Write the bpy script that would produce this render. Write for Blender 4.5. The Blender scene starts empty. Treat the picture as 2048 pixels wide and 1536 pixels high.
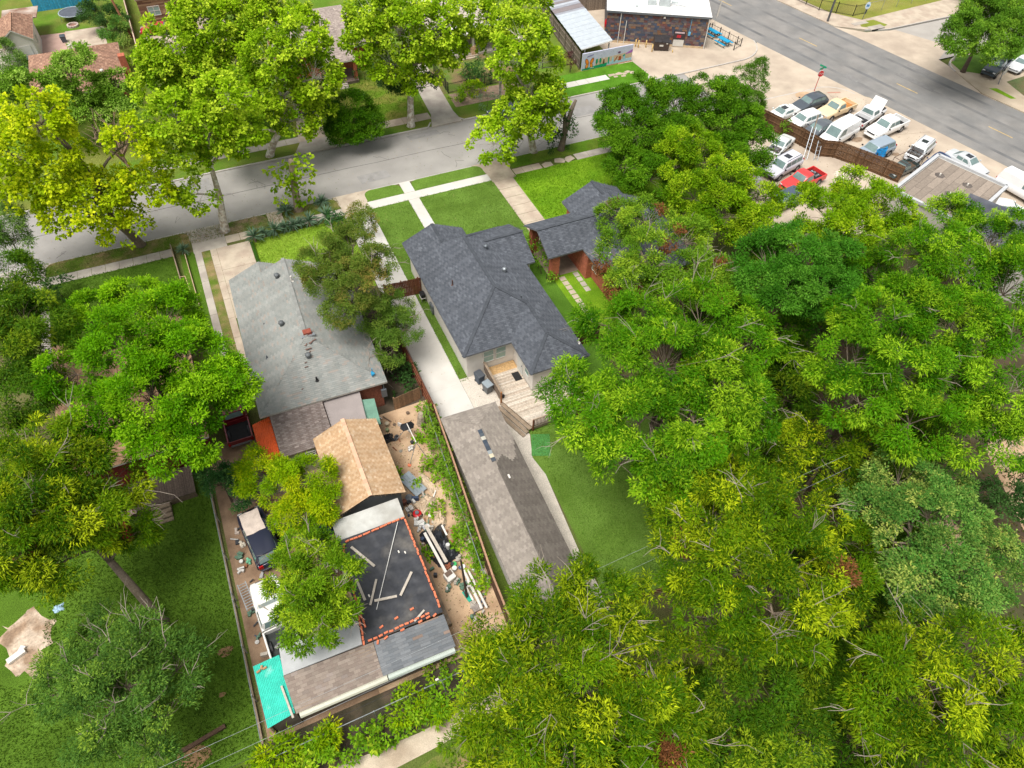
import bpy, math, random
import numpy as np
from mathutils import Vector, Matrix

random.seed(7)
scene = bpy.context.scene
COL = scene.collection

# ---------------------------------------------------------------- camera
H_CAM = 43.0
cam_d = bpy.data.cameras.new('camera'); cam = bpy.data.objects.new('camera', cam_d); COL.objects.link(cam)
cam_d.sensor_width = 36.0; cam_d.lens = 24.609; cam_d.clip_start = 0.5; cam_d.clip_end = 2000
def cam_matrix(pitch, roll, yaw):
    cp, sp = math.cos(pitch), math.sin(pitch)
    fwd = np.array([0, cp, -sp]); right = np.array([1., 0, 0]); down = np.cross(fwd, right)
    B = np.array([right, down, fwd])
    cr, sr = math.cos(roll), math.sin(roll)
    B = np.array([[cr, -sr, 0], [sr, cr, 0], [0, 0, 1]]) @ B
    c, s = math.cos(yaw), math.sin(yaw)
    return B @ np.array([[c, -s, 0], [s, c, 0], [0, 0, 1]])
_m = cam_matrix(math.radians(50.46358674), math.radians(2.47914016), math.radians(26.1609194))
cam.matrix_world = Matrix(((_m[0][0], -_m[1][0], -_m[2][0], 0), (_m[0][1], -_m[1][1], -_m[2][1], 0),
                           (_m[0][2], -_m[1][2], -_m[2][2], H_CAM), (0, 0, 0, 1)))
scene.camera = cam

# ---------------------------------------------------------------- light (bright overcast)
SUN_DIR = Vector((-0.34, -0.16, 0.92)).normalized()
elev = math.asin(SUN_DIR.z); rot = math.atan2(SUN_DIR.x, SUN_DIR.y)
world = bpy.data.worlds.new('World'); scene.world = world; world.use_nodes = True
wn = world.node_tree.nodes; wl = world.node_tree.links; wn.clear()
wo = wn.new('ShaderNodeOutputWorld'); bg = wn.new('ShaderNodeBackground'); sky = wn.new('ShaderNodeTexSky')
hs = wn.new('ShaderNodeHueSaturation'); hs.inputs['Saturation'].default_value = 0.15
sky.sky_type = 'NISHITA'; sky.sun_disc = False; sky.sun_elevation = elev; sky.sun_rotation = rot
sky.air_density = 1.0; sky.dust_density = 4.0; sky.ozone_density = 1.0
bg.inputs['Strength'].default_value = 0.07
wl.new(sky.outputs[0], hs.inputs['Color']); wl.new(hs.outputs[0], bg.inputs['Color']); wl.new(bg.outputs[0], wo.inputs['Surface'])
sun_d = bpy.data.lights.new('sun', 'SUN'); sun_d.energy = 1.5; sun_d.angle = math.radians(34); sun_d.color = (1, 0.96, 0.90)
sun = bpy.data.objects.new('sun', sun_d); COL.objects.link(sun)
sun.rotation_euler = (-SUN_DIR).to_track_quat('-Z', 'Y').to_euler(); sun.location = (0, 0, 80)
scene.view_settings.view_transform = 'Standard'; scene.view_settings.look = 'None'
scene.view_settings.exposure = 1.32; scene.view_settings.gamma = 1.0
scene.view_settings.use_curve_mapping = False
scene.cycles.use_denoising = True
scene.cycles.max_bounces = 6; scene.cycles.diffuse_bounces = 3; scene.cycles.glossy_bounces = 2
scene.cycles.transmission_bounces = 3; scene.cycles.transparent_max_bounces = 6

# ---------------------------------------------------------------- materials
def lin(c):
    c = c / 255.0
    return c / 12.92 if c <= 0.04045 else ((c + 0.055) / 1.055) ** 2.4
def S(r, g, b, k=0.80):
    return (min(.85, lin(r) * k), min(.85, lin(g) * k), min(.85, lin(b) * k))
MATS = {}
def mat(name, col, rough=0.85, var=0.18, scale=2.0, bump=0.0, bscale=30.0, metal=0.0, spec=0.3, fine=0.12, fscale=25.0, col2=None, thr=(0.4, 0.62), coat=0):
    """procedural: base colour with a broad and a fine noise, optional second colour in blotches, optional bump"""
    if name in MATS: return MATS[name]
    m = bpy.data.materials.new(name); m.use_nodes = True; MATS[name] = m
    nt = m.node_tree; N = nt.nodes; Lk = nt.links
    bs = N['Principled BSDF']; bs.inputs['Roughness'].default_value = rough; bs.inputs['Metallic'].default_value = metal
    bs.inputs['Specular IOR Level'].default_value = spec
    if coat: bs.inputs['Coat Weight'].default_value = coat; bs.inputs['Coat Roughness'].default_value = 0.07
    geo = N.new('ShaderNodeNewGeometry')
    n1 = N.new('ShaderNodeTexNoise'); n1.inputs['Scale'].default_value = scale; n1.inputs['Detail'].default_value = 5
    n2 = N.new('ShaderNodeTexNoise'); n2.inputs['Scale'].default_value = fscale; n2.inputs['Detail'].default_value = 3
    Lk.new(geo.outputs['Position'], n1.inputs['Vector']); Lk.new(geo.outputs['Position'], n2.inputs['Vector'])
    r1 = N.new('ShaderNodeMapRange'); r1.inputs[1].default_value = .3; r1.inputs[2].default_value = .7
    r1.inputs[3].default_value = 1 - var; r1.inputs[4].default_value = 1 + var
    r2 = N.new('ShaderNodeMapRange'); r2.inputs[1].default_value = .3; r2.inputs[2].default_value = .7
    r2.inputs[3].default_value = 1 - fine; r2.inputs[4].default_value = 1 + fine
    Lk.new(n1.outputs['Fac'], r1.inputs[0]); Lk.new(n2.outputs['Fac'], r2.inputs[0])
    mu = N.new('ShaderNodeMath'); mu.operation = 'MULTIPLY'; Lk.new(r1.outputs[0], mu.inputs[0]); Lk.new(r2.outputs[0], mu.inputs[1])
    vm = N.new('ShaderNodeVectorMath'); vm.operation = 'SCALE'
    if col2 is None:
        vm.inputs[0].default_value = col
    else:
        n3 = N.new('ShaderNodeTexNoise'); n3.inputs['Scale'].default_value = scale * 0.6; n3.inputs['Detail'].default_value = 6
        mp = N.new('ShaderNodeVectorMath'); mp.operation = 'ADD'; mp.inputs[1].default_value = (13.7, 41.3, 5.1)
        Lk.new(geo.outputs['Position'], mp.inputs[0]); Lk.new(mp.outputs[0], n3.inputs['Vector'])
        r3 = N.new('ShaderNodeMapRange'); r3.inputs[1].default_value = thr[0]; r3.inputs[2].default_value = thr[1]
        Lk.new(n3.outputs['Fac'], r3.inputs[0])
        mx = N.new('ShaderNodeMix'); mx.data_type = 'RGBA'
        mx.inputs[6].default_value = (*col, 1); mx.inputs[7].default_value = (*col2, 1)
        Lk.new(r3.outputs[0], mx.inputs[0]); Lk.new(mx.outputs[2], vm.inputs[0])
    Lk.new(mu.outputs[0], vm.inputs['Scale']); Lk.new(vm.outputs[0], bs.inputs['Base Color'])
    if bump:
        bn = N.new('ShaderNodeTexNoise'); bn.inputs['Scale'].default_value = bscale; bn.inputs['Detail'].default_value = 4
        Lk.new(geo.outputs['Position'], bn.inputs['Vector'])
        b = N.new('ShaderNodeBump'); b.inputs['Strength'].default_value = bump; b.inputs['Distance'].default_value = 0.04
        Lk.new(bn.outputs['Fac'], b.inputs['Height']); Lk.new(b.outputs[0], bs.inputs['Normal'])
    return m
def mat_attr(name, rough=0.85, transl=0.0, spec=0.25, fine=0.1, fscale=20.0):
    if name in MATS: return MATS[name]
    m = bpy.data.materials.new(name); m.use_nodes = True; MATS[name] = m
    nt = m.node_tree; N = nt.nodes; Lk = nt.links
    bs = N['Principled BSDF']; bs.inputs['Roughness'].default_value = rough; bs.inputs['Specular IOR Level'].default_value = spec
    at = N.new('ShaderNodeAttribute'); at.attribute_name = 'Col'
    geo = N.new('ShaderNodeNewGeometry'); n2 = N.new('ShaderNodeTexNoise'); n2.inputs['Scale'].default_value = fscale
    Lk.new(geo.outputs['Position'], n2.inputs['Vector'])
    r2 = N.new('ShaderNodeMapRange'); r2.inputs[1].default_value = .3; r2.inputs[2].default_value = .7
    r2.inputs[3].default_value = 1 - fine; r2.inputs[4].default_value = 1 + fine
    Lk.new(n2.outputs['Fac'], r2.inputs[0])
    vm = N.new('ShaderNodeVectorMath'); vm.operation = 'SCALE'
    Lk.new(at.outputs['Color'], vm.inputs[0]); Lk.new(r2.outputs[0], vm.inputs['Scale']); Lk.new(vm.outputs[0], bs.inputs['Base Color'])
    if transl:
        tr = N.new('ShaderNodeBsdfTranslucent'); v2 = N.new('ShaderNodeVectorMath'); v2.operation = 'MULTIPLY'
        v2.inputs[1].default_value = (1.15, 1.25, 0.7); Lk.new(vm.outputs[0], v2.inputs[0]); Lk.new(v2.outputs[0], tr.inputs['Color'])
        ms = N.new('ShaderNodeMixShader'); ms.inputs[0].default_value = transl
        out = N['Material Output']; Lk.new(bs.outputs[0], ms.inputs[1]); Lk.new(tr.outputs[0], ms.inputs[2]); Lk.new(ms.outputs[0], out.inputs['Surface'])
    return m

# ---------------------------------------------------------------- mesh helpers
def rotz(p, a, c=(0, 0)):
    x, y = p[0] - c[0], p[1] - c[1]; ca, sa = math.cos(a), math.sin(a)
    return (c[0] + x * ca - y * sa, c[1] + x * sa + y * ca) + tuple(p[2:])
class MB:
    """collects polygons, boxes and tubes; build() links them as one mesh object"""
    def __init__(s): s.v = []; s.f = []; s.c = []; s.cc = None
    def poly(s, pts):
        n = len(s.v); s.v += [tuple(p) for p in pts]; s.f.append(tuple(range(n, n + len(pts)))); s.c.append(s.cc); return s
    def hexa(s, b, t):
        n = len(s.v); k = len(b); s.v += [tuple(p) for p in b] + [tuple(p) for p in t]
        s.f.append(tuple(n + i for i in reversed(range(k)))); s.f.append(tuple(n + k + i for i in range(k)))
        for i in range(k):
            j = (i + 1) % k; s.f.append((n + i, n + j, n + k + j, n + k + i))
        s.c += [s.cc] * (k + 2); return s
    def prism(s, poly, z0, z1):
        return s.hexa([(p[0], p[1], z0) for p in poly], [(p[0], p[1], z1) for p in poly])
    def box(s, x0, y0, z0, x1, y1, z1): return s.prism([(x0, y0), (x1, y0), (x1, y1), (x0, y1)], z0, z1)
    def cbox(s, c, d, a=0.0, tilt=None):
        hx, hy, hz = d[0] / 2, d[1] / 2, d[2] / 2
        R = Matrix.Rotation(a, 3, 'Z')
        if tilt is not None: R = R @ Matrix.Rotation(tilt[0], 3, tilt[1])
        q = lambda x, y, z: tuple(Vector(c) + R @ Vector((x, y, z)))
        return s.hexa([q(-hx, -hy, -hz), q(hx, -hy, -hz), q(hx, hy, -hz), q(-hx, hy, -hz)], [q(-hx, -hy, hz), q(hx, -hy, hz), q(hx, hy, hz), q(-hx, hy, hz)])
    def bar(s, p, q, w, h=None, up=(0, 0, 1)):
        h = h or w; p = Vector(p); q = Vector(q); d = (q - p).normalized(); u = Vector(up)
        if abs(d.dot(u)) > .98: u = Vector((1, 0, 0))
        r = d.cross(u).normalized(); u = r.cross(d)
        cs = [(-w / 2, -h / 2), (w / 2, -h / 2), (w / 2, h / 2), (-w / 2, h / 2)]
        return s.hexa([tuple(p + r * a + u * b) for a, b in cs], [tuple(q + r * a + u * b) for a, b in cs])
    def tube(s, pts, rad, n=6, cap=True):
        pts = [Vector(p) for p in pts]; rad = rad if hasattr(rad, '__len__') else [rad] * len(pts)
        base = len(s.v); prev = None
        for i, p in enumerate(pts):
            d = (pts[min(i + 1, len(pts) - 1)] - pts[max(i - 1, 0)]).normalized()
            u = prev if prev is not None else (Vector((1, 0, 0)) if abs(d.x) < .8 else Vector((0, 1, 0)))
            r = d.cross(u); r = r.normalized() if r.length > 1e-6 else Vector((0, 0, 1)); u = r.cross(d).normalized(); prev = u
            for k in range(n):
                a = 2 * math.pi * k / n; s.v.append(tuple(p + (r * math.cos(a) + u * math.sin(a)) * rad[i]))
        for i in range(len(pts) - 1):
            for k in range(n):
                k2 = (k + 1) % n; b = base + i * n; s.f.append((b + k, b + k2, b + n + k2, b + n + k)); s.c.append(s.cc)
        if cap:
            s.f.append(tuple(base + k for k in reversed(range(n)))); s.f.append(tuple(base + (len(pts) - 1) * n + k for k in range(n))); s.c += [s.cc] * 2
        return s
    def disc(s, c, r, n=16, z1=None, ry=None):
        p = [(c[0] + r * math.cos(2 * math.pi * i / n), c[1] + (ry or r) * math.sin(2 * math.pi * i / n)) for i in range(n)]
        return s.prism(p, c[2], c[2] + (z1 or .01))
    def build(s, name, m, parent=None, smooth=False, loc=None, bevel=0):
        me = bpy.data.meshes.new(name); me.from_pydata(s.v, [], s.f); me.materials.append(m)
        if any(c is not None for c in s.c):
            at = me.color_attributes.new('Col', 'FLOAT_COLOR', 'CORNER')
            buf = []
            for f, c in zip(s.f, s.c): buf += [*(c or (.3, .3, .3)), 1.0] * len(f)
            at.data.foreach_set('color', buf)
        if smooth: me.polygons.foreach_set('use_smooth', [True] * len(me.polygons))
        o = bpy.data.objects.new(name, me); COL.objects.link(o)
        if parent: o.parent = parent
        if loc: o.location = loc
        if bevel:
            b = o.modifiers.new('bevel', 'BEVEL'); b.width = bevel; b.segments = 2; b.limit_method = 'ANGLE'
        return o
def tag(o, label=None, cat=None, group=None, kind=None):
    if label: o['label'] = label
    if cat: o['category'] = cat
    if group: o['group'] = group
    if kind: o['kind'] = kind
    return o
def thing(name, label, cat, loc=(0, 0, 0), rz=0.0, group=None):
    o = bpy.data.objects.new(name, None); COL.objects.link(o); o.empty_display_size = .2
    o.location = loc; o.rotation_euler = (0, 0, rz); return tag(o, label, cat, group)
def copy_tree(o, parent=None):
    c = o.copy(); COL.objects.link(c)
    if parent is not None:
        c.parent = parent; c.matrix_parent_inverse = o.matrix_parent_inverse
    for ch in list(o.children): copy_tree(ch, c)
    return c
def struct(name, mb, m, parent=None):
    o = mb.build(name, m, parent)
    if parent is None: o['kind'] = 'structure'
    return o
def arc(cx, cy, r, a0, a1, n=8):
    return [(cx + r * math.cos(math.radians(a0 + (a1 - a0) * i / n)), cy + r * math.sin(math.radians(a0 + (a1 - a0) * i / n))) for i in range(n + 1)]
_SH = [0]
def sheet(name, poly, z, m):
    _SH[0] += 1; z += .0001 * _SH[0]
    return struct(name, MB().poly([(p[0], p[1], z) for p in poly]), m)
def rect(x0, y0, x1, y1): return [(x0, y0), (x1, y0), (x1, y1), (x0, y1)]
def lerp(a, b, t): return tuple(x + (y - x) * t for x, y in zip(a, b))
rnd = random.uniform
def jt(c, a, b):
    f = rnd(a, b); return tuple(v * f for v in c)
# ================================================================ the setting
m_asph = mat('asphalt', S(156, 152, 147), var=.10, scale=.35, bump=.15, bscale=60, fine=.08, fscale=40, col2=S(168, 164, 158))
m_asph2 = mat('dark_asphalt', S(130, 129, 127), var=.10, scale=.5, bump=.15, bscale=60, fine=.1, fscale=30, col2=S(144, 141, 137))
m_newconc = mat('new_white_concrete', S(216, 212, 204), var=.05, scale=.8, fine=.03, rough=.8, col2=S(209, 204, 195))
m_conc = mat('old_concrete', S(192, 183, 170), var=.10, scale=1.0, fine=.08, bump=.1, col2=S(170, 160, 150))
m_pink = mat('pinkish_concrete', S(200, 185, 165), var=.10, scale=1.2, fine=.08, bump=.1, col2=S(184, 166, 148))
m_tanlot = mat('tan_lot_concrete', S(202, 186, 166), var=.10, scale=.5, fine=.07, bump=.1, col2=S(184, 168, 150))
m_kerb = mat('kerb_concrete', S(196, 190, 182), var=.1, scale=2)
m_soil = mat('sandy_dirt', S(206, 176, 143), var=.15, scale=.9, bump=.4, bscale=14, fine=.18, col2=S(178, 146, 114))
m_dark = mat('dark_soil', S(92, 78, 64), var=.25, scale=1.4, bump=.4, bscale=14, col2=S(66, 62, 44))
m_gravel = mat('pale_gravel', S(214, 204, 190), var=.10, scale=1.5, bump=.6, bscale=40, fine=.28, fscale=16)
m_alley = mat('alley_gravel', S(206, 190, 168), var=.12, scale=1.0, bump=.5, bscale=30, fine=.15, col2=S(178, 160, 138))
def grass(name, c, c2, sc=.7, var=.16, fine=.3): return mat(name, c, rough=.95, var=var, scale=sc, bump=.9, bscale=22, fine=fine, fscale=13, col2=c2, spec=.1)
g_new = grass('sod_grass', S(108, 140, 56), S(96, 126, 46), var=.1, fine=.26)
g_bright = grass('bright_grass', S(122, 160, 34), S(102, 144, 28))
g_yellow = grass('yellow_grass', S(140, 170, 56), S(122, 156, 44))
g_dark = grass('shaded_grass', S(92, 124, 38), S(78, 108, 30), sc=.35)
g_patch = grass('patchy_grass', S(96, 120, 40), S(150, 130, 92), sc=1.1)
g_far = grass('far_grass', S(98, 132, 40), S(124, 130, 60), sc=.4)
g_lot = grass('school_grass', S(132, 142, 56), S(150, 146, 76), sc=.3)

ROAD = -0.12
def crossL(y): return 71.13 + (75.37 - y) * 0.2175
def crossR(y): return 85.6 + (70.47 - y) * 0.2175
g = MB(); g.poly([(-900, -900, -.30), (1100, -900, -.30), (1100, 1300, -.30), (-900, 1300, -.30)])
struct('ground', g, grass('wild_ground', S(86, 104, 44), S(112, 104, 70), sc=.15))
sheet('street', rect(-120, 60.6, 78, 70.5), ROAD, m_asph)
sheet('cross_street', [(crossL(-120) - .1, -120), (crossR(-120) + .3, -120), (crossR(200) + .3, 200), (crossL(200) - .1, 200)], ROAD + .004, m_asph2)
sheet('street_mouth', [(57, 60.4), (crossL(57) - .05, 57), (crossL(74) - .05, 74), (62, 71.5), (57, 70.6)], ROAD + .008, m_tanlot)
sheet('side_street', [(88.5, 61), (190, 61), (190, 70.2), (88.5, 70.2)], ROAD + .008, mat('pale_asphalt', S(176, 170, 162), var=.08, scale=.6))
sheet('side_street_mouth', [(crossR(74) - .1, 74), (crossR(50) - .1, 50), (91.2, 55), (91.5, 61), (96, 63.5), (92.5, 70), (88, 71)], ROAD + .012, m_tanlot)
# yellow centre dashes and darker wheel tracks of the cross street
cd = Vector((8.34, -38.35)).normalized()
for k, (x, y) in enumerate([(77.77, 73.0), (81.29, 58.1), (84.14, 46.0), (74.4, 88.0)]):
    n = Vector((cd.y, -cd.x)) * .07; e = Vector((x, y)) + cd * 3.0; s0 = Vector((x, y))
    sheet('lane_marking', [tuple(s0 - n), tuple(e - n), tuple(e + n), tuple(s0 + n)], ROAD + .008, mat('worn_yellow_paint', S(206, 176, 110), var=.2, scale=4))
for k, (x, y, L) in enumerate([(86.5, 61.5, 3.2), (76.6, 62.5, 2.2), (83.5, 60, 5)]):
    n = Vector((cd.y, -cd.x)) * .5; e = Vector((x, y)) + cd * L; s0 = Vector((x, y))
    sheet('asphalt_patch', [tuple(s0 - n), tuple(e - n), tuple(e + n), tuple(s0 + n)], ROAD + .008, mat('patch_asphalt', S(136, 134, 132), var=.15, scale=1.5))
for wi, w in enumerate((2.2, 4.9, 8.6, 11.4)):
    a = [(crossL(y) + w - .28, y) for y in (-60, 150)]; b = [(crossL(y) + w + .28, y) for y in (150, -60)]
    sheet('tyre_track', a + b, ROAD + .006 + .0005 * wi, mat('polished_track', S(116, 116, 116), var=.2, scale=.4, col2=S(134, 132, 129)))
struct('crack_line', MB().tube([(x, 65.7 + .05 * math.sin(x * .7), ROAD + .0) for x in range(-60, 58, 3)], .022, 4), mat('tar', S(84, 80, 78)))

# blocks of land with real kerb steps
near_poly = [(-300, -300), (crossL(-300), -300), (crossL(52), 52), (crossL(56.5), 56.5)] + arc(70.6, 57.2, 3.6, 10, 90, 6) + [(60, 60.95), (-300, 61.0)]
struct('near_block', MB().prism(near_poly, -.28, 0.0), grass('block_grass', S(92, 112, 44), S(110, 104, 70), sc=.25))
far_poly = [(-300, 70.1), (57, 70.2)] + arc(66.0, 75.6, 5.2, -95, -12, 8) + [(crossL(300), 300), (-300, 300)]
struct('far_block', MB().prism(far_poly, -.28, 0.0), g_far)
east_s = [(crossR(-300), -300), (400, -300), (400, 60.6), (95, 60.6)] + arc(94.5, 57.0, 3.6, 90, 170, 6) + [(crossR(52), 52)]
struct('east_block', MB().prism(east_s, -.28, 0.0), mat('beige_walk', S(196, 180, 158), var=.1, scale=.6, col2=S(180, 164, 140)))
east_n = [(crossR(300), 300), (crossR(74), 74)] + [(88.2, 71.6), (91.5, 70.5), (400, 70.5), (400, 300)]
struct('school_block', MB().prism(east_n, -.28, 0.0), m_pink)
def kerb(pts, w=.16, closed=False):
    b = MB()
    for p, q in zip(pts, pts[1:]):
        d = (Vector(q) - Vector(p)); n = Vector((-d.y, d.x)).normalized() * w / 2
        b.prism([tuple(Vector(p) - n), tuple(Vector(q) - n), tuple(Vector(q) + n), tuple(Vector(p) + n)], -.27, .012)
    return struct('kerb', b, m_kerb)
kerb([(-120, 61.0), (-22, 61.0)]); kerb([(-17.6, 60.2), (-17.0, 60.9), (-5.4, 61.02), (-4.95, 60.3)])
kerb([(-2.0, 60.3), (-1.6, 61.0), (8.6, 61.03), (9.3, 60.2)]); kerb([(12.2, 60.1), (13.0, 60.95), (24.0, 60.95), (24.9, 60.0)])
kerb([(28.0, 60.1), (28.9, 60.95), (60, 60.9)]); kerb([(-120, 70.05), (7.2, 70.05)]); kerb([(12.0, 70.3), (12.6, 70.0), (15.2, 70.05)])
kerb([(16.8, 70.05), (22.4, 70.05), (23.0, 70.9)]); kerb([(26.2, 70.9), (26.8, 70.1), (51.5, 70.1), (52.6, 71.3)])
kerb(arc(66.0, 75.6, 5.2, -95, -12, 8)); kerb(arc(70.6, 57.2, 3.6, 10, 90, 6) + [(60, 60.95)]); kerb([(52.6, 70.2), (57, 70.2), (65.55, 70.4)]); kerb(arc(94.5, 57.0, 3.6, 95, 170, 6)); kerb([(88.2, 71.6), (91.5, 70.5), (130, 70.5)])

# the aprons lie in gaps of the verge: low ramps drawn over the block edge
for k0, k1, w0, w1, m in [(-22, -16.9, -21, -17.3, m_conc), (-5.4, -1.6, -5.0, -2.0, m_conc), (8.9, 13.0, 9.3, 12.0, m_pink), (24.1, 28.9, 25.0, 27.7, m_pink)]:
    struct('driveway_apron', MB().hexa([(w0, 57.5, -.1), (w1, 57.5, -.1), (w1, 59.2, -.1), (w0, 59.2, -.1)], [(w0, 57.5, .02), (w1, 57.5, .02), (w1, 59.2, .02), (w0, 59.2, .02)]), m)
    struct('driveway_apron', MB().hexa([(w0, 59.2, -.1), (w1, 59.2, -.1), (k1, 61.1, -.2), (k0, 61.1, -.2)], [(w0, 59.2, .02), (w1, 59.2, .02), (k1, 61.1, .014), (k0, 61.1, .014)]), m)
for k0, k1, w0, w1, m in [(7.2, 12.1, 8.4, 11.2, m_conc), (15.1, 16.9, 15.2, 16.6, mat('grey_walk', S(165, 160, 154))), (22.8, 26.5, 23.6, 26.3, m_conc)]:
    struct('driveway_apron', MB().hexa([(k0, 69.95, -.2), (k1, 69.95, -.2), (w1, 72.4, -.1), (w0, 72.4, -.1)], [(k0, 69.95, .014), (k1, 69.95, .014), (w1, 72.4, .02), (w0, 72.4, .02)]), m)

def walk(name, x0, x1, y0, y1, n, m, along='x', z=.018, gap=.015, jitter=0.0):
    """a walk laid in concrete slabs, each slab its own piece"""
    r = bpy.data.objects.new(name, None); COL.objects.link(r); r['kind'] = 'structure'
    for i in range(n):
        zz = z + rnd(-jitter, jitter)
        if along == 'x':
            a, b = x0 + (x1 - x0) * i / n, x0 + (x1 - x0) * (i + 1) / n; mb = MB().box(a + gap, y0, -.06, b - gap, y1, zz)
        else:
            a, b = y0 + (y1 - y0) * i / n, y0 + (y1 - y0) * (i + 1) / n; mb = MB().box(x0, a + gap, -.06, x1, b - gap, zz)
        mb.build('slab', m, r)
    return r
walk('sidewalk', -17.2, -6.7, 57.85, 59.0, 9, m_conc, jitter=.006)
walk('sidewalk', -2.0, .6, 57.9, 59.0, 2, m_pink); walk('sidewalk', 3.9, 9.3, 57.95, 59.0, 4, m_conc)
walk('garden_walk', 2.3, 3.7, 58.2, 61.0, 2, m_pink, 'y')
walk('sidewalk', 12.0, 25.0, 57.87, 59.08, 7, m_newconc, gap=.004)
walk('front_walk', 15.9, 17.02, 47.6, 57.85, 6, m_newconc, 'y', gap=.004); walk('front_walk', 15.9, 17.02, 59.1, 61.0, 1, m_newconc, 'y')
walk('sidewalk', 27.8, 31.0, 57.9, 58.9, 3, m_pink, jitter=.01); walk('sidewalk', 35.2, 40, 57.9, 59.0, 3, m_conc)
for x, y, a in [(31.7, 58.3, .2), (33.3, 58.5, -.3), (34.4, 58.4, .5)]:
    struct('broken_slab', MB().prism([rotz((x + dx, y + dy), a, (x, y)) for dx, dy in ((-.6, -.35), (.5, -.45), (.65, .2), (.1, .45), (-.5, .35))], -.05, .02), m_pink)
walk('driveway', -3.0, 0.0, 47.6, 57.5, 3, m_pink, 'y')
walk('driveway_strip', -4.95, -4.35, 42, 57.8, 7, m_conc, 'y'); walk('driveway_strip', -3.58, -3.02, 38, 57.6, 8, m_pink, 'y')
walk('new_driveway', 9.25, 11.95, 28.7, 57.5, 6, m_newconc, 'y', gap=.003)
walk('driveway', 25.08, 27.3, 45.5, 57.5, 8, m_pink, 'y', gap=.02)
walk('side_walk', -17.95, -17.25, 47, 57.8, 5, m_conc, 'y'); walk('garden_walk', -21, -17.2, 56.6, 57.85, 2, m_conc)
walk('sidewalk', -8, 8.4, 72.2, 73.35, 11, m_conc, jitter=.008); walk('sidewalk', 16.9, 23.4, 71.6, 73.0, 4, m_pink, jitter=.008)
walk('sidewalk', 40, 47.3, 72.2, 73.35, 5, m_newconc)
for x, y, sx, sy in [(48.0, 73.0, .5, .3), (48.3, 72.5, .3, .2), (49.0, 73.0, .45, .35), (49.7, 72.75, .35, .25), (50.3, 73.05, .4, .25), (49.3, 72.3, .35, .15), (50.8, 72.7, .35, .3)]:
    struct('stepping_stone', MB().prism([rotz((x + dx * sx, y + dy * sy), rnd(-.3, .3), (x, y)) for dx, dy in ((-1, -1), (.8, -.9), (1.05, .3), (.5, 1), (-.9, .8))], -.05, .022), m_pink)
# far driveways (skewed strips)
struct('driveway', MB().hexa([(8.2, 72.3, -.05), (11.2, 72.3, -.05), (12.4, 82, -.05), (9.8, 82, -.05)], [(8.2, 72.3, .02), (11.2, 72.3, .02), (12.4, 82, .02), (9.8, 82, .02)]), m_pink)
struct('driveway', MB().hexa([(23.6, 72.3, -.05), (26.3, 72.3, -.05), (27.3, 86, -.05), (24.6, 86, -.05)], [(23.6, 72.3, .02), (26.3, 72.3, .02), (27.3, 86, .02), (24.6, 86, .02)]), m_conc)
# lawns and soils, each a sheet a few mm above the block
Z = .004
def verge(x0, x1, m, y0=59.05, y1=60.93, r=.8):
    p = arc(x0 + r, y1 - r, r, 180, 90, 5) + arc(x1 - r, y1 - r, r, 90, 0, 5) + [(x1, y0), (x0, y0)]
    struct('verge', MB().prism(p, -.1, .03), m)
verge(-17.4, -5.1, g_patch); verge(-1.85, 2.2, mat('leaf_litter', S(150, 130, 100), var=.25, scale=1.5, bump=.6, bscale=16, fine=.3, fscale=10, col2=S(96, 116, 44)))
verge(3.8, 9.2, g_patch); verge(12.05, 15.88, g_new, y0=59.1); verge(17.04, 24.9, g_new, y0=59.1); verge(28.0, 46, grass('weed_grass', S(90, 126, 30), S(110, 130, 44)))
sheet('left_front_lawn', rect(-17.2, 40, -6.7, 57.83), Z, g_dark); sheet('strip_grass', rect(-6.2, 40, -4.97, 57.8), Z, g_dark)
sheet('strip_grass', rect(-4.33, 40, -3.6, 57.7), Z, g_patch)
sheet('yellow_front_lawn', rect(.06, 47, 9.2, 57.4), Z, g_yellow)
struct('clipped_lawn_edge', MB().prism([(.03, 49), (.3, 49), (.3, 57), (.03, 57)], 0, .25), grass('hedge_edge', S(52, 86, 20), S(44, 74, 18)))
sheet('sod_lawn', rect(11.97, 46, 15.88, 57.86), Z, g_new); sheet('sod_lawn', rect(17.04, 46, 25.06, 57.86), Z, g_new)
sheet('sod_strip', rect(11.97, 33.5, 13.2, 46), Z, g_new)
sheet('side_lawn', [(20, 29), (24.2, 29), (24.2, 47), (20, 47)], Z, grass('side_grass', S(88, 126, 40), S(76, 112, 32)))
sheet('bright_lawn', [(24.2, 30), (27.6, 30), (27.6, 43), (24.2, 43)], Z, g_bright); sheet('bright_lawn', rect(27.3, 46, 47, 57.88), Z, g_bright)
sheet('back_lawn', [(13.9, 12.6), (30, 12.6), (30, 28), (14.9, 28), (14.9, 26.8), (14.16, 24.9), (14.4, 23.2)], Z, g_new)
sheet('gravel_bed', [(11.97, 28.5), (16.8, 28.5), (16.8, 33.9), (11.97, 33.9)], Z, m_gravel)
sheet('gravel_bed', [(12.2, 12.6), (13.85, 12.6), (13.86, 17.2), (14.42, 23.2), (14.16, 24.9), (14.85, 26.8), (14.85, 28.5), (12.2, 28.5)], Z, m_gravel)
sheet('gravel_bed', [(8.9, 29.5), (9.24, 29.5), (9.24, 44.4), (8.9, 44.4)], Z, mat('red_gravel', S(170, 150, 140), var=.1, fine=.35, fscale=18, bump=.6))
sheet('side_soil', [(4.8, 33), (8.85, 33), (8.9, 47), (6, 47)], Z, m_dark)
sheet('dirt_yard', [(-1, 12.6), (7.3, 12.6), (7.6, 17), (8.5, 27), (8.8, 33), (-1, 33)], Z, m_soil)
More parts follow.
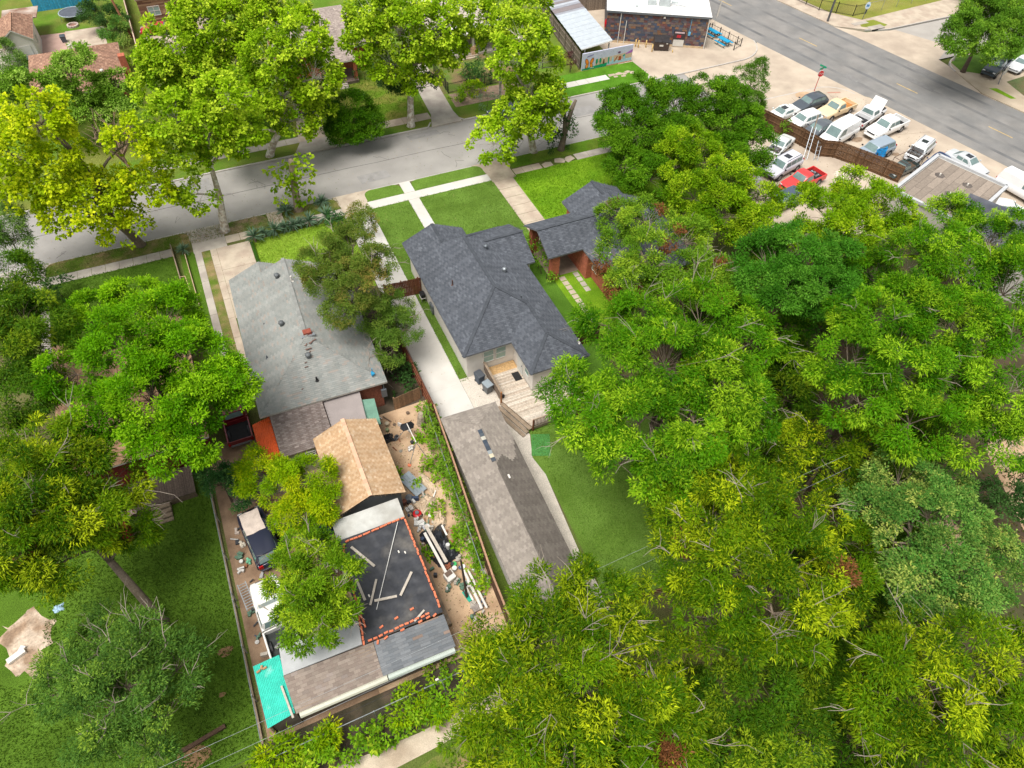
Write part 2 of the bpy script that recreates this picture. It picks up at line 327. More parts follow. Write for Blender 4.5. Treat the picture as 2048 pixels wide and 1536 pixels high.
sheet('dirt_yard', [(-7.4, 13.5), (-1, 13.5), (-1, 35), (-7.4, 35)], Z, mat('brown_dirt', S(166, 138, 112), var=.2, scale=.9, bump=.4, bscale=14, fine=.2, col2=S(130, 104, 82)))
sheet('paved_patio', [(-6.4, 29.2), (-1.0, 29.2), (-1.0, 33), (-6.4, 33)], Z + .004, mat('stained_slab', S(150, 138, 124), var=.2, scale=1.4, col2=S(112, 100, 90)))
sheet('left_lawn', [(-60, 13.2), (-7.75, 13.2), (-7.75, 38), (-60, 38)], Z, g_dark)
sheet('alley_lawn', [(-60, -10), (-7.9, -10), (-7.9, 13.2), (-60, 13.2)], Z, grass('olive_grass', S(84, 112, 30), S(110, 112, 56)))
p = [(-19.4 + 1.3 * math.cos(a) * (1 + .25 * math.sin(3 * a)), 24.8 + 2.2 * math.sin(a) * (1 + .15 * math.cos(5 * a))) for a in [i * math.pi / 9 for i in range(18)]]
p = [(a + .22 * math.sin(b * 5.1 + a * 3), b + .2 * math.sin(a * 6.3)) for q0, q1 in zip(p, p[1:] + p[:1]) for a, b in (q0, ((q0[0] + q1[0]) / 2 + .12, (q0[1] + q1[1]) / 2))]
sheet('bare_patch', p, Z + .004, mat('bare_sand', S(206, 186, 164), var=.2, scale=1.6, bump=.5, bscale=10, fine=.2, fscale=6, col2=S(158, 132, 108)))
for i, (x, y, r) in enumerate([(-8.7, 19.6, .45), (-17.5, 15.6, .9), (-9.3, 17.2, .2), (-11.4, 14.6, 1.0)]):
    p = [(x + r * math.cos(a) * (1 + .25 * math.sin(3 * a + i)), y + .7 * r * math.sin(a)) for a in [j * math.pi / 6 for j in range(12)]]
    sheet('bare_patch', p, Z + .008, mat('bare_soil', S(150, 118, 84), var=.2, scale=3))
sheet('alley_soil', rect(-7.7, 10.8, 7.3, 13.6), Z, m_dark)
sheet('alley_path', [(-9, 9.9), (-4.43, 10.9), (.39, 10.7), (3.19, 10.85), (8, 11.2), (9.5, 10.9), (9, 10.0), (.64, 9.6), (-2.15, 9.5), (-9, 8.2)], Z + .004, m_alley)
sheet('alley_verge', [(-9, 4), (20, 4), (20, 9.5), (.64, 9.2), (-9, 7.4)], Z, g_patch)
sheet('woodland_floor', [(24.2, -20), (90, -20), (58, 36), (27.7, 36), (27.7, 29), (24.2, 12.4)], Z + .002, mat('leafy_floor', S(70, 74, 40), var=.3, scale=.5, bump=.5, bscale=10, col2=S(84, 70, 52)))
sheet('dirt_clearing', [(43, 6), (50, 7), (50, 14), (46, 12)], Z + .006, m_soil); sheet('dirt_clearing', [(36, 6.5), (39, 6.7), (39, 9), (36.4, 8.6)], Z + .006, m_soil)
# car lot
lot = [(47.6, 37), (60, 24), (crossL(24) - .03, 24), (crossL(52) - .03, 52), (crossL(56.4) - .03, 56.4)] + arc(70.6, 57.2, 3.58, 10, 90, 6) + [(60.5, 60.93), (59.4, 59), (58.5, 56), (50, 54)]
sheet('car_lot', lot, Z, m_tanlot)
for p, q in [((60.8, 56.5), (75.2, 53.0)), ((62, 51), (76.3, 47.6)), ((66, 60), (64, 46)), ((71, 59.5), (68.8, 40)), ((73.0, 46.5), (74.7, 45.8))]:
    struct('joint_line', MB().bar((*p, Z + .002), (*q, Z + .002), .03, .006), mat('joint_dirt', S(120, 100, 84)))
for x, y, r in [(67, 49.5, .8), (65.6, 47.2, .5), (70.6, 48.8, .5), (63.5, 47.5, .6), (69, 45.5, .5)]:
    p = [(x + r * math.cos(a) * (1 + .2 * math.sin(3 * a)), y + .6 * r * math.sin(a)) for a in [j * math.pi / 6 for j in range(12)]]
    sheet('oil_stain', p, Z + .004 + .0005 * x / 70, mat('oily_concrete', S(150, 128, 106), var=.3, scale=3))
sheet('tree_pit', [(67.8 + 1.1 * math.cos(a), 60.0 + .75 * math.sin(a)) for a in [i * math.pi / 8 for i in range(16)]], Z + .006, m_soil)
sheet('ramp_paving', [(71.0, 59.2), (72.6, 58.7), (72.7, 58.95), (71.1, 59.45)], Z + .006, mat('red_tactile', S(190, 140, 120)))
# shop forecourt on the far block
sheet('shop_forecourt', [(50.2, 74.0), (52.6, 70.2), (57, 70.22)] + arc(66.0, 75.6, 5.18, -95, -12, 8) + [(crossL(100) - .1, 100), (48.5, 100), (50.5, 84)], Z, m_tanlot)
for p, q in [((52.9, 74.2), (58.8, 72.6)), ((58.8, 72.6), (62.4, 75)), ((58.8, 72.6), (57.2, 70.5)), ((62.4, 72.6), (65.6, 71.5)), ((55.0, 77.5), (54.2, 73.9)), ((62.6, 74.6), (66.2, 71.2))]:
    struct('crack_line', MB().bar((*p, Z + .002), (*q, Z + .002), .06, .006), mat('weedy_crack', S(112, 112, 76)))
sheet('shop_lawn', [(38, 70.25), (51.4, 70.3), (52.5, 71.4), (52.3, 75.2), (38, 75.2)], Z, grass('shop_grass', S(92, 140, 38), S(82, 128, 30)))
sheet('front_lawn', rect(12.0, 73.1, 23.4, 83), Z, grass('far_lawn', S(104, 136, 36), S(130, 132, 60), sc=.8))
sheet('front_lawn', rect(2.2, 73.4, 8.2, 84), Z, grass('far_lawn2', S(86, 124, 30), S(96, 122, 40)))
sheet('shrub_bed', [(26.9, 72.9), (36, 72.9), (36, 76), (27.1, 76)], Z, mat('mulch_bed', S(150, 128, 108), var=.2, scale=2))
sheet('yard_soil', rect(26, 76.2, 38, 84), Z, grass('yard_grass', S(96, 120, 48), S(130, 112, 80)))
sheet('back_patio', [(-13.6, 103), (-9, 103), (-9, 109.4), (-13.8, 110)], Z, m_pink)
sheet('back_patio', [(-16.7, 103.5), (-13.7, 103.5), (-13.7, 109), (-16.7, 109.2)], Z + .004, mat('rosy_slab', S(192, 160, 146), var=.14, scale=1))
sheet('trampoline_lawn', rect(-17, 109.3, -9, 116.5), Z, g_far)
sheet('gravel_yard', [(-4.6, 95), (6, 95), (6, 107.4), (-4.6, 107.4)], Z, m_pink)
sheet('patio', rect(-21.5, 100.0, -16.7, 107), Z, m_conc)
# school lawn and east side
sheet('school_lawn', [(crossR(120) + 3, 120), (crossR(78) + 3.2, 78), (90.0, 74.2), (130, 76.5), (160, 120)], Z, g_lot)
sheet('corner_lawn', [(88.3, 72.4), (90.6, 71.0), (92.4, 71.6), (91.6, 73.6), (89.0, 73.8)], Z + .004, g_lot)
sheet('east_lawn', [(92.2, 59.6), (91.6, 57.4), (94.5, 55.0), (130, 58), (130, 60.4), (93.8, 60.4)], Z, grass('east_grass', S(98, 132, 52), S(84, 118, 44)))
sheet('east_lawn', [(95, 53.0), (94, 49), (95, 30), (140, 30), (140, 56)], Z, grass('east_grass2', S(96, 116, 72), S(120, 112, 80)))
sheet('kerb_lawn', [(91.4, 52.6), (91.9, 49.6), (92.6, 49.4), (92.4, 52.2)], Z + .004, g_bright)
struct('storm_drain', MB().box(88.9, 71.0, -.15, 91.4, 72.0, .06), m_conc); struct('drain_slot', MB().box(88.95, 70.9, -.1, 91.2, 71.01, .03), mat('drain_dark', (.01, .01, .01)))
struct('stepping_slab', MB().box(87.6, 73.0, 0, 90.2, 73.8, .03), m_conc)

rc_ = random.Random(3)
for i in range(26):   # fine cracks and sealed joints of the two streets
    x = rc_.uniform(-20, 55); y = rc_.uniform(61.3, 69.5); pts = [(x, y, ROAD)]
    for k in range(rc_.randint(2, 5)): x += rc_.uniform(-.5, .9); y += rc_.uniform(-1.0, 1.0); pts.append((x, min(69.8, max(61.2, y)), ROAD))
    struct('crack_line', MB().tube(pts, .014, 4), MATS['tar'])
for i, (x, y, sx, sy) in enumerate([(14, 63.2, 1.6, .8), (-3, 68.2, 1.2, 1.2), (40, 66.8, 2.2, .9), (21.5, 68.9, 1.8, .5), (29, 62.2, 1.0, .7)]):
    sheet('asphalt_patch', [(x - sx, y - sy), (x + sx, y - sy * .8), (x + sx * .9, y + sy), (x - sx * 1.1, y + sy * .9)], ROAD + .002, mat('street_patch', S(152, 149, 146), var=.12, scale=1.5))
# ================================================================ buildings
m_tab = mat_attr('shingle', rough=.92, spec=.15, fine=.12, fscale=30)
def clip_poly(P, C):
    """Sutherland-Hodgman: polygon P against convex polygon C (ccw)"""
    out = P
    for i in range(len(C)):
        a, b = C[i], C[(i + 1) % len(C)]; inp = out; out = []
        if not inp: return []
        sd = lambda p: (b[0] - a[0]) * (p[1] - a[1]) - (b[1] - a[1]) * (p[0] - a[0])
        for k in range(len(inp)):
            p, q = inp[k - 1], inp[k]; sp, sq = sd(p), sd(q)
            if sq >= 0:
                if sp < 0: t = sp / (sp - sq); out.append((p[0] + (q[0] - p[0]) * t, p[1] + (q[1] - p[1]) * t))
                out.append(q)
            elif sp >= 0: t = sp / (sp - sq); out.append((p[0] + (q[0] - p[0]) * t, p[1] + (q[1] - p[1]) * t))
    return out
def shingles(polys, parent, palette, tab=.33, exp=.16, thick=.022, jit=.12, name='shingle_courses', colfun=None):
    """one tilted tab after another, in courses up the slope, clipped to the roof plane"""
    mb = MB()
    for P in polys:
        P = [Vector(p) for p in P]
        n = Vector((0, 0, 0))
        for i in range(1, len(P) - 1): n += (P[i] - P[0]).cross(P[i + 1] - P[0])
        n.normalize()
        if n.z < 0: n = -n; P = P[::-1]
        U = Vector((0, 0, 1)).cross(n)
        U = U.normalized() if U.length > .02 else Vector((1, 0, 0))
        V = n.cross(U); O = P[0]
        loc = [((p - O).dot(U), (p - O).dot(V)) for p in P]
        us = [l[0] for l in loc]; vs = [l[1] for l in loc]
        v0 = min(vs); r_seed = rnd(0, 6)
        for r in range(int((max(vs) - v0) / exp) + 1):
            va, vb = v0 + r * exp, v0 + (r + 1) * exp + .004
            off = (r * .5 % 1) * tab + rnd(-.04, .04)
            k0 = int((min(us) - off) / tab) - 1; k1 = int((max(us) - off) / tab) + 1
            for k in range(k0, k1 + 1):
                ua = off + k * tab; ub = ua + tab - .004
                q = clip_poly([(ua, va), (ub, va), (ub, vb), (ua, vb)], loc)
                if len(q) < 3: continue
                c = random.choice(palette) if random.random() < .3 else palette[(k + r) % 2]; f = 1 + rnd(-jit, jit); c = (c[0] * f, c[1] * f, c[2] * f)
                w3 = [O + U * a + V * b + n * (thick * (1 - (b - va) / exp) + .006) for a, b in q]
                ce0 = w3[0]; wf = 1 + .07 * math.sin(ce0.x * 1.3 + 2 * math.sin(ce0.y * .8)) * math.sin(ce0.y * 1.1 + ce0.z * 3) + .05 * math.sin((ua + vb * .03) * 4.3 + r_seed); c = tuple(v * wf for v in c)
                if colfun:
                    ce = sum(w3, Vector()) / len(w3); c = colfun(ce, c)
                mb.cc = c; mb.poly(w3)
                mb.poly([O + U * ub + V * va + n * .001, O + U * ua + V * va + n * .001, O + U * ua + V * va + n * (thick + .006), O + U * ub + V * va + n * (thick + .006)]) if len(q) == 4 else None
    o = mb.build(name, m_tab, parent); o['kind'] = 'stuff'; return o
def roof(parent, polys, palette, m_deck, th=.14, ridges=(), ridge_col=None, name='roof', **kw):
    d = MB()
    for P in polys: d.hexa([(p[0], p[1], p[2] - th) for p in P], [tuple(p) for p in P])
    ro = d.build(name, m_deck, parent)
    shingles(polys, ro, palette, **kw)
    for a, b in ridges:
        c = MB(); c.cc = ridge_col or palette[0]
        a, b = Vector(a), Vector(b); n = max(2, int((b - a).length / .3)); d_ = (b - a)
        for i in range(n):
            c.cc = jt((ridge_col or palette[0]), .88, 1.12)
            c.bar(a + d_ * (i / n) + Vector((0, 0, .02)), a + d_ * ((i + 1.12) / n) + Vector((0, 0, .035)), .26, .03)
        c.build('ridge_cap', m_tab, ro)
    return ro
def pal(*cs): return [S(*c) for c in cs]
P_DARK = pal((95, 99, 106), (84, 88, 95), (89, 93, 100), (104, 108, 115))
P_GREEN = pal((152, 153, 148), (144, 147, 143), (148, 150, 146), (158, 150, 142))
P_BROWN = pal((156, 147, 137), (146, 137, 128), (151, 142, 132), (162, 153, 143))
P_ADD = pal((144, 132, 126), (128, 115, 109), (156, 144, 137), (136, 124, 118))
P_TAN = pal((202, 172, 138), (190, 156, 120), (212, 186, 156), (196, 164, 128))
P_GREY2 = pal((150, 154, 160), (132, 138, 146), (160, 160, 162))
P_GBLUE = pal((124, 127, 130), (115, 119, 123), (120, 123, 126), (146, 127, 115))
P_SHED = pal((150, 137, 126), (142, 128, 118), (158, 145, 134), (136, 124, 115), (150, 138, 130))
m_fascia = mat('white_trim', S(226, 222, 214), var=.05)
m_white = mat('white_paint', S(232, 226, 216), var=.04, scale=1.5, fine=.03)
m_glass = mat('window_glass', S(150, 178, 168), rough=.08, var=.06, spec=.6)
m_dglass = mat('dark_glass', (.025, .03, .035), rough=.06, var=.1, spec=.7)
m_brick = mat('red_brick', S(190, 110, 84), var=.2, scale=5, fine=.25, fscale=14, bump=.4, bscale=20)
m_wood = mat('weathered_wood', S(150, 132, 112), var=.2, scale=3, fine=.2)
m_rwood = mat('stained_wood', S(120, 74, 52), var=.2, scale=3, fine=.2)
m_grey = mat('grey_metal', S(120, 126, 132), rough=.45, metal=.4, var=.1); m_black = mat('black_rubber', (.015, .015, .016), rough=.6, var=.2)
m_galv = mat('galvanised', S(170, 176, 180), rough=.4, metal=.6, var=.1)

def window(parent, c, w, h, ax, frame=m_fascia, glass=m_glass, out=1, bars=1):
    """c centre on the wall plane; ax 'x': wall runs along x (faces +-y), 'y': wall runs along y"""
    o = out * .05
    def bx(a0, a1, b0, b1, t): 
        if ax == 'x': return (c[0] + a0, min(c[1], c[1] + o * t), c[2] + b0, c[0] + a1, max(c[1], c[1] + o * t), c[2] + b1)
        return (min(c[0], c[0] + o * t), c[1] + a0, c[2] + b0, max(c[0], c[0] + o * t), c[1] + a1, c[2] + b1)
    W = MB(); f = .07
    W.box(*bx(-w / 2, w / 2, -h / 2, -h / 2 + f, 1.3)); W.box(*bx(-w / 2, w / 2, h / 2 - f, h / 2, 1.3)); W.box(*bx(-w / 2, -w / 2 + f, -h / 2 + f, h / 2 - f, 1.3)); W.box(*bx(w / 2 - f, w / 2, -h / 2 + f, h / 2 - f, 1.3))
    W.box(*bx(-w / 2 + f, w / 2 - f, -.025, .025, 1.1))
    for i in range(1, bars + 1):
        xx = -w / 2 + w * i / (bars + 1); W.box(*bx(xx - .03, xx + .03, -h / 2 + f, h / 2 - f, 1.2))
    wo = W.build('window', frame, parent)
    MB().box(*bx(-w / 2 + f, w / 2 - f, -h / 2 + f, h / 2 - f, .5)).build('pane', glass, wo)
    return wo
def vent(parent, p, r=.17, col=None):
    v = MB().tube([(p[0], p[1], p[2] - .1), (p[0], p[1], p[2] + .22)], r * .7, 10); n = len(v.v)
    v.tube([(p[0], p[1], p[2] + .18), (p[0], p[1], p[2] + .26), (p[0], p[1], p[2] + .36), (p[0], p[1], p[2] + .42)], [r * .8, r, r * .9, r * .35], 12)
    return v.build('roof_vent', col or m_grey, parent, smooth=True)
def pipe(parent, p, h=.45, r=.05, m=None): return MB().tube([(p[0], p[1], p[2] - .1), (p[0], p[1], p[2] + h)], r, 8).tube([(p[0], p[1], p[2] - .02), (p[0], p[1], p[2] + .06)], [r * 2.4, r * 1.3], 8).build('vent_pipe', m or m_grey, parent)

# ---- A: white-walled house with the dark roof
A = thing('house', 'white-walled house with dark slate-grey shingle roof and back deck', 'house', (12.2, 33, 0))
A.location = (0, 0, 0)
k = .45; ze = 3.1; zr = ze + 4.45 * k; zg = ze + 2.83 * k; zw = ze + 2.475 * k; zs = ze + 2.78 * k
polysA = [
    [(12.2, 33.4, ze), (12.2, 46.9, ze), (16.65, 44.4, zr), (16.65, 37.85, zr)],
    [(12.2, 46.9, ze), (12.2, 48.0, ze), (15.03, 48.0, zg), (15.03, 45.31, zg)],
    [(15.03, 48.0, zg), (17.86, 48.0, ze), (17.86, 45.6, ze), (15.03, 45.31, zg)],
    [(12.2, 46.9, ze), (16.65, 44.4, zr), (21.15, 46.9, ze)],
    [(21.15, 33.4, ze), (21.15, 46.9, ze), (16.65, 44.4, zr), (16.65, 37.85, zr)],
    [(12.2, 33.4, ze), (21.15, 33.4, ze), (16.65, 37.85, zr)],
    [(16.2, 29.85, ze), (18.675, 32.33, zw), (18.675, 35.84, zw), (16.2, 35.5, ze)],
    [(21.15, 29.85, ze), (21.15, 33.4, ze), (18.675, 35.85, zw), (18.675, 32.33, zw)],
    [(16.2, 29.85, ze), (21.15, 29.85, ze), (18.675, 32.33, zw)],
    [(17.2, 46.86, ze - .01), (22.0, 46.86, ze - .01), (22.0, 44.08, zs), (17.2, 44.08, zs)],
    [(22.0, 41.3, ze - .01), (17.2, 41.3, ze - .01), (17.2, 44.08, zs), (22.0, 44.08, zs)]]
RA = [((16.65, 37.85, zr), (16.65, 44.4, zr)), ((16.65, 37.85, zr), (12.2, 33.4, ze)), ((16.65, 37.85, zr), (18.675, 35.85, zw)), ((18.675, 35.85, zw), (18.675, 32.33, zw)),
      ((18.675, 32.33, zw), (16.2, 29.85, ze)), ((18.675, 32.33, zw), (21.15, 29.85, ze)), ((15.03, 48, zg), (15.03, 45.3, zg)), ((18.0, 44.08, zs), (22.0, 44.08, zs)), ((16.65, 44.4, zr), (21.0, 46.8, ze))]
rA = roof(A, polysA, P_DARK, mat('dark_fascia', S(120, 122, 124)), ridges=RA, ridge_col=S(80, 84, 90), tab=.30, exp=.15, jit=.06)
w = MB().box(12.65, 33.85, -.05, 20.7, 46.4, 2.98); w.box(12.65, 46.4, -.05, 17.4, 47.55, 2.98); w.box(16.65, 30.3, -.05, 20.7, 33.85, 2.98)
w.hexa([(12.66, 47.3, 2.98), (17.4, 47.3, 2.98), (17.4, 47.54, 2.98), (12.66, 47.54, 2.98)], [(15.0, 47.3, 4.1), (15.06, 47.3, 4.1), (15.06, 47.54, 4.1), (15.0, 47.54, 4.1)])
w.build('wall', m_white, A)
for z_ in [i * .2 + .2 for i in range(13)]:
    pass
window(A, (14.45, 33.85, 1.85), .95, 1.35, 'x', out=-1, bars=0); window(A, (15.5, 33.85, 1.85), .95, 1.35, 'x', out=-1, bars=0)
window(A, (16.65, 31.3, 1.9), .8, 1.2, 'y', out=-1, bars=0); window(A, (18.9, 30.3, 1.7), 1.3, 1.4, 'x', out=-1, bars=0, glass=m_dglass)
d = MB().box(16.55, 32.0, .5, 16.66, 32.9, 2.55).build('door', mat('white_door', S(222, 222, 214), var=.03), A); MB().box(16.50, 32.08, 1.45, 16.55, 32.14, 1.55).build('handle', m_grey, d)
window(A, (15, 47.55, 1.7), 1.6, 1.4, 'x', out=1)
MB().box(12.5, 41.5, .1, 12.64, 42.2, 1.0).build('meter_box', m_grey, A)
for p in [(18.1, 43.0, zr - 1.45 * k), (18.45, 39.9, zr - 1.8 * k)]: vent(rA, p, .2, m_galv if p[1] < 41 else m_grey)
pipe(rA, (14.05, 40.4, ze + 1.85 * k), .5, .055, mat('rust_pipe', S(96, 72, 66))); pipe(rA, (18.4, 36.5, 4.3), .3, .05); MB().tube([(20.9, 31.2, 3.2), (20.9, 31.2, 3.75)], .03, 6).tube([(20.75, 31.0, 3.1), (21.05, 31.3, 3.16)], .12, 8).build('service_mast', m_white, rA)
# post of the right porch
for x, y in [(21.6, 46.4), (21.6, 41.7), (18.2, 46.4)]: MB().box(x - .08, y - .08, -.05, x + .08, y + .08, 2.97).build('porch_post', m_white, A)

# ---- deck
D = thing('deck', 'weathered wooden deck with railing and corner steps behind the white-walled house', 'deck')
m_deck = mat_attr('deck_board', fine=.2, fscale=9)
nb = 46
for i in range(nb):
    y0 = 27.05 + i * (33.8 - 27.05) / nb; y1 = y0 + (33.8 - 27.05) / nb - .012
    xa = 14.05 if y0 > 30.15 else 14.05 + (30.2 - y0) * .36; xb = 16.6 if y0 > 30.22 else 20.2
    b = MB(); f = rnd(.88, 1.1); b.cc = tuple(c * f for c in (S(196, 160, 112) if y0 > 32.9 else random.choice([S(206, 192, 174), S(196, 180, 162), S(188, 172, 154), S(212, 200, 184)])))
    b.box(xa, y0, .45, xb, y1, .5 + rnd(-.003, .003)).build('plank', m_deck, D)
b = MB()
for p, q in [((14.1, 30.2), (14.1, 33.7)), ((15.2, 27.1), (20.1, 27.1)), ((14.1, 30.2), (15.2, 27.1))]: b.bar((*p, .3), (*q, .3), .05, .28)
for x, y in [(14.15, 31), (14.15, 33.3), (15.4, 27.3), (17.6, 27.3), (19.8, 27.3), (17.5, 29), (15.3, 30.5)]: b.box(x - .06, y - .06, -.1, x + .06, y + .06, .42)
b.build('deck_frame', m_wood, D)
b = MB(); b.box(14.0, 30.4, .52, 14.04, 33.7, 1.38); b.build('screen_board', mat('grey_board', S(128, 112, 98), var=.2, scale=4), D); MB().box(13.94, 30.36, 1.38, 14.12, 33.74, 1.43).build('handrail', m_wood, D)
for x, y in [(14.02, 30.32)]: MB().box(x - .05, y - .05, .1, x + .05, y + .05, 1.5).build('rail_post', mat('new_post', S(176, 120, 74)), D)
for x in (15.2, 17.1, 19.0): MB().box(x - .05, 27.0, .1, x + .05, 27.1, 1.4).build('rail_post', m_rwood, D)
MB().box(15.2, 27.01, 1.36, 20.1, 27.1, 1.41).box(15.2, 27.02, .6, 20.1, 27.08, .65).build('handrail', m_wood, D)
b = MB()
for i in range(42): b.box(15.3 + i * .115, 27.03, .64, 15.335 + i * .115, 27.07, 1.37)
b.build('baluster_row', mat('dark_baluster', S(96, 84, 74)), D)['kind'] = 'stuff'
for i in range(3):
    a = Vector((13.95 - .30 * i, 30.15 - .12 * i, .36 - .13 * i)); e = Vector((15.0 - .30 * i, 27.05 - .12 * i, .36 - .13 * i))
    MB().bar(a, e, .30, .05).build('step_tread', m_wood, D); MB().bar(a + Vector((.13, .05, -.09)), e + Vector((.13, .05, -.09)), .03, .12).build('step_riser', mat('dark_riser', S(112, 96, 84)), D)
tag(MB().box(15.85, 31.62, .503, 16.45, 32.5, .52).build('doormat', m_black), 'black doormat on the wooden deck by the door', 'doormat')
# ---- C: long garage
CA = math.radians(1.9)
C = thing('garage', 'long low garage with faded brown shingle roof at the end of the white driveway', 'garage')
def tc(x, y, z): return rotz((x, y, z), -CA, (10.8, 29.0))
ec, rc = 2.5, 2.5 + 2.12 * .42
pC = [[tc(8.68, 29.0, ec), tc(10.8, 26.88, rc), tc(10.8, 13.6, rc), tc(8.68, 13.6, ec)], [tc(12.92, 29.0, ec), tc(12.92, 13.6, ec), tc(10.8, 13.6, rc), tc(10.8, 26.88, rc)], [tc(8.68, 29.0, ec), tc(12.92, 29.0, ec), tc(10.8, 26.88, rc)]]
def dark_tabs(ce, c):  # darker tabs on the right slope towards the rear, with a wavy edge
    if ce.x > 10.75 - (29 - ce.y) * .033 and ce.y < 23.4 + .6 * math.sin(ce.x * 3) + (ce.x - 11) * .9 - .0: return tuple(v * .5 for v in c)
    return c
rC = roof(C, pC, P_BROWN, mat('garage_fascia', S(140, 130, 120)), tab=.3, exp=.15, jit=.08, colfun=dark_tabs)
w = MB(); w.prism([tc(8.95, 28.7, 0)[:2], tc(12.65, 28.7, 0)[:2], tc(12.65, 13.9, 0)[:2], tc(8.95, 13.9, 0)[:2]], -.05, 2.4); w.build('wall', m_white, C)
for i, c in enumerate([(70, 80, 92), (84, 92, 100), (196, 192, 178), (66, 76, 88), (74, 82, 94), (70, 78, 88), (150, 156, 158), (206, 196, 170), (78, 84, 92)]):
    y = 26.3 - i * .31; q = MB().cbox(tc(10.72, y, rc + .03), (.3, .30, .035), -CA); q.build('ridge_patch', mat('patch_%d' % i, S(*c), var=.1), rC)
MB().cbox(tc(11.25, 22.3, rc - .14), (.12, .3, .05), -CA).build('roof_clip', m_white, rC)
g_door = MB(); g_door.prism([tc(9.2, 28.72, 0)[:2], tc(12.4, 28.72, 0)[:2], tc(12.4, 28.76, 0)[:2], tc(9.2, 28.76, 0)[:2]], 0.02, 2.1); g_door.build('garage_door', m_fascia, C)

# ---- B: grey-green roofed house
BA = math.radians(-2.0); BP = (1.8, 41.0)
def tb(x, y, z): return rotz((x, y, z), BA, BP)
B = thing('house', 'house with a long pale grey-green shingle roof and red chimney stub', 'house')
zb = 3.1; kb = .45; rb = zb + 4.6 * kb; gb = zb + 2.65 * kb
x0, x1, xm = -2.8, 6.4, 1.8
pB = [[tb(x0, 33.5, zb), tb(x0, 47.3, zb), tb(xm, 47.3, rb), tb(xm, 38.1, rb)], [tb(x1, 33.5, zb), tb(x1, 47.3, zb), tb(xm, 47.3, rb), tb(xm, 38.1, rb)], [tb(x0, 33.5, zb), tb(x1, 33.5, zb), tb(xm, 38.1, rb)],
      [tb(x0, 47.3, zb), tb(x0, 48.7, zb), tb(x0 + 2.65, 48.7, gb), tb(x0 + 2.65, 47.3, gb)], [tb(x0 + 5.3, 48.7, zb), tb(x0 + 5.3, 46.5, zb), tb(x0 + 2.65, 46.5, gb - .01), tb(x0 + 2.65, 48.7, gb)]]
rB = roof(B, pB, P_GREEN, mat('house_trim', S(190, 184, 174)), ridges=[(tb(xm, 38.1, rb), tb(xm, 47.3, rb))], ridge_col=S(148, 149, 145), tab=.36, exp=.15, jit=.07)
w = MB(); w.prism([tb(x0 + .4, 33.9, 0)[:2], tb(x1 - .4, 33.9, 0)[:2], tb(x1 - .4, 47.0, 0)[:2], tb(x0 + .4, 47.0, 0)[:2]], -.05, 2.98)
w.prism([tb(x0 + .4, 47, 0)[:2], tb(2.1, 47, 0)[:2], tb(2.1, 48.3, 0)[:2], tb(x0 + .4, 48.3, 0)[:2]], -.05, 2.98)
w.hexa([tb(x0 + .5, 46.7, 2.98), tb(x1 - .5, 46.7, 2.98), tb(x1 - .5, 46.95, 2.98), tb(x0 + .5, 46.95, 2.98)], [tb(xm - .02, 46.7, 4.9), tb(xm + .02, 46.7, 4.9), tb(xm + .02, 46.95, 4.9), tb(xm - .02, 46.95, 4.9)])
w.build('wall', mat('brown_brick', S(150, 92, 72), var=.2, scale=5, fine=.3, fscale=14), B)
window(B, (5.0, 33.95, 1.75), 1.1, .9, 'x', frame=m_white, glass=m_dglass, out=-1)
for x, y in [(1.0, 45.6), (.35, 40.5), (1.55, 36.6)]:
    p = tb(x, y, 0); z_ = rb - (abs(x - xm) * kb if y > 38.1 else max(abs(x - xm), 38.1 - y) * kb); vent(rB, (p[0], p[1], z_), .22, mat('dark_vent', S(104, 108, 110), rough=.5))
def tbz(x, y):
    dd = max(abs(x - xm), 38.1 - y); return tb(x, y, rb - dd * kb)
pipe(rB, tbz(1.65, 34.9), .35, .07, m_black); pipe(rB, tbz(2.0, 44.5), .5, .07, m_white); pipe(rB, tbz(-1.3, 38.3), .25, .05); pipe(rB, tbz(-.9, 41.7), .12, .03)
p = tbz(1.95, 38.4); ch = MB().cbox((p[0], p[1], p[2] + .1), (.6, .45, .3)).build('chimney_stub', mat('old_brick', S(150, 80, 64), var=.2, scale=6), rB); MB().cbox((p[0], p[1] - .25, p[2] - .02), (1.0, .25, .12)).build('flashing', m_galv, ch)
for i, (x, y, s_) in enumerate([(2.0, 37.6, .3), (1.7, 37.2, .34), (1.62, 36.9, .28), (1.2, 36.0, .2), (1.25, 36.3, .16), (.5, 34.6, .13), (1.6, 37.5, .2), (2.25, 37.7, .22)]):
    p = tbz(x, y); MB().cbox((p[0], p[1], p[2] + .022), (s_ * 1.3, s_, .02), rnd(0, 1), (-.42, 'X')).build('bare_patch', mat('torn_felt', S(128, 100, 90)), rB)
p = tbz(5.6, 34.4); dsh = MB().tube([(p[0], p[1], p[2]), (p[0], p[1], p[2] + .5)], .03, 6).tube([(p[0] - .1, p[1] - .2, p[2] + .15), (p[0] + .1, p[1] - .28, p[2] + .2)], [.22, .05], 12); dsh.build('blue_roof_fitting', mat('blue_enamel', S(60, 170, 220), rough=.3), rB)
MB().cbox(tb(6.05, 33.55, 1.9), (.4, .18, .8), 0).tube([tb(6.1, 33.6, 2.3), tb(6.1, 33.6, 3.0)], .04, 6).build('electric_meter', m_grey, B)
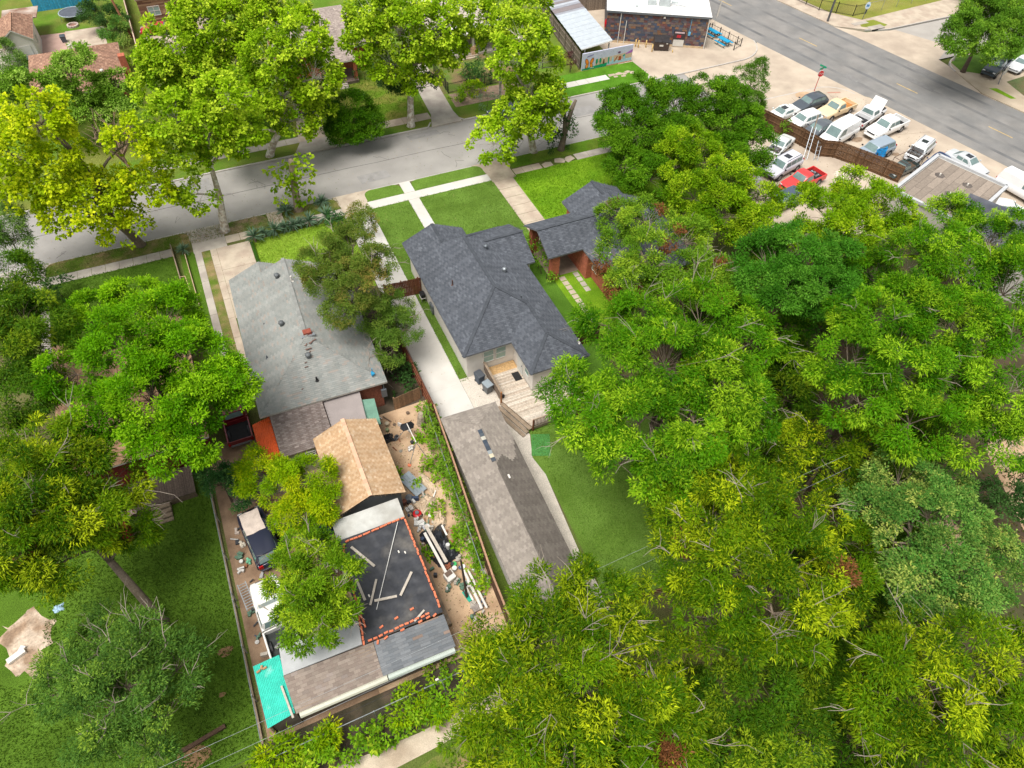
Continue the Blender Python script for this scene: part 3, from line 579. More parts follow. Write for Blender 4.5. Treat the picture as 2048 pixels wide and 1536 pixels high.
# side door bits, maroon vehicle shelter left of it
# ---- rear additions of B
def lean(name, label, quad, palette, wall=None, th=.1, tab=.33, exp=.16, m_deck=None, m_flat=None, cat='shed', base=True, inset=.12):
    t = thing(name, label, cat)
    if m_flat is None: ro = roof(t, [quad], palette, m_deck or m_wood, th=th, tab=tab, exp=exp)
    else: ro = MB().hexa([(p[0], p[1], p[2] - th) for p in quad], quad).build('roof', m_flat, t)
    cx = sum(p[0] for p in quad) / 4; cy = sum(p[1] for p in quad) / 4
    q = [(p[0] + (cx - p[0]) / abs(cx - p[0] + 1e-6) * inset * (1 if abs(cx - p[0]) > .05 else 0), p[1] + (cy - p[1]) / abs(cy - p[1] + 1e-6) * inset, p[2]) for p in quad]
    if base and wall: MB().hexa([(p[0], p[1], -.04) for p in q], [(p[0], p[1], p[2] - th - .004) for p in q]).build('wall', wall, t)
    if base and not wall:
        for p in q: MB().box(p[0] - .05, p[1] - .05, -.05, p[0] + .05, p[1] + .05, p[2] - th - .002).build('post', m_wood, t)
    return t, ro
m_ygreen = mat('sage_wall', S(196, 198, 160), var=.05)
ad, r_ = lean('house_extension', 'rear extension with mauve-brown shingle roof behind the grey-green roof', [(-2.42, 34.4, 3.0), (-2.42, 30.0, 2.7), (.42, 30.0, 2.7), (1.3, 34.3, 3.0)], P_ADD, m_ygreen, tab=.3, exp=.15, cat='extension')
wd = window(ad, (-.55, 30.11, 2.05), .75, .5, 'x', frame=m_white, glass=m_dglass, out=-1, bars=0); MB().box(-1.02, 30.02, 1.68, -.94, 30.1, 2.42).box(-.16, 30.02, 1.68, -.08, 30.1, 2.42).build('red_trim', mat('red_trim', S(150, 50, 44)), wd)
e2, _ = lean('house_extension', 'small strip of extension roof beside the tan gable', [(.42, 30.95, 2.76), (1.28, 30.95, 2.76), (1.3, 34.1, 2.98), (.42, 34.1, 2.98)], P_ADD, m_ygreen, tab=.3, exp=.15, cat='extension')
lean('porch_roof', 'flat mauve-grey rolled roof between the extension and the green strip', [(1.38, 33.8, 2.72), (1.33, 31.15, 2.6), (3.8, 31.05, 2.6), (4.05, 33.6, 2.72)], P_GREY2, None, m_flat=mat('rolled_roof', S(160, 150, 146), var=.08, scale=1, fine=.1), cat='porch')
lean('porch_roof', 'narrow green corrugated roof strip by the sandy yard', [(3.9, 32.95, 2.5), (3.72, 30.6, 2.3), (4.65, 30.45, 2.3), (4.88, 32.7, 2.5)], None, None, m_flat=mat('green_sheet', S(110, 150, 130), rough=.6, var=.15, scale=2), cat='porch')
def corrug(t, quad, m, n=22, th=.03, name='corrugated_sheet'):
    """ridged sheet: quad a-b (eave-ridge edge) c-d"""
    a, b, c, d = [Vector(p) for p in quad]; mb = MB()
    for i in range(n):
        for j in range(2):
            f0, f1 = (i + j * .5) / n, (i + j * .5 + .5) / n; z0, z1 = (0, th) if j == 0 else (th, 0)
            p0, p1 = a.lerp(d, f0) + Vector((0, 0, z0)), a.lerp(d, f1) + Vector((0, 0, z1)); q0, q1 = b.lerp(c, f0) + Vector((0, 0, z0)), b.lerp(c, f1) + Vector((0, 0, z1))
            mb.poly([p0, p1, q1, q0]); mb.poly([p - Vector((0, 0, .02)) for p in (p0, q0, q1, p1)])
    return mb.build(name, m, t)
t = thing('lean_to', 'orange corrugated lean-to roof left of the rear extension', 'lean-to'); corrug(t, [(-3.75, 33.85, 2.35), (-3.72, 30.15, 2.35), (-2.46, 30.2, 2.62), (-2.46, 33.9, 2.62)], mat('orange_sheet', S(232, 96, 40), rough=.45, var=.1, scale=2), 9)
for x, y in [(-3.68, 33.7), (-3.68, 30.3), (-3.68, 32)]: MB().box(x - .05, y - .05, -.05, x + .05, y + .05, 2.32).build('post', m_wood, t)
# tan gable shed
Tn = thing('shed', 'gabled shed with bright tan shingles and a pink ridge', 'shed'); zt = 2.8; rt = 2.8 + 2.25 * .48
roof(Tn, [[(-.1, 24.1, zt), (-.1, 30.65, zt), (2.15, 30.65, rt), (2.15, 24.1, rt)], [(4.4, 24.1, zt), (4.4, 30.65, zt), (2.15, 30.65, rt), (2.15, 24.1, rt)]], P_TAN, mat('shed_fascia', S(130, 120, 110)), ridges=[((2.15, 24.1, rt), (2.15, 30.65, rt))], ridge_col=S(228, 180, 150), tab=.2, exp=.15, jit=.05)
w = MB().box(.15, 24.5, -.05, 4.15, 30.4, 2.72); w.hexa([(.2, 24.5, 2.72), (4.1, 24.5, 2.72), (4.1, 24.7, 2.72), (.2, 24.7, 2.72)], [(2.13, 24.5, 3.62), (2.17, 24.5, 3.62), (2.17, 24.7, 3.62), (2.13, 24.7, 3.62)])
w.build('wall', mat('grey_shed_wall', S(112, 116, 118), var=.1), Tn)
for s_ in (-1, 1): MB().bar((2.15 + s_ * 2.2, 24.12, zt - .06), (2.15, 24.12, rt - .06), .04, .12).build('bargeboard', mat('grey_trim', S(150, 152, 152)), Tn)
# white flat roof + tarp shelter
lean('shelter', 'white-painted flat roof strip between the tan shed and the black tarp', [(-.62, 24.02, 2.62), (3.8, 24.02, 2.62), (3.78, 22.45, 2.6), (-.64, 22.3, 2.6)], None, None, m_flat=mat('white_membrane', S(206, 206, 200), var=.1, scale=1.4, fine=.05, col2=S(180, 178, 170)), cat='shelter')
TP = thing('tarp_roof', 'black tarp roof edged with orange bricks', 'tarp roof')
tp = MB(); nx, ny = 60, 90
def tz(x, y): return 2.67 + .014 * math.sin(x * 3.1 + 1.9 * math.sin(y * 1.3)) * math.sin(y * 2.7 + x) + .007 * abs(math.sin(x * 3.1 + .6 * math.sin(y * 1.7))) ** 12 + .006 * abs(math.sin(y * 1.9 + .5 * math.sin(x * 2.3) + x * .4)) ** 14 + .006 * math.sin(x * 7 + y * 3) + .005 * math.sin(y * 9 + 2 * x)
for j in range(ny + 1):
    for i in range(nx + 1):
        y = 22.5 - (22.5 - 15.65) * j / ny; xl = -.6 - .35 * j / ny; x = xl + (3.8 - xl) * i / nx; tp.v.append((x, y, tz(x, y)))
for j in range(ny):
    for i in range(nx): a = j * (nx + 1) + i; tp.f.append((a, a + 1, a + nx + 2, a + nx + 1)); tp.c.append(None)
tp.build('tarp', mat('black_tarp', S(56, 58, 63), rough=.45, var=.22, scale=1.2, fine=.2, fscale=5, col2=S(104, 100, 94), thr=(.52, .8), spec=.4), TP, smooth=True)
MB().hexa([(-.55, 22.4, 2.45), (3.75, 22.5, 2.45), (3.75, 15.7, 2.45), (-.9, 15.7, 2.45)], [(-.55, 22.4, 2.62), (3.75, 22.5, 2.62), (3.75, 15.7, 2.62), (-.9, 15.7, 2.62)]).build('roof_deck', m_wood, TP)
for x, y in [(-.5, 22.2), (3.6, 22.2), (3.6, 19), (3.6, 16), (-.8, 16), (-.6, 19)]: MB().box(x - .06, y - .06, -.05, x + .06, y + .06, 2.45).build('post', m_wood, TP)
MB().box(3.5, 15.8, -.05, 3.62, 22.3, 2.4).build('side_wall', m_wood, TP)
# bricks lying on the tarp, planks and a pole
m_obrick = mat('orange_brick', S(226, 128, 92), var=.15, scale=6)
bm_ = None; nbk = 0
def brick(x, y, z, a, where='loose inside the bottom edge'):
    global bm_, nbk
    if bm_ is None: o = MB().cbox((0, 0, 0), (.24, .11, .08)).build('brick', m_obrick); bm_ = o
    else: o = bm_.copy(); COL.objects.link(o)
    o.location = (x, y, z); o.rotation_euler = (0, 0, a); nbk += 1
    tag(o, 'orange brick ' + where + ' of the black tarp', 'brick', 'orange bricks along the edges of the black tarp')
def brick_row(p, q, st, where, jit=.03):
    d = Vector(q) - Vector(p); n = int(d.length / st); a = math.atan2(d.y, d.x)
    for i in range(n):
        c = Vector(p) + d * ((i + .5) / n) + Vector((rnd(-jit, jit), rnd(-jit, jit)))
        brick(c.x, c.y, 2.755, a + rnd(-.12, .12), where)
brick_row((-.2, 22.2), (3.72, 22.42), .27, 'in the row along the top edge'); brick_row((3.72, 22.3), (3.74, 15.95), .27, 'in the row along the right edge'); brick_row((-.75, 15.72), (3.1, 15.85), .31, 'in the row along the bottom edge'); brick_row((-.5, 21.4), (-.62, 20.2), .27, 'in the upper row along the left edge'); brick_row((-.25, 22.15), (-.48, 21.45), .26, 'in the short curve at the top left corner'); brick_row((-.72, 17.6), (-.95, 15.6), .27, 'in the lower outer row along the left edge'); brick_row((-.62, 17.4), (-.6, 16.5), .27, 'in the lower inner row along the left edge'); brick_row((-.55, 20.1), (-.68, 17.9), .27, 'along the left edge under the leafy tree')
for x, y, a in [(.3, 15.5, .3), (1.3, 15.55, .1), (2.4, 15.6, .2), (3.3, 15.62, .4), (.25, 16.2, .3), (1.2, 16.35, .2), (2.2, 16.5, .1), (-.2, 15.45, 1.2), (2.9, 15.65, .2)]: brick(x, y, 2.755, a)
for i, (p, q, w_, l_) in enumerate([((.05, 21.75), (1.0, 19.95), .16, 'long plank lying at the top left of the black tarp'), ((-.25, 21.2), (-.45, 19.8), .15, 'short plank near the left brick edge of the black tarp'), ((-.25, 19.6), (-.15, 18.1), .15, 'plank left of the narrow stick on the black tarp'), ((.85, 19.1), (.05, 17.7), .13, 'plank leaning toward the pole on the black tarp'), ((2.95, 18.7), (1.85, 17.55), .15, 'plank near the right brick edge of the black tarp'), ((.35, 17.85), (1.65, 17.6), .15, 'plank lying crosswise at the lower middle of the black tarp'), ((2.1, 15.75), (2.85, 16.15), .12, 'short plank across the bottom brick row of the tarp')]):
    tag(MB().bar((*p, 2.76), (*q, 2.76), w_, .045).build('plank', mat('pale_plank', S(196, 186, 172), var=.12, scale=5)), l_, 'plank', 'planks lying on the black tarp')
tag(MB().bar((3.25, 22.25, 2.80), (.3, 17.3, 2.74), .04, .03).build('batten', mat('white_batten', S(220, 218, 212))), 'thin white batten running diagonally across the black tarp', 'batten')
for x, y, l_ in [(2.65, 20.3, 'larger'), (3.0, 20.1, 'smaller'), (.15, 18.3, 'lone left')]: tag(MB().cbox((x, y, 2.71), (.08, .17, .03), .1).build('scrap', m_white), l_ + ' white scrap on the black tarp', 'scrap', 'white scraps on the black tarp')
# long bottom shed: silver, brown and grey-blue stretches
LS = thing('long_shed', 'long low shed at the alley with silver, brown and grey-blue shingle roof', 'shed')
MB().hexa([(-5.4, 17.4, 2.5), (-.85, 17.3, 2.5), (-1.05, 15.72, 2.6), (-5.48, 15.8, 2.6)], [(-5.4, 17.4, 2.58), (-.85, 17.3, 2.58), (-1.05, 15.72, 2.68), (-5.48, 15.8, 2.68)]).build('silver_roof', mat('silver_coating', S(186, 188, 188), rough=.5, var=.1, scale=1.5, fine=.06), LS)
roof(LS, [[(-5.5, 15.78, 2.66), (-5.36, 13.7, 2.3), (-.5, 13.68, 2.3), (-.45, 15.6, 2.66)]], P_SHED, m_wood, tab=.36, exp=.19, jit=.1, name='brown_roof')
def gb(ce, c): return c
roof(LS, [[(-.42, 15.6, 2.66), (-.5, 13.68, 2.3), (3.8, 13.6, 2.3), (3.8, 15.5, 2.66)]], P_GBLUE, m_wood, tab=.6, exp=.17, jit=.08, name='grey_blue_roof')
w = MB().hexa([(-5.3, 17.2, -.05), (-5.3, 13.95, -.05), (3.6, 13.85, -.05), (3.6, 15.4, -.05), (-1, 15.4, -.05), (-.9, 17.1, -.05)], [(-5.3, 17.2, 2.48), (-5.3, 13.95, 2.18), (3.6, 13.85, 2.18), (3.6, 15.4, 2.48), (-1, 15.4, 2.5), (-.9, 17.1, 2.48)]); w.build('wall', mat('dark_boards', S(104, 92, 82), var=.2, scale=3), LS)
gt = MB().tube([(-5.2, 13.62, 2.12), (-.3, 13.58, 2.12)], .20, 8).build('gutter_board', mat('cream_metal', S(206, 204, 186), rough=.5, var=.06), LS); MB().tube([(-.25, 13.58, 2.12), (3.7, 13.5, 2.12)], .19, 8).build('gutter_board', mat('pale_green_metal', S(190, 200, 190), rough=.5, var=.06), LS)
t = thing('lean_to', 'turquoise corrugated roof at the end of the long shed', 'lean-to'); corrug(t, [(-7.0, 17.15, 2.2), (-6.95, 13.65, 2.05), (-5.42, 13.8, 2.2), (-5.5, 17.15, 2.35)], mat('turquoise_sheet', S(70, 206, 184), rough=.45, var=.1, scale=2, col2=S(150, 220, 208), thr=(.6, .72)), 17)
for x, y in [(-6.9, 17), (-6.85, 13.8), (-5.55, 13.9), (-5.6, 17)]: MB().box(x - .05, y - .05, -.05, x + .05, y + .05, 2.05).build('post', m_wood, t)
MB().box(-6.85, 13.84, -.05, -5.4, 13.9, 2.0).build('wall', mat('old_fence', S(112, 100, 90), var=.2, scale=3), t)
tag(MB().bar((-5.75, 15.4, 2.42), (-5.55, 13.55, 2.3), .11, .05).build('plank', mat('pale_plank', S(196, 186, 172))), 'plank lying on the turquoise corrugated roof', 'plank')
for i, (x, y, a) in enumerate([(-6.75, 16.7, .3), (-6.55, 16.85, 1.3), (-6.4, 16.75, .1)]): tag(MB().cbox((x, y, 2.34), (.22, .11, .09), a).build('brick', mat('brown_brick_stone', S(176, 136, 100))), ['leftmost', 'uppermost', 'rightmost'][i] + ' of three brown bricks on the turquoise roof', 'brick', 'bricks on the turquoise roof')
tag(MB().bar((3.95, 22.3, 0.3), (4.1, 15.6, .25), .3, .5).build('wood_pile', m_wood), 'row of old boards leaning along the right side of the tarp roof', 'wood pile')

# ---- D: brick house with carport
Dh = thing('house', 'brick house with dark shingle roof and a brick-pillared carport', 'house')
zd = 3.0; rd = zd + 2.5 * .5
pD = [[(23.3, 46.3, zd), (30.0, 46.3, zd), (30.0, 43.8, rd), (23.3, 43.8, rd)], [(23.3, 41.3, zd), (30.0, 41.3, zd), (30.0, 43.8, rd), (23.3, 43.8, rd)]]
zh = zd + 3.0 * .5; zq = zd + 4.6 * .45
pD += [[(28.1, 48.2, zd), (31.1, 48.2, zh), (31.1, 43.0, zh), (28.1, 43.0, zd)], [(34.1, 48.2, zd), (31.1, 48.2, zh), (31.1, 43.0, zh), (34.1, 43.0, zd)],
       [(26.7, 36.0, zd), (26.7, 45.5, zd), (31.3, 45.5, zq), (31.3, 40.0, zq)], [(35.9, 36.0, zd), (35.9, 45.5, zd), (31.3, 45.5, zq), (31.3, 40.0, zq)], [(26.7, 36.0, zd), (35.9, 36.0, zd), (31.3, 40.0, zq)]]
rD = roof(Dh, pD, P_DARK, mat('dark_fascia', S(120, 122, 124)), ridges=[((23.3, 43.8, rd), (29.6, 43.8, rd)), ((31.1, 48.2, zh), (31.1, 43.5, zh)), ((31.3, 45.4, zq), (31.3, 40, zq))], ridge_col=S(80, 84, 90), tab=.30, exp=.15, jit=.06)
w = MB().box(27.5, 36.4, -.05, 35.5, 45.3, 2.88); w.box(28.5, 45.3, -.05, 33.7, 47.8, 2.88); w.build('wall', m_brick, Dh)
for x, y in [(24.3, 41.8), (24.3, 46.0)]: MB().box(x - .45, y - .3, -.05, x + .3, y + .3, 2.85).build('carport_pillar', m_brick, Dh)
MB().box(26.9, 40.6, -.05, 27.48, 46, 2.85).build('carport_wall', m_brick, Dh)
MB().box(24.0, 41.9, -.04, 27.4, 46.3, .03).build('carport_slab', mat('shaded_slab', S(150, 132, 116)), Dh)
window(Dh, (28.0 - .5, 40.2, 1.6), .9, 1.2, 'y', out=-1)
pipe(rD, (28.0, 39.0, zd + .6), .4, .06, m_white)
walk('stepping_slab_path', 24.75, 25.3, 35.4, 41.7, 10, m_pink, 'y', gap=.06, jitter=.01); walk('stepping_slab_path', 26.2, 26.7, 39.0, 42.5, 5, m_conc, 'y', gap=.06)

# ---- car lot building: flat grey roof with parapet, and the black roof in front
K = thing('workshop', 'flat-roofed workshop with patched grey-brown roof felt beside the cross street', 'workshop')
ka = [(67.0, 39.6), (69.1, 33.1), (64.8, 27.0), (58.9, 30.5), (59.0, 37.9)]
ka = [(67.0, 39.7), (69.2, 33.0), (60.5, 29.6), (58.2, 36.8)]
MB().prism(ka, -.05, 3.7).build('wall', mat('cream_wall', S(206, 200, 190), var=.05), K)
KX = Vector((ka[3][0] - ka[0][0], ka[3][1] - ka[0][1])); KY = Vector((ka[1][0] - ka[0][0], ka[1][1] - ka[0][1]))
def kp(u, v, z): q = Vector(ka[0]) + KX * u + KY * v; return (q.x, q.y, z)
MB().hexa([kp(.03, .03, 3.5), kp(.03, .97, 3.5), kp(.97, .97, 3.5), kp(.97, .03, 3.5)], [kp(.03, .03, 3.72), kp(.03, .97, 3.72), kp(.97, .97, 3.72), kp(.97, .03, 3.72)]).build('roof', mat('felt_bed', S(120, 110, 100)), K)
m_felt = mat_attr('roof_felt', fine=.12, fscale=6)
for i in range(9):
    for j in range(3):
        u0, u1 = .04 + .92 * j / 3 + (.1 if i % 2 and j else 0), .04 + .92 * (j + 1) / 3 + (.1 if i % 2 and j < 2 else 0); v0, v1 = .04 + .92 * i / 9, .04 + .92 * (i + 1) / 9
        b = MB(); b.cc = jt(S(156, 143, 130), .82, 1.12); b.hexa([kp(u0, v0 + .003, 3.72), kp(u0, v1 - .003, 3.72), kp(u1 - .004, v1 - .003, 3.72), kp(u1 - .004, v0 + .003, 3.72)], [kp(u0, v0 + .003, 3.735), kp(u0, v1 - .003, 3.735), kp(u1 - .004, v1 - .003, 3.735), kp(u1 - .004, v0 + .003, 3.735)]).build('felt_strip', m_felt, K)
for a, b in [((0, 0), (0, 1)), ((0, 0), (1, 0)), ((1, 0), (1, 1)), ((0, 1), (1, 1))]: MB().bar(kp(*a, 3.82), kp(*b, 3.82), .32, .28).build('parapet', mat('grey_coping', S(196, 198, 200), var=.08), K)
for u, v in [(.35, .25), (.3, .62), (.6, .55), (.75, .8)]: MB().disc(kp(u, v, 3.736), .5, 7, .01).build('roof_patch', mat('tar_patch', S(104, 96, 90), var=.2), K); MB().tube([kp(u, v, 3.74), kp(u, v, 3.95)], .08, 8).build('vent_pipe', m_white, K)
MB().bar(kp(0, 1.005, 3.45), kp(1, 1.005, 3.45), .03, .1).build('red_stripe', mat('red_paint', S(190, 40, 40)), K)
K2 = thing('workshop', 'dark rolled-roof building in front of the patched workshop roof', 'workshop')
kb_ = [(63.8, 33.0), (67.3, 25.2), (61.6, 22.0), (57.6, 30.2)]
MB().prism([(p[0] * .97 + 62.5 * .03, p[1] * .97 + 28 * .03) for p in kb_], -.05, 4.2).build('wall', mat('cream_wall', S(206, 200, 190)), K2); MB().prism(kb_, 4.2, 4.45).build('roof', mat('black_membrane', S(78, 82, 90), rough=.6, var=.25, scale=.6, col2=S(106, 106, 112)), K2)

# ---- shop: slate-tiled wall and white flat roof
Sh = thing('shop', 'corner shop with multicoloured slate tile wall and white flat roof', 'shop')
s0 = Vector((51.6, 81.5)); s1 = Vector((63.05, 75.0)); sd = (s1 - s0).normalized(); sn = Vector((-sd.y, sd.x)); sl = (s1 - s0).length
if sn.y < 0: sn = -sn
sp_ = lambda u, v, z: tuple(s0 + sd * u + sn * v) + (z,)
MB().hexa([sp_(0, 0, -.05), sp_(sl, 0, -.05), sp_(sl, 14, -.05), sp_(0, 14, -.05)], [sp_(0, 0, 4), sp_(sl, 0, 4), sp_(sl, 14, 4), sp_(0, 14, 4)]).build('wall', mat('slate_bed', S(110, 104, 104)), Sh)
MB().hexa([sp_(-.15, -.25, 4), sp_(sl + .3, -.25, 4), sp_(sl + .3, 14.2, 4), sp_(-.15, 14.2, 4)], [sp_(-.15, -.25, 4.12), sp_(sl + .3, -.25, 4.12), sp_(sl + .3, 14.2, 4.12), sp_(-.15, 14.2, 4.12)]).build('roof', mat('white_roof', S(240, 238, 234), var=.04), Sh)
MB().hexa([sp_(-.15, -.28, 3.86), sp_(sl + .3, -.28, 3.86), sp_(sl + .3, -.25, 3.86), sp_(-.15, -.25, 3.86)], [sp_(-.15, -.28, 4.1), sp_(sl + .3, -.28, 4.1), sp_(sl + .3, -.25, 4.1), sp_(-.15, -.25, 4.1)]).build('gutter', m_grey, Sh)
b = MB(); SL = pal((108, 104, 110), (126, 108, 100), (150, 112, 86), (92, 92, 100), (116, 96, 100), (136, 120, 108), (86, 94, 112), (120, 84, 80))
for r in range(13):
    z0 = .25 + r * .285; u = -(r % 2) * .25
    while u < sl:
        uu = max(0, u); wl_ = random.choice([.3, .45, .45, .6]); ue = min(sl, u + wl_)
        if ue - uu > .05:
            b.cc = jt(random.choice(SL), .85, 1.15); t_ = rnd(.02, .05)
            b.hexa([sp_(uu + .01, -t_, z0), sp_(ue - .01, -t_, z0), sp_(ue - .01, 0, z0), sp_(uu + .01, 0, z0)], [sp_(uu + .01, -t_, z0 + .27), sp_(ue - .01, -t_, z0 + .27), sp_(ue - .01, 0, z0 + .27), sp_(uu + .01, 0, z0 + .27)])
        u = ue + .0
b.build('slate_tiling', m_tab, Sh)['kind'] = 'stuff'
def spbox(u0, u1, v0, v1, z0, z1): return MB().hexa([sp_(u0, v0, z0), sp_(u1, v0, z0), sp_(u1, v1, z0), sp_(u0, v1, z0)], [sp_(u0, v0, z1), sp_(u1, v0, z1), sp_(u1, v1, z1), sp_(u0, v1, z1)])
spbox(0, sl, -.09, -.002, 0, .25).build('plinth', mat('tan_plinth', S(212, 186, 150)), Sh)
for u in (1.75, 2.55, sl + .05): spbox(u, u + .09, -.16, -.055, 0, 3.9 if u != 2.55 else 2.9).build('downpipe', m_fascia, Sh)
dr = spbox(9.1, 10.5, -.14, -.055, .1, 1.0).build('door_panel', m_fascia, Sh); pw = spbox(9.0, 10.55, -.16, -.055, 1.0, 2.05).build('window', mat('dark_shop_glass', S(70, 60, 62), rough=.2), Sh)
spbox(9.15, 10.4, -.175, -.16, 1.8, 1.98).build('sign_strip', mat('sign_white', S(226, 200, 204)), pw); spbox(9.45, 10.0, -.175, -.16, 1.25, 1.6).build('neon_sign', mat('neon_red', S(196, 50, 60)), pw)
spbox(10.95, 11.0, -.12, -.06, 2.0, 3.7).build('conduit', mat('light_blue', S(110, 180, 214)), Sh); spbox(10.85, 11.15, -.2, -.06, 1.6, 2.05).build('meter_box', mat('light_blue', S(110, 180, 214)), Sh); spbox(7.3, 7.55, -.2, -.055, 3.55, 3.75).build('lamp', m_white, Sh)
for u, v, du, dv, h in [(5.2, 2.2, 1.1, .7, .6), (6.7, 2.0, 1.4, .9, .9), (3.2, 4, .8, .8, .5), (3.6, 1.3, .3, .3, .2), (8.4, 3.2, .8, .4, .2)]:
    spbox(u, u + du, v, v + dv, 4.12, 4.12 + h).build('roof_unit', mat('pale_unit', S(196, 204, 204), var=.1), Sh)
MB().tube([sp_(8, 2.7, 4.3), sp_(10.2, 2.3, 4.25)], .05, 6).build('roof_pipe', m_galv, Sh)

# ---- carport with metal roof, its fences and the mural wall
Cp = thing('carport', 'long carport with pale corrugated metal roof behind the mural wall', 'carport')
cq = [(44.85, 75.9, 2.5), (47.0, 91.6, 2.5), (51.2, 91.3, 2.9), (49.35, 76.0, 2.9)]
def strip_quad(q, f0, f1): a, b, c, d = [Vector(p) for p in q]; return [a.lerp(b, f0), a.lerp(b, f1), d.lerp(c, f1), d.lerp(c, f0)]
n_ = 26
for i in range(n_):
    q = strip_quad(cq, i / n_, (i + 1) / n_); zz = .03 if i % 2 else 0
    c = S(206, 214, 220) if i < 16 else random.choice([S(200, 205, 212), S(150, 140, 140), S(170, 172, 180)])
    MB().hexa([(p[0], p[1], p[2] - .03 + zz) for p in q], [(p[0], p[1], p[2] + zz) for p in q]).build('metal_sheet', mat('sheet_%d' % (i if i >= 16 else 0), c, rough=.4, var=.08, metal=.2), Cp)
for x, y in [(45.6, 76.2), (49.1, 76.3), (50.2, 84), (51, 91)]: MB().box(x - .06, y - .06, -.05, x + .06, y + .06, 2.45).build('post', m_fascia, Cp)
MB().bar((44.9, 75.88, 2.42), (49.35, 75.98, 2.8), .06, .1).build('front_beam', m_fascia, Cp)
Mu = thing('mural_wall', 'low painted wall with butterfly, trees and playground mural', 'mural')
mx0, mx1, my = 44.9, 52.2, 75.35
MB().box(mx0, my, -.05, mx1, my + .16, 2.15).build('wall_panel', mat('mural_sky', S(204, 206, 226), var=.05, scale=2), Mu)
def mpoly(name, pts, c, lvl=1): MB().hexa([(mx0 + p[0], my - .006 * lvl, p[1]) for p in pts], [(mx0 + p[0], my - .006 * (lvl - 1) - .0005, p[1]) for p in pts]).build(name, mat('mural_%d_%d_%d' % c, S(*c), var=.12, scale=6), Mu)
mpoly('painted_ground', [(1.9, .35), (7.25, .5), (7.25, 1.35), (4.5, 1.2), (1.9, 1.15)], (214, 186, 160)); mpoly('painted_path', [(3.6, .02), (7.25, .02), (7.25, .55), (3.6, .5)], (184, 214, 232), 2); mpoly('painted_edge', [(3.6, .01), (7.28, .01), (7.28, .14), (3.6, .14)], (216, 160, 130), 3)
mpoly('painted_grass', [(.05, .02), (3.6, .02), (3.65, .5), (2.6, .42), (1.3, .32), (.05, .2)], (24, 160, 110), 3); mpoly('painted_hill', [(6.2, 1.15), (7.25, 1.6), (7.25, 1.2), (6.4, 1.1)], (176, 110, 190), 2)
def blob(cx, cz, rx, rz, a, n=10): return [(cx + rx * math.cos(t) * math.cos(a) - rz * math.sin(t) * math.sin(a), cz + rx * math.cos(t) * math.sin(a) + rz * math.sin(t) * math.cos(a)) for t in [2 * math.pi * i / n for i in range(n)]]
for cx, s_ in ((.72, -1), (1.32, 1)):
    c0 = (1.02 - .3 * -s_ * -1 if 0 else cx)
    mpoly('painted_wing', blob(cx + .05 * s_, 1.05, .24, .46, -s_ * .45), (40, 34, 40), 4); mpoly('painted_wing', blob(cx + .05 * s_, 1.06, .19, .38, -s_ * .45), (240, 140, 46), 5)
    mpoly('painted_wing', blob(cx + .02 * s_, .52, .22, .36, s_ * .35), (40, 34, 40), 4); mpoly('painted_wing', blob(cx + .02 * s_, .53, .17, .29, s_ * .35), (246, 156, 60), 5)
for cx in (2.1, 2.62): mpoly('painted_tree', blob(cx, .9, .16, .34, 0), (20, 150, 108), 4); mpoly('painted_trunk', [(cx - .03, .4), (cx + .03, .4), (cx + .03, .62), (cx - .03, .62)], (110, 140, 90), 4)
mpoly('painted_lighthouse', [(3.0, .4), (3.25, .4), (3.2, 1.0), (3.05, 1.0)], (104, 66, 48), 4); mpoly('painted_lamp', blob(3.12, 1.12, .12, .12, 0), (236, 220, 204), 4)
mpoly('painted_stream', [(3.75, .3), (3.95, .3), (3.9, 1.2), (3.7, 1.1)], (30, 160, 130), 4); mpoly('painted_fall', [(4.3, .3), (4.6, .35), (4.5, 1.1), (4.35, 1.1)], (170, 214, 232), 4)
mpoly('painted_slide', [(4.6, .4), (4.75, .4), (5.15, 1.0), (5.0, 1.05)], (170, 96, 60), 4); mpoly('painted_tower', [(5.25, .45), (5.7, .45), (5.65, 1.0), (5.3, 1.0)], (180, 92, 60), 4); mpoly('painted_roof', blob(5.3, 1.5, .22, .13, 0), (110, 70, 104), 4)
mpoly('painted_palm', blob(6.05, 1.0, .2, .12, .3), (30, 160, 140), 4); mpoly('painted_pond', [(5.95, .5), (6.3, .5), (6.25, .9), (6.0, .9)], (160, 206, 230), 4)
for i in range(7): mpoly('painted_lettering', [(.65 + i * .13, 1.62 + .025 * i), (.74 + i * .13, 1.62 + .025 * i), (.74 + i * .13, 1.74 + .025 * i), (.65 + i * .13, 1.74 + .025 * i)], (96, 84, 160), 4)
for i in range(16): x, z_ = rnd(2.0, 7.0), rnd(1.5, 2.05); mpoly('painted_bird', [(x, z_), (x + .07, z_ + .01), (x + .03, z_ + .05)], (96, 104, 140), 4)
for i in range(6): mpoly('painted_flower_text', [(1.2 + i * .1, .16), (1.26 + i * .1, .16), (1.26 + i * .1, .26), (1.2 + i * .1, .26)], (226, 236, 226), 5)

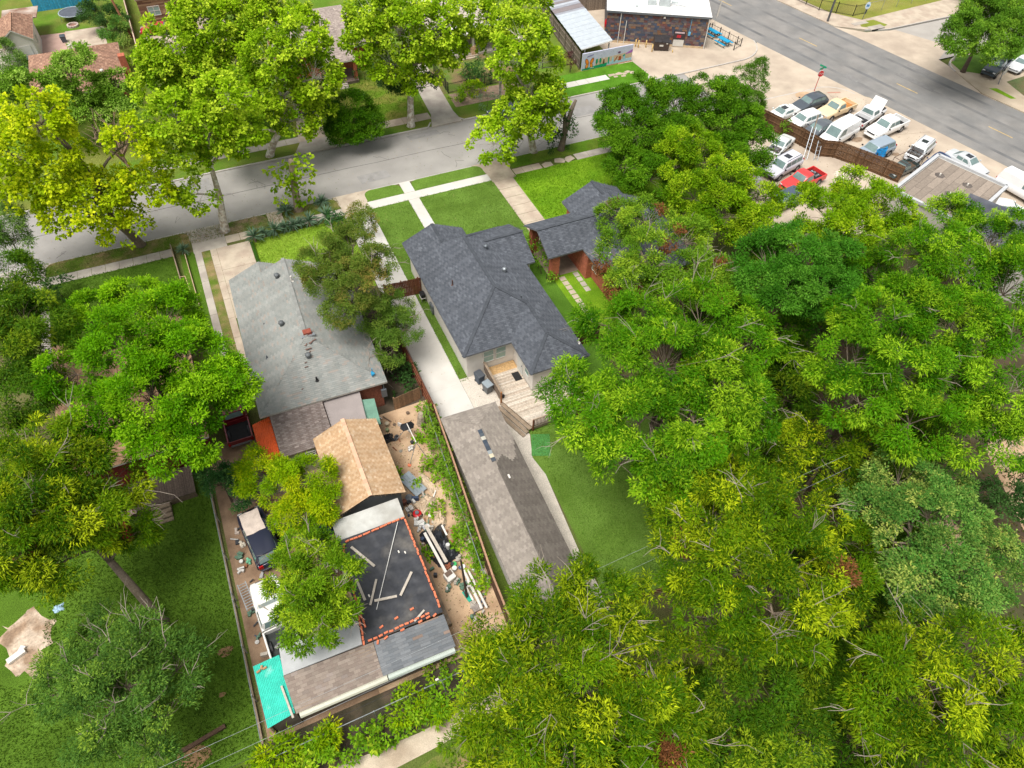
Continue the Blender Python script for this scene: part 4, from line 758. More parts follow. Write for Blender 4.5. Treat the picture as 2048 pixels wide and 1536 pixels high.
# ---- far houses
def simple_house(name, label, x0, x1, y0, y1, ze, zr, palette, m_wall, axis='y', hip=(True, True), tab=.4, over=.4, cat='house', ridge=None):
    t = thing(name, label, cat)
    if axis == 'y':
        xm = (x0 + x1) / 2; h = (x1 - x0) / 2; ya = y0 + (h if hip[0] else 0); yb = y1 - (h if hip[1] else 0)
        if ya > yb: ya = yb = (ya + yb) / 2
        P = [[(x0, y0, ze), (x0, y1, ze), (xm, yb, zr), (xm, ya, zr)], [(x1, y0, ze), (x1, y1, ze), (xm, yb, zr), (xm, ya, zr)]]
        if hip[0]: P.append([(x0, y0, ze), (x1, y0, ze), (xm, ya, zr)])
        if hip[1]: P.append([(x0, y1, ze), (x1, y1, ze), (xm, yb, zr)])
        R = [((xm, ya, zr), (xm, yb, zr))]
        g = None if all(hip) else [((x0 + over, y, ze - .1), (x1 - over, y, ze - .1), (xm, y, zr - .25)) for y, hh in ((y0 + over, hip[0]), (y1 - over, hip[1])) if not hh]
    else:
        ym = (y0 + y1) / 2; h = (y1 - y0) / 2; xa = x0 + (h if hip[0] else 0); xb = x1 - (h if hip[1] else 0)
        P = [[(x0, y0, ze), (x1, y0, ze), (xb, ym, zr), (xa, ym, zr)], [(x0, y1, ze), (x1, y1, ze), (xb, ym, zr), (xa, ym, zr)]]
        if hip[0]: P.append([(x0, y0, ze), (x0, y1, ze), (xa, ym, zr)])
        if hip[1]: P.append([(x1, y0, ze), (x1, y1, ze), (xb, ym, zr)])
        R = [((xa, ym, zr), (xb, ym, zr))]; g = None
    ro = roof(t, P, palette, m_fascia, ridges=R if ridge is None else ridge, tab=tab, exp=.2)
    w = MB().box(x0 + over, y0 + over, -.05, x1 - over, y1 - over, ze - .1)
    if g:
        for a, b, c in g: w.hexa([a, b, (b[0], b[1] + .05, b[2]), (a[0], a[1] + .05, a[2])], [(c[0] - .02, c[1], c[2]), (c[0] + .02, c[1], c[2]), (c[0] + .02, c[1] + .05, c[2]), (c[0] - .02, c[1] + .05, c[2])])
    w.build('wall', m_wall, t); return t, ro
P_BR2 = pal((172, 134, 112), (150, 116, 98), (186, 150, 126), (162, 126, 106)); P_TAUPE = pal((176, 162, 152), (160, 146, 138), (188, 174, 162))
BH, br = simple_house('house', 'house with a brown hipped roof behind the yellow sycamore', -16.9, -7.2, 85.5, 96.6, 3.0, 5.0, P_BR2, m_brick)
for x, y in [(-11.9, 93), (-10.6, 92), (-11.9, 91.2), (-9.2, 87.5)]: vent(br, (x, y, 4.7 - abs(x + 12.05) * .3), .2, m_fascia)
pipe(br, (-14.8, 90.2, 3.9), .5, .06, m_brick); MB().box(-7.3, 90.0, -.05, -6.6, 90.8, 4.2).build('chimney', m_brick, BH)
WG, _ = simple_house('garage', 'white garage with brown gable roof in the top left corner', -20.1, -16.3, 100.9, 108, 3.0, 4.3, P_BR2, m_white, hip=(False, True), over=.25, cat='garage')
MB().box(-19.6, 101.08, .1, -17.0, 101.13, 2.3).build('garage_door', m_fascia, WG); window(WG, (-16.55, 104.5, 1.6), .7, 1.0, 'y')
MB().hexa([(-20, 108, 2.6), (-16, 108, 2.6), (-15.8, 112, 2.4), (-20, 112, 2.4)], [(-20, 108, 2.7), (-16, 108, 2.7), (-15.8, 112, 2.5), (-20, 112, 2.5)]).build('flat_annex_roof', mat('stained_felt', S(190, 176, 164), var=.2, scale=.8, col2=S(150, 116, 96)), WG)
WH = thing('cabin', 'brown plank cabin with white window and white door at the top edge', 'cabin')
MB().box(-4.0, 107.5, -.05, 3.0, 114, 3.2).build('wall', mat('cabin_core', S(110, 86, 70)), WH)
m_log = mat_attr('log_plank', fine=.15)
for r in range(17):
    x = -4.05
    while x < 3.0:
        L = rnd(.7, 1.8); b = MB(); b.cc = jt(random.choice(pal((150, 118, 92), (128, 96, 76), (170, 140, 110))), .8, 1.2); b.box(x, 107.42, r * .19, min(3.0, x + L) - .015, 107.49, r * .19 + .175).build('plank', m_log, WH); x += L
window(WH, (-2.3, 107.42, 1.7), 1.5, 1.2, 'x', out=-1); d = MB().box(-.8, 107.30, .05, .2, 107.41, 2.15).build('door', m_white, WH); MB().hexa([(-.3 + .2 * math.cos(t), 107.28, 1.3 + .45 * math.sin(t)) for t in [i * math.pi / 6 for i in range(12)]], [(-.3 + .2 * math.cos(t), 107.30, 1.3 + .45 * math.sin(t)) for t in [i * math.pi / 6 for i in range(12)]]).build('oval_glass', m_dglass, d)
MB().box(-4.2, 107.2, 3.2, 3.2, 114.2, 3.35).build('roof', m_wood, WH)
GH, _ = simple_house('house', 'house with a grey-beige hipped roof behind the sycamores', 9.5, 20.5, 85.5, 97.5, 3.0, 5.0, P_TAUPE, m_brick, over=.5)
roof(GH, [[(13.6, 82.8, 2.75), (18.2, 82.8, 2.75), (18.2, 86.5, 3.25), (13.6, 86.5, 3.25)]], P_TAUPE, m_fascia, tab=.4, exp=.2, name='porch_roof')
for x in (13.9, 17.9): MB().box(x - .2, 82.95, -.05, x + .2, 83.35, 2.6).build('porch_column', m_brick, GH)
MB().box(13.7, 82.6, -.05, 18.1, 85.9, .35).build('porch_floor', mat('porch_floor', S(120, 104, 94)), GH)
for i in range(3): MB().box(14.6, 82.6 - .3 * (i + 1), -.05, 16.6, 82.6 - .3 * i, .27 - .09 * i).build('step', m_conc, GH)
SH, _ = simple_house('house', 'small stone house with pale roof at the top edge behind the sycamores', 28.5, 39, 86, 96, 3.0, 4.8, pal((206, 194, 180), (190, 178, 166)), mat('stone_wall', S(170, 156, 144), var=.25, scale=3, col2=S(120, 112, 110)), over=.5)
MB().box(33.4, 83.9, -.05, 34.1, 84.6, 1.2).build('porch_pillar', mat('rubble', S(214, 176, 140), var=.3, scale=6), SH); MB().box(33.6, 84.1, 1.2, 33.85, 84.4, 2.9).build('porch_column', m_white, SH)
MB().box(31.2, 84.0, -.05, 37.5, 86.4, .3).build('porch_floor', m_conc, SH); MB().box(30.8, 83.6, 2.9, 38, 86.6, 3.05).build('porch_roof', m_fascia, SH)
for i in range(2): MB().box(31.6, 83.7 - .35 * i, -.05, 34.2, 84.0 - .35 * i, .2 - .1 * i).build('step', m_pink, SH)
# left neighbour house under the big trees
LH, _ = simple_house('house', 'house hidden under the big trees on the left with a tan roof corner', -16.0, -6.6, 33.5, 46.5, 3.0, 5.0, pal((196, 158, 126), (182, 144, 114)), mat('maroon_wall', S(120, 44, 40), var=.1), axis='y')
t = thing('back_deck', 'shaded back deck with wooden steps and lattice left of the chain-link fence', 'deck')
for i in range(26):
    b = MB(); b.cc = jt(S(112, 98, 88), .85, 1.1); x = -12.7 + i * .16; b.box(x, 31.2, .5, x + .15, 33.6, .55).build('plank', m_deck, t)
MB().box(-12.7, 31.15, 0, -8.55, 31.19, .48).build('lattice', mat('lattice', S(112, 96, 78), var=.3, scale=8), t)
for i in range(4): MB().box(-11.5, 30.85 - .32 * i, -.02, -10.3, 31.12 - .32 * i, .44 - .12 * i).build('step', m_wood, t)
# ================================================================ fences
def board_fence(label, pts, h=1.9, m=None, name='board_fence', bw=.14, post=2.4, rails=True, side=1, lean=0, cap=None, cat='fence'):
    t = thing(name, label, cat); m = m or m_rwood; bd = MB()
    ma = mat_attr('fence_board', fine=.2, fscale=7); base = m
    for p, q in zip(pts, pts[1:]):
        p, q = Vector(p), Vector(q); d = q - p; L = d.length; d.normalize(); n = Vector((-d.y, d.x)) * side
        k = int(L / bw)
        for i in range(k):
            a = p + d * (i * L / k); b = p + d * ((i + .93) * L / k); hh = h + rnd(-.025, .025)
            bd.cc = jt(m, .75, 1.2)
            o1 = n * .012; bd.hexa([(*(a - o1), -.03), (*(b - o1), -.03), (*(b + o1), -.03), (*(a + o1), -.03)], [(*(a - o1), hh), (*(b - o1), hh), (*(b + o1), hh), (*(a + o1), hh)])
        if rails:
            for z in (.35, h * .55, h - .25): 
                r = MB(); r.cc = tuple(c * 1.15 for c in m); r.bar((*(p + n * .04), z), (*(q + n * .04), z), .05, .09).build('rail', ma, t)
        for i in range(int(L / post) + 1):
            c = p + d * min(L, i * post) + n * .07; x = MB(); x.cc = tuple(v * .9 for v in m); x.box(c.x - .05, c.y - .05, -.05, c.x + .05, c.y + .05, h + .03).build('post', ma, t)
        if cap: x = MB(); x.cc = cap; x.bar((*p, h + .03), (*q, h + .03), .12, .04).build('cap_rail', ma, t)
    bd.build('boarding', ma, t)['kind'] = 'stuff'; return t
def chain_fence(label, pts, h=1.3, sp=3.0, name='chain_link_fence', mesh=.14):
    t = thing(name, label, 'fence'); wm = MB()
    for p, q in zip(pts, pts[1:]):
        p, q = Vector(p), Vector(q); d = q - p; L = d.length; d.normalize()
        for i in range(int(L / sp) + 1):
            c = p + d * min(L, i * sp); MB().tube([(c.x, c.y, -.1), (c.x, c.y, h + .05)], .035, 6).build('post', m_galv, t)
        MB().tube([(*p, h), (*q, h)], .025, 6).build('top_rail', m_galv, t)
        k = int(L / mesh); s = mesh
        for i in range(-int(h / s), k):
            for sg in (1, -1):
                u0 = i * s if sg > 0 else i * s + h; u1 = u0 + sg * h; z0, z1 = .02, h
                if u0 < 0 and u1 < 0 or u0 > L and u1 > L: continue
                def cut(ua, za, ub, zb):
                    if ua < 0: f = -ua / (ub - ua); return 0, za + (zb - za) * f
                    if ua > L: f = (L - ua) / (ub - ua); return L, za + (zb - za) * f
                    return ua, za
                a = cut(u0, z0, u1, z1); b = cut(u1, z1, u0, z0)
                A_, B_ = p + d * a[0], p + d * b[0]; w_ = .004; n = Vector((-d.y, d.x)) * .003
                wm.poly([(A_.x - d.x * w_, A_.y - d.y * w_, a[1]), (A_.x + d.x * w_, A_.y + d.y * w_, a[1]), (B_.x + d.x * w_, B_.y + d.y * w_, b[1]), (B_.x - d.x * w_, B_.y - d.y * w_, b[1])])
    wm.build('wire_mesh', m_galv, t)['kind'] = 'stuff'; return t
def iron_fence(label, pts, h=1.3, sp=2.4, name='iron_fence', gap=.13, m=None):
    t = thing(name, label, 'fence'); pk = MB(); m = m or m_black
    for p, q in zip(pts, pts[1:]):
        p, q = Vector(p), Vector(q); d = q - p; L = d.length; d.normalize()
        for i in range(int(L / sp) + 1): c = p + d * min(L, i * sp); MB().box(c.x - .04, c.y - .04, -.05, c.x + .04, c.y + .04, h + .12).build('post', m, t)
        for z in (.15, h - .12): MB().bar((*p, z), (*q, z), .03, .04).build('rail', m, t)
        for i in range(int(L / gap)): c = p + d * (i * gap); pk.box(c.x - .009, c.y - .009, .05, c.x + .009, c.y + .009, h)
    pk.build('picket_row', m, t)['kind'] = 'stuff'; return t
W_RED, W_BRN, W_GRY, W_OLD = S(124, 76, 54), S(112, 84, 60), S(150, 134, 118), S(128, 116, 104)
board_fence('reddish wooden gate fence across the white driveway', [(9.35, 44.75), (12.6, 44.5)], 1.85, W_RED, name='driveway_gate', side=1, post=1.5)
board_fence('reddish-brown board fence left of the white driveway', [(8.95, 44.2), (8.75, 38), (8.8, 33.5), (8.85, 31.0)], 1.8, W_RED, side=-1)
board_fence('brown board fence with pale cap beside the long garage', [(8.85, 31.0), (8.45, 26.4), (7.55, 16.9), (7.4, 13.4)], 1.75, S(104, 76, 60), side=1, cap=S(178, 140, 112))
board_fence('short dark board fence right of the dark-roofed house', [(21.2, 33.6), (24.3, 33.4)], 1.8, S(84, 56, 42))
board_fence('dark brown board fence around the car lot', [(57.4, 58.6), (58.6, 55.5), (60.0, 51.0), (60.55, 48.5), (61.9, 47.7), (63.4, 45.0), (65.2, 41.2)], 2.0, W_BRN, side=-1)
board_fence('tall grey board fence along the carport', [(44.85, 75.8), (45.3, 79), (47.0, 91.5)], 2.1, W_OLD, side=1)
board_fence('tall weathered board fence at the top edge beside the shop', [(47.5, 91.8), (57.5, 90.2)], 2.6, W_GRY, side=1)
board_fence('long narrow brown fence between the top left gardens', [(-5.4, 94), (-5.7, 117)], 1.8, S(150, 118, 96), cap=S(206, 182, 160))
board_fence('bright blue board fence behind the trampoline', [(-17, 116.9), (-10.4, 117.0), (-9.8, 114)], 2.0, S(50, 160, 210), rails=False)
board_fence('old gate of pale boards beside the grey-green roofed house', [(6.35, 33.0), (8.5, 33.3)], 1.4, S(150, 120, 92), name='yard_gate')
board_fence('low plank fence along the alley at the bottom left', [(-16, 12.2), (-7.6, 12.35)], .9, W_OLD, name='plank_fence')
board_fence('low board edging at the end of the back lawn', [(13.6, 12.9), (18, 12.2)], .5, S(150, 110, 80), name='plank_fence')
chain_fence('chain-link fence between the left lawn and the cluttered yard', [(-7.55, 34.5), (-7.5, 22), (-7.55, 13.4)], 1.3)
chain_fence('chain-link fence along the alley behind the long shed', [(-7.55, 12.4), (7.4, 12.5)], 1.25)
chain_fence('chain-link fence along the vine strip beside the sandy yard', [(8.4, 31.5), (7.95, 26.4), (7.2, 17.5)], 1.2, mesh=.2)
t = thing('retaining_wall', 'low concrete sill under the chain-link fence by the left lawn', 'sill'); MB().box(-7.74, 13.6, -.05, -7.62, 34, .22).build('sill_stone', m_wood, t)
tag(MB().bar((-6.75, 59.0, .3), (-6.4, 50.5, .35), .08, .6).build('retaining_board', m_wood), 'leaning grey retaining board beside the left front lawn', 'board')
tag(MB().bar((-5.75, 57.4, .15), (-5.55, 49.8, .15), .06, .35).build('edging_board', mat('tan_edging', S(196, 170, 140))), 'thin tan edging board right of the leaning grey board', 'board')
for i, (x, y) in enumerate([(-6.3, 53.6)]): tag(MB().tube([(-6.5, 54.0, .6), (-6.1, 53.9, .62)], .03, 6).tube([(-6.1, 53.9, .62), (-5.95, 51.6, .5)], .03, 6).build('bent_pipe', mat('tan_pipe', S(206, 176, 140))), 'bent tan pipe beside the left front lawn', 'pipe')
iron_fence('black iron fence around the far garden with the dark bush', [(27.5, 82), (27.2, 76.2), (37, 76.4)], 1.3)
iron_fence('black iron fence beside the mural wall', [(40.5, 77.7), (44.8, 77.1)], 1.3)
iron_fence('black iron school fence across the cross street', [(crossR(100) + 2.2, 100), (crossR(79) + 2.4, 79), (89.5, 75.6), (92, 75.6)], 1.5)
chain_fence('chain-link school fence along the side street', [(92, 75.6), (115, 76.2)], 1.5, mesh=.3)

# ================================================================ street furniture
def text_obj(name, s, size, m, loc, rot, parent):
    cu = bpy.data.curves.new(name, 'FONT'); cu.body = s; cu.size = size; cu.align_x = 'CENTER'; cu.align_y = 'CENTER'; cu.extrude = .003
    tmp = bpy.data.objects.new('tmp', cu); COL.objects.link(tmp); dg = bpy.context.evaluated_depsgraph_get(); me = bpy.data.meshes.new_from_object(tmp.evaluated_get(dg)); bpy.data.objects.remove(tmp)
    me.materials.clear(); me.materials.append(m); o = bpy.data.objects.new(name, me); COL.objects.link(o); o.parent = parent; o.location = loc; o.rotation_euler = rot; return o
m_signred = mat('sign_red', S(214, 36, 44), var=.04, rough=.5); m_sgreen = mat('sign_green', S(20, 160, 120), var=.04, rough=.5)
t = thing('stop_sign', 'red STOP sign with green street name blades at the corner of the car lot', 'stop sign', (69.75, 60.3, 0), math.radians(-18))
MB().tube([(0, 0, -.1), (0, .02, 3.1)], .04, 6).build('post', mat('red_post', S(190, 60, 56)), t)
oc = [(.42 * math.cos(math.radians(22.5 + 45 * i)), .42 * math.sin(math.radians(22.5 + 45 * i))) for i in range(8)]; oi = [(p[0] * .9, p[1] * .9) for p in oc]
MB().hexa([(p[0], -.05, 2.25 + p[1]) for p in oc], [(p[0], -.09, 2.25 + p[1]) for p in oc]).build('sign_rim', m_fascia, t); sf = MB().hexa([(p[0], -.092, 2.25 + p[1]) for p in oi], [(p[0], -.1, 2.25 + p[1]) for p in oi]).build('sign_face', m_signred, t)
text_obj('lettering', 'STOP', .30, m_fascia, (0, -.105, 2.25), (math.pi / 2, 0, 0), sf)
MB().cbox((0, 0, 2.9), (1.0, .03, .2), .5).build('street_blade', m_sgreen, t); MB().cbox((0, 0, 3.12), (.9, .03, .2), -1.0).build('street_blade', m_sgreen, t)
t = thing('school_sign', 'white and blue sign under green street blades at the school corner', 'sign', (90.2, 74.3, 0), math.radians(-25))
MB().tube([(0, 0, -.1), (0, 0, 3.0)], .045, 6).build('post', m_grey, t); MB().hexa([(.36 * math.cos(a), -.05, 1.9 + .5 * math.sin(a)) for a in [i * math.pi / 6 for i in range(12)]], [(.36 * math.cos(a), -.08, 1.9 + .5 * math.sin(a)) for a in [i * math.pi / 6 for i in range(12)]]).build('sign_face', mat('pale_blue_sign', S(206, 222, 236)), t); MB().box(-.2, -.095, 1.75, .2, -.082, 2.05).build('emblem', mat('sign_blue', S(90, 140, 190)), t)
MB().cbox((0, 0, 2.75), (1.1, .03, .22), .3).build('street_blade', m_sgreen, t); MB().cbox((0, 0, 3.0), (1.0, .03, .22), -.9).build('street_blade', m_sgreen, t)
m_pole = mat('pole_wood', S(118, 100, 86), var=.2, scale=4)
def pole(label, x, y, h, r=.14, m=None, arms=0, lean=(0, 0)):
    t = thing('utility_pole', label, 'pole', (x, y, 0)); MB().tube([(0, 0, -.2), (lean[0], lean[1], h)], [r, r * .7], 8).build('shaft', m or m_pole, t)
    for i in range(arms): MB().cbox((lean[0], lean[1], h - .4 - .6 * i), (2.2, .1, .12), .4).build('crossarm', m_pole, t)
    return t
pole('grey utility pole on the school side of the cross street', 84.9, 75.6, 9, .15, mat('grey_pole', S(96, 96, 98))); pole('leaning brown utility pole behind the top left gardens', -5.9, 104.5, 9, .16, mat('brown_pole', S(150, 104, 74)), 0, (-1.5, 2)); pole('dark wooden pole standing in the junk yard', 5.8, 16.9, 4.5, .09, mat('dark_pole', S(70, 58, 50)), 0, (-.1, .5))
# wires
def wire(label, p, q, sag=.6, r=.012, m=None):
    pts = [lerp(p, q, i / 12) for i in range(13)]; pts = [(a[0], a[1], a[2] - sag * 4 * (i / 12) * (1 - i / 12)) for i, a in enumerate(pts)]
    return tag(MB().tube(pts, r, 4).build('overhead_wire', m or m_galv), label, 'wire', 'overhead wires')
wire('thick pale wire crossing the top right corner', (86, 84, 9), (96, 40, 8.5), .5, .05, mat('pale_cable', S(206, 206, 200)))
wire('thin wire above the thick one in the top right corner', (96, 78, 8), (104, 40, 8), .5, .025)
wire('upper wire along the alley behind the long shed', (-40, 11.9, 6.8), (30, 13.2, 7.2), .3, .007, mat('wire_grey', S(176, 180, 182))); wire('lower wire along the alley behind the long shed', (-40, 11.3, 6.2), (30, 12.6, 6.6), .35, .007, mat('wire_grey', S(176, 180, 182)))
wire('dark wire hanging over the alley hedge', (-40, 11.1, 5.4), (30, 12.2, 5.9), .4, .01, mat('wire_dark', S(60, 60, 60)))
t = thing('alley_lamp', 'small curved lamp pole among the alley shrubs', 'lamp', (2.5, 11.6, 0)); MB().tube([(0, 0, -.1), (-.1, .2, 2.6), (-.15, .35, 3.0), (-.3, .45, 3.1)], .03, 6).build('pole', m_galv, t); MB().cbox((-.36, .47, 3.08), (.18, .1, .08)).build('lamp_head', m_white, t)
tag(MB().tube([(.8, 14.0 - 1.2, 0.0), (.8, 12.8, .1)], .02, 5).build('peg', m_galv), 'short metal peg behind the long shed', 'peg')
t = thing('fire_hydrant', 'white fire hydrant on the lawn across the cross street', 'hydrant', (92.95, 59.9, 0)); MB().tube([(0, 0, -.05), (0, 0, .55), (0, 0, .72), (0, 0, .8)], [.14, .13, .15, .05], 10).build('barrel', m_white, t, smooth=True); MB().tube([(-.22, 0, .45), (.22, 0, .45)], .06, 8).build('outlet', m_white, t)
for i, (x, y, a, h) in enumerate([(95.2, 50.3, .5, 2.2), (95.9, 50.4, .4, 2.2)]): tag(MB().tube([(x, y, -.05), (x + .9, y + .1, h)], .04, 6).build('leaning_post', m_galv), ('left' if i == 0 else 'right') + ' one of two leaning grey posts on the east lawn', 'post', 'leaning posts on the east lawn')
t = thing('yard_sign', 'blank white panel sign on a post across the cross street', 'sign', (93.4, 52.9, 0)); MB().tube([(0, 0, -.05), (.3, .6, 2.3)], .05, 6).build('post', m_grey, t); MB().cbox((.9, .5, 1.4), (1.1, .04, .9), .3).build('panel', m_fascia, t)
# dumpster
t = thing('dumpster', 'dark brown dumpster against the slate-tiled shop wall', 'dumpster', (57.6, 76.9, 0), math.radians(-26)); m_dump = mat('dumpster_brown', S(82, 70, 66), rough=.6, var=.15)
MB().hexa([(-.95, -.6, .1), (.95, -.6, .1), (.95, .65, .1), (-.95, .65, .1)], [(-1.0, -.75, 1.15), (1.0, -.75, 1.15), (1.0, .7, 1.45), (-1.0, .7, 1.45)]).build('bin_body', m_dump, t)
for s_ in (-1, 1): MB().hexa([(s_ * .5 - .48, -.78, 1.18), (s_ * .5 + .48, -.78, 1.18), (s_ * .5 + .48, .72, 1.48), (s_ * .5 - .48, .72, 1.48)], [(s_ * .5 - .48, -.78, 1.23), (s_ * .5 + .48, -.78, 1.23), (s_ * .5 + .48, .72, 1.53), (s_ * .5 - .48, .72, 1.53)]).build('lid', mat('lid_black', S(58, 56, 58), rough=.5), t); MB().box(s_ * 1.0 - .06, -.3, .7, s_ * 1.0 + .06, .3, .85).build('fork_pocket', m_dump, t)
MB().box(-.3, -.71, .65, .2, -.69, 1.0).build('notice', m_fascia, t); MB().box(.55, -.76, 1.0, .75, -.74, 1.1).build('notice', m_fascia, t)
m_boll = mat('bollard_yellow', S(232, 198, 130), var=.06)
for i, (x, y, l_) in enumerate([(54.75, 78.6, 'leftmost yellow bollard beside the shop wall'), (55.0, 78.3, 'yellow bollard just right of the leftmost one by the shop wall'), (56.0, 78.0, 'yellow bollard nearest the dumpster at the wall'), (56.1, 76.6, 'yellow bollard at the front left corner of the dumpster'), (58.6, 75.5, 'stubby yellow bollard at the front right corner of the dumpster')]):
    tag(MB().tube([(x, y, -.1), (x, y, .95 if i < 4 else .3), (x, y, 1.0 if i < 4 else .35)], [.08, .08, .03], 8).build('bollard', m_boll, smooth=True), l_, 'bollard', 'yellow bollards by the shop')
m_pic = mat('picnic_blue', S(20, 160, 206), rough=.5, var=.06)
for i, (x, y, l_) in enumerate([(66.4, 77.6, 'blue picnic table nearer the shop wall corner'), (66.3, 74.9, 'blue picnic table nearer the street corner')]):
    t = thing('picnic_table', l_, 'picnic table', (x, y, 0), math.radians(-80), 'blue picnic tables')
    MB().box(-.95, -.38, .70, .95, .38, .76).build('tabletop', m_pic, t)
    for s_ in (-1, 1): MB().box(-.95, s_ * .75 - .14, .42, .95, s_ * .75 + .14, .47).build('seat', m_pic, t)
    for s_ in (-1, 1): MB().bar((s_ * .6, -.75, .42), (s_ * .6, .75, .42), .05).bar((s_ * .6, -.5, -.02), (s_ * .6, -.2, .7), .05).bar((s_ * .6, .5, -.02), (s_ * .6, .2, .7), .05).build('leg_frame', m_black, t)
iron_fence('black railing around the blue picnic tables', [(65.2, 79.2), (67.2, 79.0), (68.2, 73.6), (66.6, 73.0)], 1.0, sp=1.6, gap=.5, name='patio_railing')
t = thing('feather_flag', 'tall white feather flag beside the shop at the street', 'flag', (68.6, 80.3, 0)); MB().tube([(0, 0, -.05), (0, 0, 2.6), (.3, .1, 3.6)], .02, 5).build('pole', m_galv, t); MB().hexa([(.02, 0, .9), (.35, .05, 1.2), (.55, .12, 3.2), (.3, .1, 3.6)], [(.02, .01, .9), (.35, .06, 1.2), (.55, .13, 3.2), (.3, .11, 3.6)]).build('banner', m_white, t)
t = thing('wall_banner', 'small red and white sign figure at the left corner of the shop', 'sign', (51.5, 81.6, 0)); MB().tube([(0, 0, -.05), (0, 0, 2.2)], .04, 6).build('post', m_boll, t); MB().tube([(0, -.05, 1.9), (0, -.05, 2.4), (0, -.05, 2.9)], [.1, .16, .06], 8).build('red_figure', m_signred, t)

# ================================================================ bins, yard things
def bin_(label, x, y, a, c, cl, h=1.0):
    t = thing('wheelie_bin', label, 'bin', (x, y, 0), a); m = mat('bin_%d' % c[0], S(*c), rough=.45, var=.06); ml = mat('lid_%d' % cl[0], S(*cl), rough=.4, var=.05)
    MB().hexa([(-.24, -.26, .06), (.24, -.26, .06), (.24, .26, .06), (-.24, .26, .06)], [(-.32, -.36, h), (.32, -.36, h), (.32, .36, h), (-.32, .36, h)]).build('bin_body', m, t, bevel=.03)
    MB().hexa([(-.34, -.42, h + .005), (.34, -.42, h + .005), (.34, .38, h + .005), (-.34, .38, h + .005)], [(-.28, -.36, h + .07), (.28, -.36, h + .07), (.28, .34, h + .07), (-.28, .34, h + .07)]).build('lid', ml, t, bevel=.03)
    for s_ in (-1, 1): MB().tube([(s_ * .22 - .03, .28, .1), (s_ * .22 + .03, .28, .1)], .1, 10).build('wheel', m_black, t)
    MB().tube([(-.26, .42, h - .03), (.26, .42, h - .03)], .02, 6).build('handle', m, t); return t
bin_('grey wheelie bin with pale lid beside the deck screen', 13.55, 31.9, .25, (104, 110, 116), (150, 160, 166)); bin_('dark wheelie bin with navy body against the white wall', 13.35, 33.05, .2, (58, 78, 100), (84, 88, 94))
bin_('blue recycling bin in front of the white garage', -16.2, 100.3, .2, (30, 90, 150), (40, 110, 176)); bin_('grey bin beside the blue one at the white garage', -17.2, 100.5, .1, (104, 122, 132), (120, 136, 144)); bin_('second grey bin further left at the white garage', -18.0, 100.6, 0, (100, 118, 128), (116, 132, 140)); bin_('small dark bin behind the brown-roofed house', -13.9, 106.2, 0, (92, 100, 112), (70, 80, 90), .8)
t = thing('air_conditioner', 'black and white grill beside the wall near the driveway gate', 'grill', (12.35, 43.6, 0)); t.name = 'grill'; MB().box(-.2, -.3, .5, .2, .3, .9).build('hood', m_black, t, bevel=.05); MB().box(-.22, -.32, .45, .22, .32, .5).build('shelf', m_white, t)
for sx in (-1, 1):
    for sy in (-1, 1): MB().bar((sx * .18, sy * .28, -.02), (sx * .18, sy * .28, .46), .03).build('leg', m_galv, t)
for i, (x, y) in enumerate([(12.3, 45.9), (11.95, 45.7)]): tag(MB().tube([(x, y, 0), (x, y, .3), (x, y, .42)], [.18, .24, .2], 10).build('clay_pot', mat('tan_pot', S(214, 180, 130))), ('right' if i == 0 else 'left') + ' one of two tan pots in front of the wooden driveway gate', 'pot', 'pots by the driveway gate')
tag(MB().prism([(14.96, 26.8), (16.25, 26.3), (15.45, 24.5), (14.16, 25.05)], .008, .03).build('artificial_turf', grass('turf_mat', S(88, 148, 78), S(80, 138, 70), var=.04)), 'square of brighter artificial turf on the back lawn below the deck', 'turf mat')
for i, (x, y) in enumerate([(14.3, 30.55)]): tag(MB().tube([(x, y, .5), (x, y, .72)], [.1, .12], 8).build('flower_pot', m_black), 'small dark pot at the corner of the deck', 'pot')
tag(MB().tube([(19.6, 28.5, .5), (19.6, 28.5, .9), (19.6, 28.5, 1.0)], [.1, .3, .34], 12).build('fire_bowl', m_grey), 'grey bowl on the deck half under the pecan', 'bowl')
# yuccas
def yucca(label, x, y, s):
    t = thing('yucca', label, 'yucca', (x, y, 0), rnd(0, 6)); b = MB(); MB().tube([(0, 0, -.05), (0, 0, .45 * s)], [.12, .1], 7).build('trunk', m_wood, t)
    for i in range(70):
        a = rnd(0, 6.283); e = rnd(-.35, 1.35); L = s * rnd(.55, .8); d = Vector((math.cos(a) * math.cos(e), math.sin(a) * math.cos(e), math.sin(e))); o = Vector((0, 0, .45 * s)); n = d.cross(Vector((0, 0, 1))).normalized() * .03 * s
        b.cc = jt(S(112, 142, 112), .7, 1.25); tip = o + d * L + Vector((0, 0, -.1 * s * math.cos(e))); b.poly([o - n * .6, o + n * .6, o + d * L * .6 + n, tip, o + d * L * .6 - n])
    b.build('leaf_rosette', mat_attr('yucca_leaf', rough=.6, fine=.05), t)
yl = ['leftmost yucca of the row, beside the driveway', 'second yucca of the row from the driveway', 'third yucca of the row from the driveway', 'fourth yucca of the row from the driveway', 'fifth yucca of the row from the driveway', 'sixth yucca of the row from the driveway', 'seventh yucca of the row from the driveway', 'rightmost and tallest yucca of the row', 'yucca at the kerb left of the cut sycamore trunk', 'yucca at the kerb right of the cut sycamore trunk', 'lone yucca by the leaning grey board at the sidewalk']
